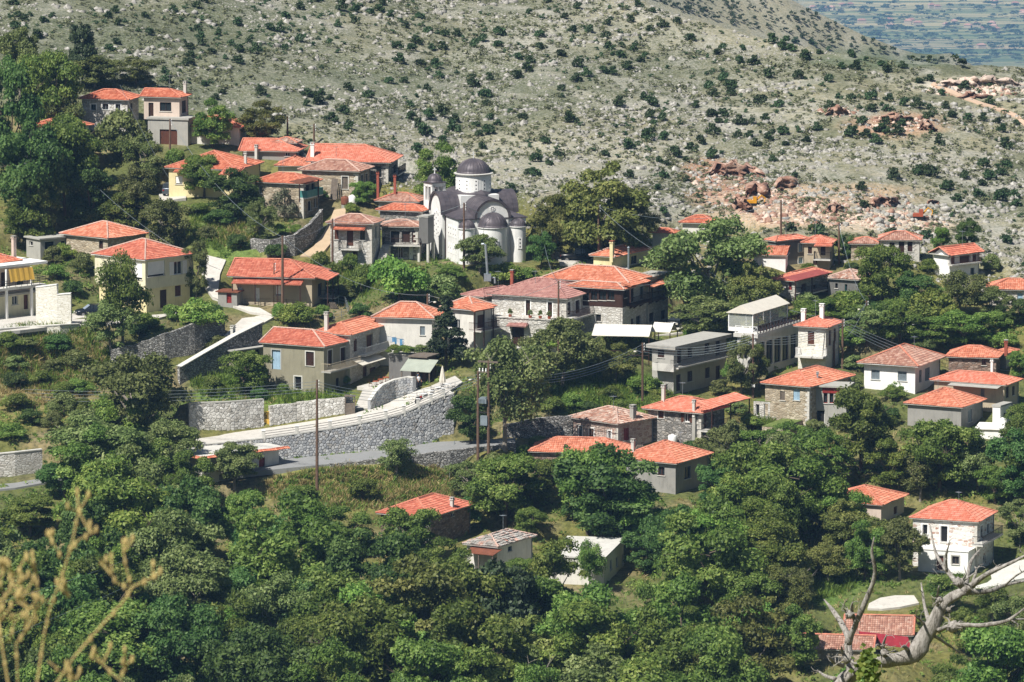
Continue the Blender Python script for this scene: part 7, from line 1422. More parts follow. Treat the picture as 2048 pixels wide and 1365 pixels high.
# ------------------------------------------------------------------ cars
def car(px, py, heading, body, label, name='parked_car', cat='car', kind='sedan', pos=None, shade=False):
    p = pos or ground(px, py); h = R_(heading); fx = Vector((math.cos(h), math.sin(h), 0)); fy = Vector((-math.sin(h), math.cos(h), 0)); o = thing(name, label, cat, p)
    def W(x, y, z): return p + fx * x + fy * y + UP * z
    if kind == 'sedan': hull = [(-2.15, .72, .38, .78), (-2.05, .82, .28, .92), (-1.2, .87, .22, .96), (.6, .88, .22, .94), (1.5, .85, .24, .86), (2.05, .78, .28, .74), (2.2, .62, .36, .62)]; cab = [(-1.75, .68, .94), (-1.0, .64, 1.40), (.1, .64, 1.45), (.45, .62, 1.40), (1.15, .70, .90)]
    elif kind == 'suv': hull = [(-1.95, .78, .4, 1.0), (-1.9, .86, .32, 1.12), (-1, .9, .3, 1.12), (.8, .9, .3, 1.08), (1.6, .86, .32, 1.0), (1.95, .72, .4, .82)]; cab = [(-1.92, .76, 1.1), (-1.72, .70, 1.66), (-.4, .7, 1.72), (.35, .68, 1.66), (1.05, .76, 1.06)]
    elif kind == 'van': hull = [(-2.2, .84, .4, 1.1), (-2.15, .9, .32, 1.15), (1.5, .92, .32, 1.12), (2.0, .88, .34, 1.0), (2.2, .74, .42, .85)]; cab = [(-2.17, .84, 1.12), (-2.05, .78, 1.85), (.6, .78, 1.88), (1.0, .76, 1.8), (1.75, .8, 1.05)]
    else: hull = [(-2.45, .78, .5, 1.0), (-2.4, .86, .45, 1.05), (-.55, .88, .42, 1.05), (1.4, .88, .42, 1.08), (2.1, .84, .45, 1.0), (2.4, .72, .52, .85)]; cab = [(-.75, .76, 1.05), (-.6, .70, 1.68), (.2, .70, 1.72), (.5, .68, 1.66), (1.1, .76, 1.06)]
    M = MB(); rings = []
    for (x, w, z0, z1) in hull:
        q = [(-w, z0 + .1), (-w * .9, z0), (w * .9, z0), (w, z0 + .1), (w * 1.02, (z0 + z1) / 2), (w * .97, z1 - .06), (w * .86, z1), (-w * .86, z1), (-w * .97, z1 - .06), (-w * 1.02, (z0 + z1) / 2)]; rings.append([len(M.v) + i for i in range(10)]); M.v.extend([tuple(W(x, y, z)) for y, z in q])
    for A_, B_ in zip(rings[:-1], rings[1:]):
        for i in range(10): M.idx((A_[i], A_[(i + 1) % 10], B_[(i + 1) % 10], B_[i]))
    M.idx(tuple(rings[0][::-1])); M.idx(tuple(rings[-1])); bo = M.build('body', body, o, True)
    if kind == 'pickup': K = MB(); K.box(p, fx, fy, UP, -2.3, -.8, -.72, .72, .98, 1.062); K.build('cargo_bed', 'dark_inside', o)
    G = MB(); T_ = MB(); zr = max(z for _, _, z in cab)
    for (x0, w0, z0), (x1, w1, z1) in zip(cab[:-1], cab[1:]):
        m0, m1 = hull[1][3] - .06, hull[1][3] - .06
        roofy = abs(z0 - z1) < .12
        (T_ if roofy else G).face([W(x0, -w0, z0), W(x1, -w1, z1), W(x1, w1, z1), W(x0, w0, z0)])
    zb = min(cab[0][2], cab[-1][2]) - .06
    for s in (-1, 1):
        pts = [W(x, s * w, z) for x, w, z in cab] + [W(cab[-1][0], s * .8, zb), W(cab[0][0], s * .8, zb)]; G.face(pts)
        for (x, w, z) in cab[1:-1]: T_.tube([W(x, s * (w + .01), z), W(x + (.0), s * .83, zb)], .035, 4)
    G.build('windows', 'glass', o); T_.build('car_roof', body, o)
    if shade: K = MB(); x0, w0, z0 = cab[-2]; x1, w1, z1 = cab[-1]; K.face([W(x0 + .02, -w0 * .9, z0), W(x1 + .02, -w1 * .9, z1 + .02), W(x1 + .02, w1 * .9, z1 + .02), W(x0 + .02, w0 * .9, z0)]); K.build('sunshade', 'sunshade', o)
    for x in (hull[0][0] + .75, hull[-1][0] - .8):
        for s in (-1, 1):
            r = .31 if kind == 'sedan' else .36; K = MB(); K.tube([W(x, s * .66, r), W(x, s * .88, r)], r, 16); w_ = K.build('wheel', 'tyre', o); K = MB(); K.tube([W(x, s * .86, r), W(x, s * .895, r)], r * .6, 12); K.build('rim', 'rim', w_)
    for s in (-1, 1):
        x, w, z0, z1 = hull[-1]; K = MB(); K.box(W(x - .04, s * w * .75, (z0 + z1) / 2 + .06), fx, fy, UP, -.03, .05, -.14, .14, -.06, .06); K.build('headlight', 'lamp_glass', o); x, w, z0, z1 = hull[0]; K = MB(); K.box(W(x, s * w * .85, (z0 + z1) / 2 + .12), fx, fy, UP, -.03, .03, -.1, .1, -.08, .08); K.build('tail_light', 'tail_red', o)
    return o
car(186, 634, 196, 'car_dark', 'dark blue sedan with a silver windscreen shade on the driveway', shade=True); car(346, 392, 75, 'car_grey', 'grey compact car parked beside the pale yellow house', kind='suv')
car(1158, 524, 8, 'car_black', 'black pickup truck parked right of the church', 'pickup_truck', 'truck', 'pickup'); car(1356, 656, 250, 'car_black', 'dark van parked on the square by the timber bay house', kind='van'); car(1506, 934, 200, 'car_grey', 'car half hidden by trees below the stone ruin')
# ------------------------------------------------------------------ people
def person(p, face, label, shirt, pose=0, arm=.0):
    h = R_(face); fx = Vector((math.cos(h), math.sin(h), 0)); sx = Vector((-math.sin(h), math.cos(h), 0)); st = .16 if pose else .05
    J = {}; E = []
    def j(n, f, s, z, r, par=None): J[n] = (f, s, z, r); par and E.append((par, n))
    j('pel', 0, 0, .95, .15); j('wai', 0, 0, 1.1, .135, 'pel'); j('che', .02, 0, 1.32, .165, 'wai'); j('nec', .01, 0, 1.49, .06, 'che'); j('hed', .03, 0, 1.62, .10, 'nec'); j('top', .03, 0, 1.70, .085, 'hed')
    for s, m in ((1, 'l'), (-1, 'r')):
        k = st * s
        j('hip' + m, 0, .10 * s, .90, .095, 'pel'); j('kne' + m, .05 + k * .6, .11 * s, .49, .06, 'hip' + m); j('ank' + m, k - .02, .11 * s, .09, .042, 'kne' + m); j('toe' + m, k + .16, .12 * s, .04, .035, 'ank' + m)
        j('sho' + m, 0, .19 * s, 1.42, .06, 'che'); j('elb' + m, .02 - k * .3, .25 * s, 1.14, .042, 'sho' + m); j('wri' + m, .14 - k * .3 + arm, .24 * s, .92 + arm * .8, .03, 'elb' + m); j('pal' + m, .18 - k * .3 + arm * 1.2, .235 * s, .85 + arm * 1.0, .034, 'wri' + m)
        for q in range(4): f0, s0, z0, _ = J['pal' + m]; n = 'f%d' % q + m; j(n, f0 + .02 + .018 * (q - 1.5), s0 + .005 * s, z0 - .05 + arm * .08, .010, 'pal' + m); j(n + 't', f0 + .03 + .018 * (q - 1.5), s0 - .02 * s, z0 - .085 - .006 * (q % 2) + arm * .1, .008, n)
        f0, s0, z0, _ = J['wri' + m]; j('th' + m, f0 + .06, s0 - .015 * s, z0 - .06, .011, 'pal' + m)
    names = list(J); me = bpy.data.meshes.new('tmp'); me.from_pydata([fx * J[n][0] + sx * J[n][1] + UP * J[n][2] for n in names], [(names.index(a), names.index(b_)) for a, b_ in E], [])
    ob = bpy.data.objects.new('tmp', me); COL.objects.link(ob); sk = ob.modifiers.new('s', 'SKIN')
    for i, n in enumerate(names): me.skin_vertices[0].data[i].radius = (J[n][3], J[n][3]); me.skin_vertices[0].data[i].use_root = (n == 'pel')
    ob.modifiers.new('d', 'SUBSURF').levels = 1; dg = bpy.context.evaluated_depsgraph_get(); ev = bpy.data.meshes.new_from_object(ob.evaluated_get(dg)); bpy.data.objects.remove(ob)
    for m_ in (shirt, 'trousers', 'skin', 'tyre'): ev.materials.append(MATS[m_])
    for f in ev.polygons:
        c = f.center; lat = abs(c.dot(sx)); f.use_smooth = True
        f.material_index = 2 if c.z > 1.49 or (lat > .205 and c.z < 1.2 and c.z > .6) else (0 if c.z > .98 else (3 if c.z < .08 else 1))
    root = thing('person', label, 'person', p); bo = bpy.data.objects.new('body', ev); COL.objects.link(bo); bo.parent = root
    M = MB(); M.lathe(p + fx * .01 + UP * 1.63, [(.112, -.04), (.118, .02), (.10, .09), (.05, .135), (0, .145)], 12); M.build('hair', 'hair', root, True)
    M = MB(); c = p + fx * .125 + UP * 1.61; M.prism([c + sx * .014 + UP * .02, c - sx * .014 + UP * .02, c + fx * .025 - UP * .02], UP * -.005); M.build('nose', 'skin', root)
    for s in (1, -1): M = MB(); q = p + fx * .115 + sx * .036 * s + UP * 1.635; M.lathe(q - UP * .01, [(0, 0), (.012, .008), (.012, .014), (0, .02)], 6); M.build('eye', 'hair', root)
    return root
pp = at(838, 788, zplane_Y(838, 788, stA[8].z)); pp.z = max(pp.z, float(tz(pp.x, pp.y))); person(pp, -60, 'person in a white shirt walking in front of the cafe', 'shirt_white', 1, .05)
pp2 = pp + Vector((-.1, 2.2, 0)); person(pp2, 150, 'person in blue standing behind the white-shirted walker at the cafe', 'shirt_blue')
person(at(5, 577, 675.0) if False else None or (lambda q: q)(Vector((at(5, 585, ground(5, 640).y + 2).x, ground(5, 640).y + 2, zz))), -70, 'person in a white shirt on the terrace of the cream arched house', 'shirt_white')
# ------------------------------------------------------------------ cafe
def table(p, label, top='canvas', r=.4, grp='cafe tables'):
    o = thing('cafe_table', label, 'table', p, grp); M = MB(); M.tube([p + UP * .71, p + UP * .75], r, 12); M.build('table_top', top, o); M = MB(); M.tube([p, p + UP * .03, p + UP * .71], [.22, .05, .035], 8); M.build('leg', 'iron', o)
def chair(p, a, label, mat='brown_wood', grp='cafe chairs'):
    o = thing('cafe_chair', label, 'chair', p, grp); fx = Vector((math.cos(a), math.sin(a), 0)); sx = Vector((-math.sin(a), math.cos(a), 0)); M = MB(); M.box(p, fx, sx, UP, -.2, .2, -.2, .2, .42, .46); M.build('seat', mat, o); M = MB(); M.box(p, fx, sx, UP, -.2, -.16, -.2, .2, .55, .88); M.build('backrest', mat, o)
    for (x, y) in ((-1, -1), (-1, 1), (1, -1), (1, 1)): M = MB(); M.tube([p + fx * .18 * x + sx * .18 * y, p + fx * .18 * x + sx * .18 * y + UP * (.88 if x < 0 else .43)], .018, 5); M.build('leg', mat, o)
for i, (x, y) in enumerate(((752, 775), (762, 771), (772, 767), (784, 763))):
    p = at(x, y, zplane_Y(x, y, zf)); p.z = zf; table(p, ('lowest', 'second', 'third', 'topmost')[i] + ' brown cafe table in the row behind the curved stone wall', 'terracotta')
    for s in (-1, 1): chair(p + Vector((.65 * s, .15, 0)), 0 if s < 0 else math.pi, 'wooden chair at the brown tables behind the curved stone wall', 'brown_wood')
for i, (x, y) in enumerate(((848, 800), (862, 794), (876, 787), (896, 781))):
    p = ground(x, y); q = max((w for w in stA), key=lambda w: -abs(w.x - p.x)); zz2 = float(np.interp(p.x, [w.x for w in stA], [w.z for w in stA])); p = at(x, y, zplane_Y(x, y, zz2)); table(p, ('first', 'second', 'third', 'last')[i] + ' white cafe table along the railing toward the folded parasol', 'white_paint')
    for s in (-1, 1): chair(p + Vector((.65 * s, .1, 0)), 0 if s < 0 else math.pi, 'iron chair at the white tables by the street railing', 'iron', 'street cafe chairs')
p = at(885, 776, zplane_Y(885, 776, stA[-2].z)); um = thing('folded_parasol', 'tall folded white parasol on the street terrace', 'parasol', p); M = MB(); M.tube([p, p + UP * 2.7], .035, 6); M.build('pole', 'grey_wood', um); M = MB()
prof = [(.04, 2.62), (.14, 2.2), (.24, 1.6), (.36, .9), (.33, .65)]
i0 = len(M.v)
for r_, z in prof:
    for k in range(24): t = 2 * math.pi * k / 24; q = r_ * (1 + .14 * (k % 3 - 1)); M.v.append(tuple(p + Vector((math.cos(t) * q, math.sin(t) * q, z))))
for a in range(len(prof) - 1):
    for k in range(24): M.idx((i0 + a * 24 + k, i0 + a * 24 + (k + 1) % 24, i0 + a * 24 + 24 + (k + 1) % 24, i0 + a * 24 + 24 + k))
M.build('canopy', 'canvas', um); M = MB(); M.tube([p, p + UP * .12], .32, 12); M.build('base', 'concrete', um)
# motorbike
p = at(839, 807, zplane_Y(839, 807, stA[8].z)); mb = thing('motorbike', 'red motorbike parked at the street railing', 'motorbike', p); fx = Vector((.55, .83, 0)).normalized(); sx = Vector((-fx.y, fx.x, 0))
for x in (-.62, .62): M = MB(); M.tube([p + fx * x + UP * .3 - sx * .05, p + fx * x + UP * .3 + sx * .05], .3, 14); w_ = M.build('wheel', 'tyre', mb); M = MB(); M.tube([p + fx * x + UP * .3 - sx * .06, p + fx * x + UP * .3 + sx * .06], .17, 10); M.build('rim', 'rim', w_)
M = MB(); M.tube([p - fx * .6 + UP * .5, p + UP * .62, p + fx * .35 + UP * .72, p + fx * .45 + UP * .85], [.09, .14, .15, .06], 8); M.build('fuel_tank', 'red_paint', mb); M = MB(); M.box(p, fx, sx, UP, -.65, 0, -.12, .12, .68, .78); M.build('seat', 'tyre', mb); M = MB(); M.tube([p + fx * .62 + UP * .3, p + fx * .42 + UP * .95], .04, 6); M.build('fork', 'galv', mb); M = MB(); M.tube([p + fx * .4 + UP * .98 - sx * .35, p + fx * .42 + UP * 1.0, p + fx * .4 + UP * .98 + sx * .35], .02, 6); M.build('handlebar', 'iron', mb); M = MB(); M.box(p, fx, sx, UP, -.2, .25, -.12, .12, .25, .55); M.build('engine', 'rim', mb)
# cafe hut with its awning
r, b = house('cafe_hut', 'dark timber cafe hut under climbing plants with a green awning', (852, 716, 772), 822, 872, 24, Y=660.5, cat='hut', wall='dark_wood', rf='flat', over=.3, slab=.14, slabmat='grey_wood', ground=False, win=[('R', 862, 745, 5, 26, 'd', 'brown_wood'), ('L', 838, 750, 14, 24, 'h', 'dark_wood')])
lean_roof(b, 'L', 800, 860, 742, 2.4, 'green_canvas', 26, posts=2, postmat='grey_wood', drop=2.2, sheet=True)
b2 = block(r, (826, 712, 765), 778, 838, 24, Y=664, wall='greydark', rf='flat', over=.1, slab=.1, ground=False)
for i, (x, w) in enumerate(((790, 40), (815, 46), (840, 40))): q = Vector((at(x, 705, 665).x, 665, b2.zt + .1)); plant('bush' if i != 1 else 'bright', 'potted_plants', ('left', 'middle', 'right')[i] + ' mound of leafy pot plants on the cafe roof terrace', 'plants', x, 705, 688, w, pos=q)
lr_ = thing('washing_line', 'washing line with blue and white laundry above the cafe', 'laundry', at(775, 690, 668)); A, B2 = at(772, 672, 668), at(808, 680, 668); M = MB(); M.tube([A, B2], .015, 4); M.build('line', 'galv', lr_)
for i in range(7): q = A.lerp(B2, (i + .3) / 7); w = .28 + .1 * (i % 3); h_ = .6 + .2 * (i % 2); M = MB(); M.face([q, q + XA * w, q + XA * w * .95 + Vector((0, .1, -h_)), q + Vector((.03, -.06, -h_))]); M.build('cloth', 'cloth_blue' if i in (2, 3, 5) else 'cloth_white', lr_)
p = ground(700, 832); p.z = stB[5].z; M = MB(); M.box(p, XA, YA, UP, -.55, .55, -.3, .5, 0, 1.3); M.box(p, XA, YA, UP, -.6, -.5, -.34, .54, 0, 2.1); M.box(p, XA, YA, UP, .5, .6, -.34, .54, 0, 2.1); M.box(p, XA, YA, UP, -.65, .65, -.4, .6, 2.1, 2.2); tag(M.build('wooden_kiosk', 'grey_wood'), 'weathered wooden box shelter against the garden wall end', 'kiosk')
# canvas shelters beside the timber bay house
def shelter(label, x0, x1, ye, yr, Y, dep, cat='canopy'):
    A = at(x0, ye, Y); B = at(x1, ye + 6, Y - 1.0); z = A.z; B.z = z; d = (B - A).normalized(); n = Vector((-d.y, d.x, 0)); L = (B - A).length; hz = 1.0; o = thing('canvas_shelter', label, cat, A - UP * 2.4)
    c = [A, B, B + n * dep * .5 + UP * hz, A + n * dep * .5 + UP * hz, A + n * dep, B + n * dep]
    for pl in ((0, 1, 2, 3), (3, 2, 5, 4)): M = MB(); M.prism([c[i] for i in pl], UP * .05); M.build('canvas_roof', 'canvas', o)
    k = 7; M = MB()
    for i in range(k + 1): t = i / k; M.tube([A.lerp(B, t) + UP * .06, c[3].lerp(c[2], t) + UP * .06], .03, 4)
    M.build('ribs', 'white_paint', o); M = MB(); M.face([c[0], c[3], c[4]]); M.build('gable_sheet', 'clear_sheet', o)
    for q in (c[0], c[1], c[4], c[5]): M = MB(); M.tube([q - UP * 3.4, q], .06, 6); M.build('post', 'dark_wood', o)
    M = MB(); M.tube([c[0] - UP * 1.8, c[1] - UP * 1.8], .05, 5); M.tube([c[0] - UP * 2.3, c[1] - UP * 2.3], .05, 5); M.build('rail', 'dark_wood', o)
shelter('large white canvas shelter over the cafe yard left of the concrete building', 1184, 1298, 672, 645, 668.5, 6.0); shelter('small white canvas shelter beside the timber bay house', 1302, 1340, 664, 655, 671, 2.4)
for o, q in POTS: pass
for i, (o, q) in enumerate(POTS):
    tag(o, ('first', 'second', 'third', 'fourth')[i] + ' flower pot from the left on the inn terrace', 'flower pot', 'pots on the inn terrace'); plant('bush', 'pot_plant', ('first', 'second', 'third', 'fourth')[i] + ' potted plant from the left on the inn terrace', 'plant', 0, 0, 0, 0, pos=q + UP * .28).scale = (.35, .35, .55)
def rail_fence(label, pts, h=1.0, mat='iron', bars=True):
    P = [ground(x, y) for x, y in pts]; o = thing('wire_fence', label, 'fence', P[0]); M = MB(); K = MB()
    for a, b2 in zip(P[:-1], P[1:]):
        n_ = max(2, int((b2 - a).length / 1.2))
        for i in range(n_ + 1): q = a.lerp(b2, i / n_); q.z = float(tz(q.x, q.y)); M.tube([q - UP * .2, q + UP * h], .03, 5)
        for z in (.25, .6, .95): K.tube([a + UP * h * z, b2 + UP * h * z], .014, 4)
    M.build('posts', mat, o); K.build('wires', mat, o)
rail_fence('low iron fence in front of the tan porch house', [(490, 612), (545, 614), (600, 617)], .9); rail_fence('wire fence behind the bush below the porch', [(664, 606), (690, 612), (698, 632), (668, 640)], 1.1, 'galv')
rail_fence('fence beside the lower road near the great wall end', [(1000, 874), (1032, 870), (1060, 866)], .9); rail_fence('fence along the pale road beside the patched white house', [(1990, 1128), (2020, 1112), (2060, 1102)], .9)
def tank(x, y, label, mat='white_paint'):
    p = ground(x, y); o = thing('water_tank', label, 'tank', p); M = MB(); M.lathe(p + UP * .25, [(.0, 0), (.5, .02), (.52, .1), (.52, .9), (.45, 1.0), (.15, 1.08), (.15, 1.15), (0, 1.16)], 14); M.build('drum', mat, o, True); M = MB(); M.box(p, XA, YA, UP, -.45, .45, -.45, .45, -.3, .25); M.build('stand', 'concrete', o)
tank(705, 412, 'white plastic barrel in the yard of the pale stone house'); tank(1345, 894, 'white water tank below the brown-shuttered stone house'); tank(2005, 860, 'white tank by the small white annex'); tank(690, 415, 'rusty barrel in the yard of the pale stone house', 'rust')
def woodpile(x, y, label, n=7):
    p = ground(x, y); M = MB()
    for j in range(4):
        for i in range(n - j): M.tube([p + XA * (.2 * i + .1 * j) + UP * (.1 + .17 * j), p + XA * (.2 * i + .1 * j) + YA * .9 + UP * (.1 + .17 * j)], .095, 7)
    tag(M.build('log_pile', 'grey_wood'), label, 'logs')
woodpile(540, 786, 'stacked logs on the grass below the khaki house'); woodpile(1640, 868, 'stacked logs behind the roofless ruin'); woodpile(655, 618, 'stacked logs at the porch house corner'); woodpile(1270, 905, 'stacked logs beside the old pinkish house')
# big bent ventilation pipe
p = at(975, 548, 690); vp = thing('vent_pipe', 'tall bent galvanised ventilation pipe with a box below', 'pipe', p - UP * .5); M = MB(); M.tube([p, p + UP * 3.6 - XA * .25, p + UP * 3.75 - XA * .5, p + UP * 3.7 - XA * .75], .16, 10); M.build('duct', 'galv', vp); M = MB(); M.box(p, XA, YA, UP, -.45, .45, -.4, .4, -.9, .0); M.tube([p + XA * .5 - UP * .5, p + XA * .9 - UP * .5, p + XA * .95 - UP * 1.2], .14, 8); M.build('fan_box', 'galv', vp)
# ------------------------------------------------------------------ quarry
def outcrop(x0, x1, yb, hpx, label, seed, mat='red_rock'):
    rs2 = np.random.default_rng(seed); p0, p1 = ground(x0, yb), ground(x1, yb); s = F / p0.y; H = hpx / s; n = max(8, int((p1 - p0).length / .5)); m_ = 6; V = []
    env = np.interp(np.linspace(0, 1, n), [0, .15, .5, .8, 1], [.1, .8, 1, .75, .1]) * (0.7 + .6 * rs2.random(n))
    stri = rs2.normal(0, .6, n)
    for j in range(m_ + 2):
        for i in range(n):
            t = i / (n - 1); b = p0.lerp(p1, t); z0 = float(tz(b.x, b.y)); k = min(j, m_) / m_
            V.append((b.x + rs2.normal(0, .25), b.y + k * H * .2 + rs2.normal(0, .7) + stri[i] + (3.5 if j > m_ else 0), z0 - .5 + (H * env[i] + .5) * k + (0 if j <= m_ else -.2)))
    Fq = [(j * n + i, j * n + i + 1, (j + 1) * n + i + 1, (j + 1) * n + i) for j in range(m_ + 1) for i in range(n - 1)]
    return tag(np_mesh('rock_outcrop', np.array(V), np.array(Fq), mat), label, 'rock')
for i, a in enumerate(((1412, 1530, 352, 24, 'long reddish rock face at the upper left of the quarry'), (1488, 1546, 394, 24, 'rust-red broken rock face in the middle of the quarry'), (1548, 1602, 376, 20, 'dark split rock face right of the long reddish one'), (1470, 1506, 424, 26, 'dark red boulder face left of the yellow digger'), (1650, 1700, 232, 18, 'small red rock face high on the slope'), (1758, 1836, 244, 16, 'red rock band high on the right slope'), (1838, 1872, 262, 20, 'pointed brown rock at the end of the red band'), (1738, 1800, 412, 18, 'brown rock ledge right of the pole in the quarry'), (1652, 1692, 424, 14, 'brown ledge with overhanging slab in the quarry floor'), (1868, 2060, 178, 18, 'pale and red cut bank of the upper quarry', 'pale_rock'), (1915, 1988, 196, 10, 'dark rock ledge below the upper quarry'), (1855, 1875, 410, 8, 'dark hollow boulder above the excavator'))): outcrop(*a[:5], seed=60 + i, mat=a[5] if len(a) > 5 else 'red_rock')
tp = [(1862, 170), (1890, 182), (1925, 197), (1960, 210), (2000, 222), (2030, 234), (2046, 250), (2060, 262)]; A = [ground(x, y + 3) + UP * .2 for x, y in tp]; B2 = [ground(x + 5, y - 2) + UP * .2 for x, y in tp]; road('dirt_track', A, B2, 'track_dirt', .5, cp=False)
def excavator(px, py, s, cab, boom, label, flip=1):
    p = ground(px, py); o = thing('excavator', label, 'excavator', p); X = XA * flip
    for y in (-1, 1): M = MB(); M.box(p, X, YA, UP, -1.5 * s, 1.5 * s, y * .9 * s - .25 * s, y * .9 * s + .25 * s, 0, .7 * s); M.tube([p + X * 1.5 * s + YA * (y * .9 - .25) * s + UP * .35 * s, p + X * 1.5 * s + YA * (y * .9 + .25) * s + UP * .35 * s], .35 * s, 10); M.build('track', 'tyre', o)
    M = MB(); M.box(p, X, YA, UP, -1.7 * s, 1.0 * s, -1.1 * s, 1.1 * s, .8 * s, 1.6 * s); M.build('body', cab, o); M = MB(); M.box(p, X, YA, UP, 0, 1.0 * s, -1.0 * s, 0, 1.6 * s, 2.7 * s); M.build('cab', cab, o); M = MB(); M.box(p, X, YA, UP, .9 * s, 1.02 * s, -.9 * s, -.1 * s, 1.8 * s, 2.5 * s); M.build('windscreen', 'glass', o)
    M = MB(); M.tube([p + X * .9 * s + UP * 1.4 * s, p + X * 2.4 * s + UP * 3.0 * s, p + X * 3.6 * s + UP * 2.2 * s], [.25 * s, .22 * s, .16 * s], 6); M.build('boom', boom, o); M = MB(); M.tube([p + X * 3.6 * s + UP * 2.3 * s, p + X * 3.3 * s + UP * .9 * s], .15 * s, 6); M.build('dipper_arm', boom, o); M = MB(); q = p + X * 3.2 * s + UP * .4 * s; M.prism([q + YA * -.4 * s, q + X * .5 * s + YA * -.4 * s, q + X * .6 * s + UP * .6 * s - YA * .4 * s, q + UP * .7 * s - YA * .4 * s], YA * .8 * s); M.build('bucket', 'iron', o)
excavator(1838, 441, .5, 'orange_machine', 'yellow_machine', 'orange excavator parked on the quarry floor', 1); excavator(1506, 412, .45, 'yellow_machine', 'yellow_machine', 'small yellow digger by the dark red boulders', 1)
def boulder(px, py, w, label, seed, mat='limestone'):
    rs2 = np.random.default_rng(seed); p = ground(px, py); r = w * p.y / F / 2; V = []; 
    for k in range(3):
        VV = ico_v * rs2.uniform(.55, 1.15, (12, 1)); V.append(VV * r * rs2.uniform(.45, .8) * np.array((1, .8, .8)) + np.array((rs2.uniform(-.5, .5) * r, rs2.uniform(-.3, .3) * r, r * .3)))
    o = np_mesh('boulder', np.concatenate(V), np.concatenate([ico_f + 12 * k for k in range(3)]), mat, np.clip(rs2.normal(.75, .2, 60), 0, 1)); o.location = p; return tag(o, label, 'boulder', 'white boulders in the quarry')
for i, (x, y, w) in enumerate(((1818, 436, 26), (1804, 442, 18), (1828, 444, 18), (1895, 425, 30), (1932, 418, 18), (1780, 436, 30), (1870, 440, 24), (1902, 434, 22), (1760, 448, 30), (1558, 408, 16), (1720, 425, 20), (1835, 420, 16), (1800, 468, 26), (1690, 452, 18))): boulder(x, y, w, 'white limestone boulder lying on the quarry floor', 300 + i)
# ------------------------------------------------------------------ villages and trees on the plain
rs = random.Random(77); items = []; PH = []
for i in range(30):
    if i < 26: cx, cy = rs.choice(((1690, 14), (1640, 20), (1725, 45), (1910, 55), (1960, 52), (2000, 30), (1850, 10), (2030, 25), (1800, 50), (1990, 58))); x, y = rs.gauss(cx, 20), cy + rs.gauss(0, 4)
    else: x, y = rs.uniform(1650, 2048), rs.uniform(2, 120)
    Y = zplane_Y(x, y, -600); p = at(x, y, Y); L = rs.uniform(8, 13); W_ = rs.uniform(6, 8); h = rs.uniform(4, 6); a = rs.uniform(-.5, .5); ux = Vector((math.cos(a), math.sin(a), 0)); uy = Vector((-math.sin(a), math.cos(a), 0)); o = thing('distant_house', 'tiny distant house on the hazy plain', 'house', p, 'distant houses on the plain'); M = MB(); M.box(p, ux, uy, UP, -L / 2, L / 2, -W_ / 2, W_ / 2, 0, h); M.build('wall', 'tan', o)
    M = MB(); q = p + UP * h; e = .6; r0 = [q + ux * (L / 2 + e) * s + uy * (W_ / 2 + e) * t for s, t in ((-1, -1), (1, -1), (1, 1), (-1, 1))]; A, B2 = q - ux * (L / 2 - 3) + UP * 2.6, q + ux * (L / 2 - 3) + UP * 2.6; M.face([r0[0], r0[1], B2, A]); M.face([r0[2], r0[3], A, B2]); M.face([r0[3], r0[0], A]); M.face([r0[1], r0[2], B2]); M.build('roof', 'tile_faded', o)
for i in range(650):
    x = rs.uniform(1450, 2150)
    y = rs.choice((rs.gauss(96, 3), rs.gauss(64, 9), rs.gauss(40, 9), rs.gauss(80, 4), rs.uniform(-60, 130), rs.gauss(20, 8), rs.gauss(112, 3), rs.gauss(125, 5))); Y = zplane_Y(x, y, -600); p = at(x, y, Y); w = rs.uniform(4, 11); items.append((p, w * 1.9, w * .8, rs.uniform(0, 6)))
scatter('plain_trees', 'leaf_oak', [(V[:40 * 4], Fq[:40], Rn[:40]) for _, V, Fq, Rn in SH], items, 'belts of trees across the far hazy plain', 'trees')
# ------------------------------------------------------------------ the bleached dead tree close to the camera
def tl(x, y, Y=70.0): return at(1480 + x / 3.412, 965 + y / 3.412, Y)
dt = thing('dead_tree', 'bleached grey leafless tree leaning across the lower right corner', 'dead tree', Vector((float(tl(560, 1900).x), 69.0, float(tz(tl(560, 1900).x, 69.0)))))
def limb(name, pts, ws, par, Y=70.0, yd=0.0, seed=0, sides=12):
    rs2 = random.Random(seed); P = [tl(x, y, Y + yd * k / max(1, len(pts) - 1)) for k, (x, y) in enumerate(pts)]; Rr = [w / 3.412 * Y / F / 2 * .9 for w in ws]; Q, RR = [], []
    for i in range(len(P) - 1):
        a, b_, c, d = P[max(0, i - 1)], P[i], P[i + 1], P[min(len(P) - 1, i + 2)]; n = max(3, int((c - b_).length / .08))
        for k in range(n):
            t = k / n; q = .5 * ((2 * b_) + (c - a) * t + (2 * a - 5 * b_ + 4 * c - d) * t * t + (3 * b_ - a - 3 * c + d) * t ** 3); r = Rr[i] + (Rr[i + 1] - Rr[i]) * t; Q.append(q + Vector((rs2.gauss(0, 1), rs2.gauss(0, 1), rs2.gauss(0, 1))) * r * .05); RR.append(r * rs2.uniform(.9, 1.1))
    Q.append(P[-1]); RR.append(Rr[-1]); M = MB(); M.tube(Q, RR, sides)
    V = np.array(M.v); nr = len(Q); 
    for k in range(nr):                          # fluted, twisted cross-section
        for j in range(sides): c = np.array(Q[k]); f_ = 1 + .05 * math.sin(j * 5.3 + k * .35) + .11 * math.sin(j * 2 * math.pi / sides * 3 + k * .10 + seed) + .07 * math.sin(j * 2.1 + seed * 2); V[k * sides + j] = c + (V[k * sides + j] - c) * f_
    M.v = [tuple(v) for v in V]; return M.build(name, 'dead_bark', par, True)
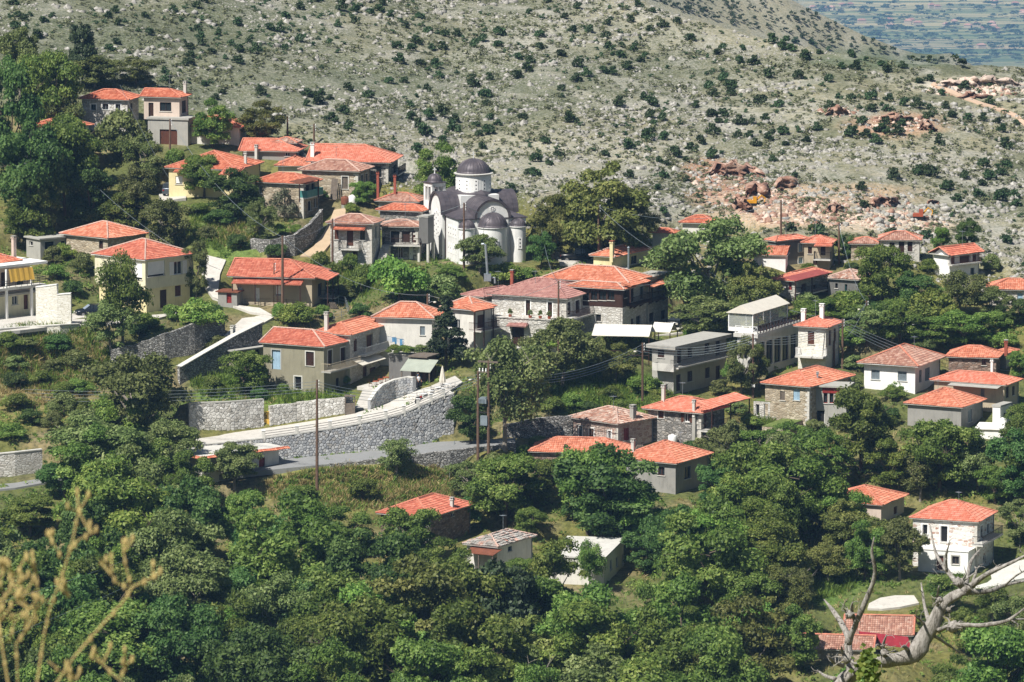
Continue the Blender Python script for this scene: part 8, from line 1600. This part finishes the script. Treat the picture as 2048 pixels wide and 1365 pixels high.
tk = limb('trunk', [(470, 2000), (560, 1650), (690, 1380), (790, 1290), (900, 1225), (1060, 1205), (1180, 1170), (1240, 1080), (1320, 950), (1380, 835), (1480, 765), (1545, 738)], [190, 170, 125, 110, 92, 105, 118, 128, 112, 92, 72, 58], dt, seed=1, sides=16)
for i, (pts, ws, yd) in enumerate((([(760, 1290), (740, 1180), (735, 1060), (690, 960), (630, 870), (572, 798)], [80, 62, 58, 44, 34, 6], 1.0), ([(738, 1100), (770, 1010), (810, 920), (870, 780), (908, 680), (920, 580), (900, 480), (916, 375)], [58, 52, 46, 40, 34, 30, 26, 6], -.6), ([(1545, 738), (1480, 690), (1400, 590), (1335, 480), (1297, 290)], [56, 46, 32, 20, 5], .5), ([(1412, 610), (1405, 520), (1415, 460), (1436, 408)], [24, 20, 14, 5], -.3), ([(1540, 730), (1552, 650), (1575, 540), (1640, 456)], [40, 30, 24, 10], .8), ([(1590, 680), (1612, 600), (1600, 575)], [24, 16, 8], .2), ([(1535, 742), (1640, 660), (1720, 610), (1850, 550), (2060, 440)], [58, 46, 36, 26, 14], -.8), ([(1740, 600), (1752, 565)], [24, 8], 0), ([(1550, 752), (1700, 742), (1800, 705), (1950, 672), (2060, 650)], [44, 36, 28, 18, 12], .9), ([(1810, 702), (1880, 640), (2000, 570)], [20, 15, 8], -.2), ([(1350, 1010), (1400, 990), (1480, 972), (1640, 976), (1750, 960), (1840, 936), (1960, 845)], [42, 36, 34, 32, 28, 24, 10], -1.0), ([(1840, 936), (1905, 972)], [20, 6], 0), ([(1838, 938), (1950, 934), (2050, 930)], [18, 14, 8], .3), ([(1320, 1045), (1420, 1110), (1505, 1165)], [30, 20, 6], .6), ([(1290, 960), (1262, 850), (1236, 686)], [36, 26, 9], .5), ([(1348, 850), (1346, 780), (1358, 706)], [30, 18, 8], -.5), ([(1262, 975), (1220, 930), (1188, 908)], [22, 16, 6], -.6), ([(790, 960), (762, 880), (768, 820)], [40, 30, 10], -.4), ([(770, 905), (720, 880), (706, 852)], [22, 14, 6], -.4), ([(985, 1190), (975, 1120), (1000, 1040)], [46, 26, 8], -.4), ([(985, 1150), (940, 1110), (920, 1130)], [26, 18, 8], -.5), ([(1150, 1150), (1120, 1120), (1100, 1128)], [40, 24, 8], -.5), ([(700, 1250), (640, 1230), (605, 1186)], [40, 26, 8], -.4), ([(650, 1340), (580, 1320), (528, 1282)], [34, 24, 8], .4), ([(720, 1210), (700, 1160), (690, 1120)], [36, 22, 8], -.5))): 
    limb('branch', pts, ws, tk, 70.0, yd, 10 + i, 9); r3 = random.Random(500 + i)
    for k in range(3):
        a, c = r3.choice(list(zip(pts[:-1], pts[1:]))); t = r3.uniform(.3, 1); x, y = a[0] + (c[0] - a[0]) * t, a[1] + (c[1] - a[1]) * t; g = r3.uniform(0, 6.28); l = r3.uniform(25, 75); limb('twig', [(x, y), (x + math.cos(g) * l * .6, y + math.sin(g) * l * .6 - 8), (x + math.cos(g + .4) * l, y + math.sin(g + .4) * l - 16)], [8, 5, 2], tk, 70.0 + yd * .5, r3.uniform(-.3, .1), 600 + i * 3 + k, 6)

def knob(x, y, w, seed):
    rs2 = np.random.default_rng(seed); c = np.array(tl(x, y, 69.7)); r = w / 3.412 * 70 / F / 2; M = MB(); M.lathe((0, 0, 0), [(.01, -1)] + [(math.cos(t) , math.sin(t)) for t in (-1.2, -.8, -.4, 0, .4, .8, 1.2)] + [(.01, 1)], 14); V = np.array(M.v); a_ = rs2.uniform(0, 6, 6); V = V * (1 + .22 * np.sin(V[:, :1] * 5 + a_[0]) * np.cos(V[:, 2:] * 5 + a_[1]) + .14 * np.sin(V[:, 1:2] * 11 + a_[2])) * r * .72 + c; M.v = [tuple(v) for v in V]; M.build('burl', 'dead_bark', tk, True)
    for k in range(5):
        d = Vector((rs2.normal(), rs2.normal() - .5, rs2.normal() + .3)).normalized(); q = Vector(c) + d * r * .5; K = MB(); K.tube([q, q + d * r * rs2.uniform(.6, 1.3) + Vector((rs2.normal(0, .03), 0, rs2.normal(0, .03))), q + d * r * rs2.uniform(1.3, 2.2) + Vector((rs2.normal(0, .06), 0, rs2.normal(0, .06)))], [r * .16, r * .1, r * .02], 6); K.build('twig_stub', 'dead_bark', tk)
for i, (x, y, w) in enumerate(((1500, 685, 100), (1455, 985, 110), (745, 905, 80), (735, 1200, 100), (985, 1165, 80), (1365, 800, 60), (1425, 870, 50))): knob(x, y, w, i)
n = 260; Cn = np.array([tuple(tl(random.gauss(870, 35), random.gauss(1265, 55), 69.5 + random.uniform(-.15, .1))) for _ in range(n)]); V, Fq = leaf_quads(Cn, RNG.normal(size=(n, 3)) * .5 + np.array((0, -1, .4)), RNG.uniform(.025, .05, n), .8); o = np_mesh('ivy', V, Fq, 'leaf_bright', RNG.random(n)); tag(o, 'small ivy clump clinging to the dead trunk', 'ivy')
# ------------------------------------------------------------------ dry umbel stems right in front of the camera
def pl(x, y, Y=7.0): return at(x / 3.413, 965 + y / 3.413, Y)
dp = thing('dry_plant', 'blurred dry tan seed stems close to the lens at lower left', 'plant', Vector((float(pl(300, 1365).x), 7.0, float(tz(pl(300, 1365).x, 7.0)))))
rs = random.Random(3)
def stem(pts, r0, r1, Y=7.0):
    P = [pl(x, y, Y) for x, y in pts]; M = MB(); r0 *= .32; r1 *= .32; M.tube(P, [r0 + (r1 - r0) * i / (len(P) - 1) for i in range(len(P))], 7); s = M.build('stem', 'drystem', dp, True)
    for a, b_ in zip(P[:-1], P[1:]):
        for t in (.6,):
            q = a.lerp(b_, t); K = MB(); K.lathe(q - UP * .006, [(.001, 0), (.0022, .003), (.0022, .007), (.001, .010)], 7); K.build('node', 'drystem', s)
    q = P[-1]
    for k in range(3):
        e = q + Vector((rs.uniform(-.016, .016), rs.uniform(-.012, .012), rs.uniform(.002, .026))); K = MB(); K.tube([q, e], .0012, 5); K.lathe(e - UP * .004, [(.0006, 0), (.0024, .003), (.0022, .008), (.0006, .011)], 7); K.build('seed_head', 'drystem', s)
for a in (([(330, 1750), (380, 1380), (500, 1200), (700, 970), (830, 830), (905, 715), (1040, 650)], .0042, .003), ([(905, 715), (870, 620), (845, 490)], .003, .0026), ([(905, 720), (810, 695), (765, 640)], .0025, .002), ([(240, 1750), (255, 1365), (300, 1050), (340, 870), (390, 730), (450, 560), (500, 380), (535, 200)], .0045, .0025), ([(70, 1750), (55, 1365), (20, 1150), (-10, 950)], .005, .004), ([(130, 1700), (120, 1300), (110, 1100), (165, 1030)], .003, .0025), ([(345, 800), (200, 870), (0, 945)], .003, .0025), ([(60, 1100), (100, 950), (200, 870)], .0025, .002), ([(0, 900), (30, 820), (100, 640)], .003, .0025), ([(340, 860), (260, 760), (250, 630)], .0025, .002), ([(300, 780), (190, 760), (120, 700)], .0025, .002), ([(450, 560), (380, 440), (340, 370)], .0022, .002), ([(470, 470), (540, 390), (620, 350)], .0025, .002), ([(10, 760), (0, 640), (30, 600)], .0025, .002), ([(420, 640), (460, 720), (470, 790)], .0022, .002), ([(880, 1750), (830, 1365), (700, 1240)], .003, .002), ([(800, 1340), (860, 1280), (850, 1250)], .0025, .002), ([(330, 1220), (420, 1300), (520, 1350)], .0022, .002), ([(0, 820), (60, 740), (150, 790)], .003, .002)): stem(*a, Y=7.0 + rs.uniform(-.15, .15))
# ------------------------------------------------------------------ haze in the air
m, nt, b = newmat('haze_air'); nt.nodes.remove(b); pv = nd(nt, 'ShaderNodeVolumePrincipled'); pv.inputs['Color'].default_value = (.32, .6, 1, 1); pv.inputs['Density'].default_value = 6.2e-5; pv.inputs['Anisotropy'].default_value = 0.0
nt.links.new(pv.outputs[0], nt.nodes['Material Output'].inputs['Volume'])
M = MB(); M.box(Vector((0, 0, 0)), XA, YA, UP, -16400, 16400, -120, 30200, -645, 118); tag(M.build('haze', 'haze_air'), 'thin bluish air haze over the whole valley', 'haze', kind='stuff')
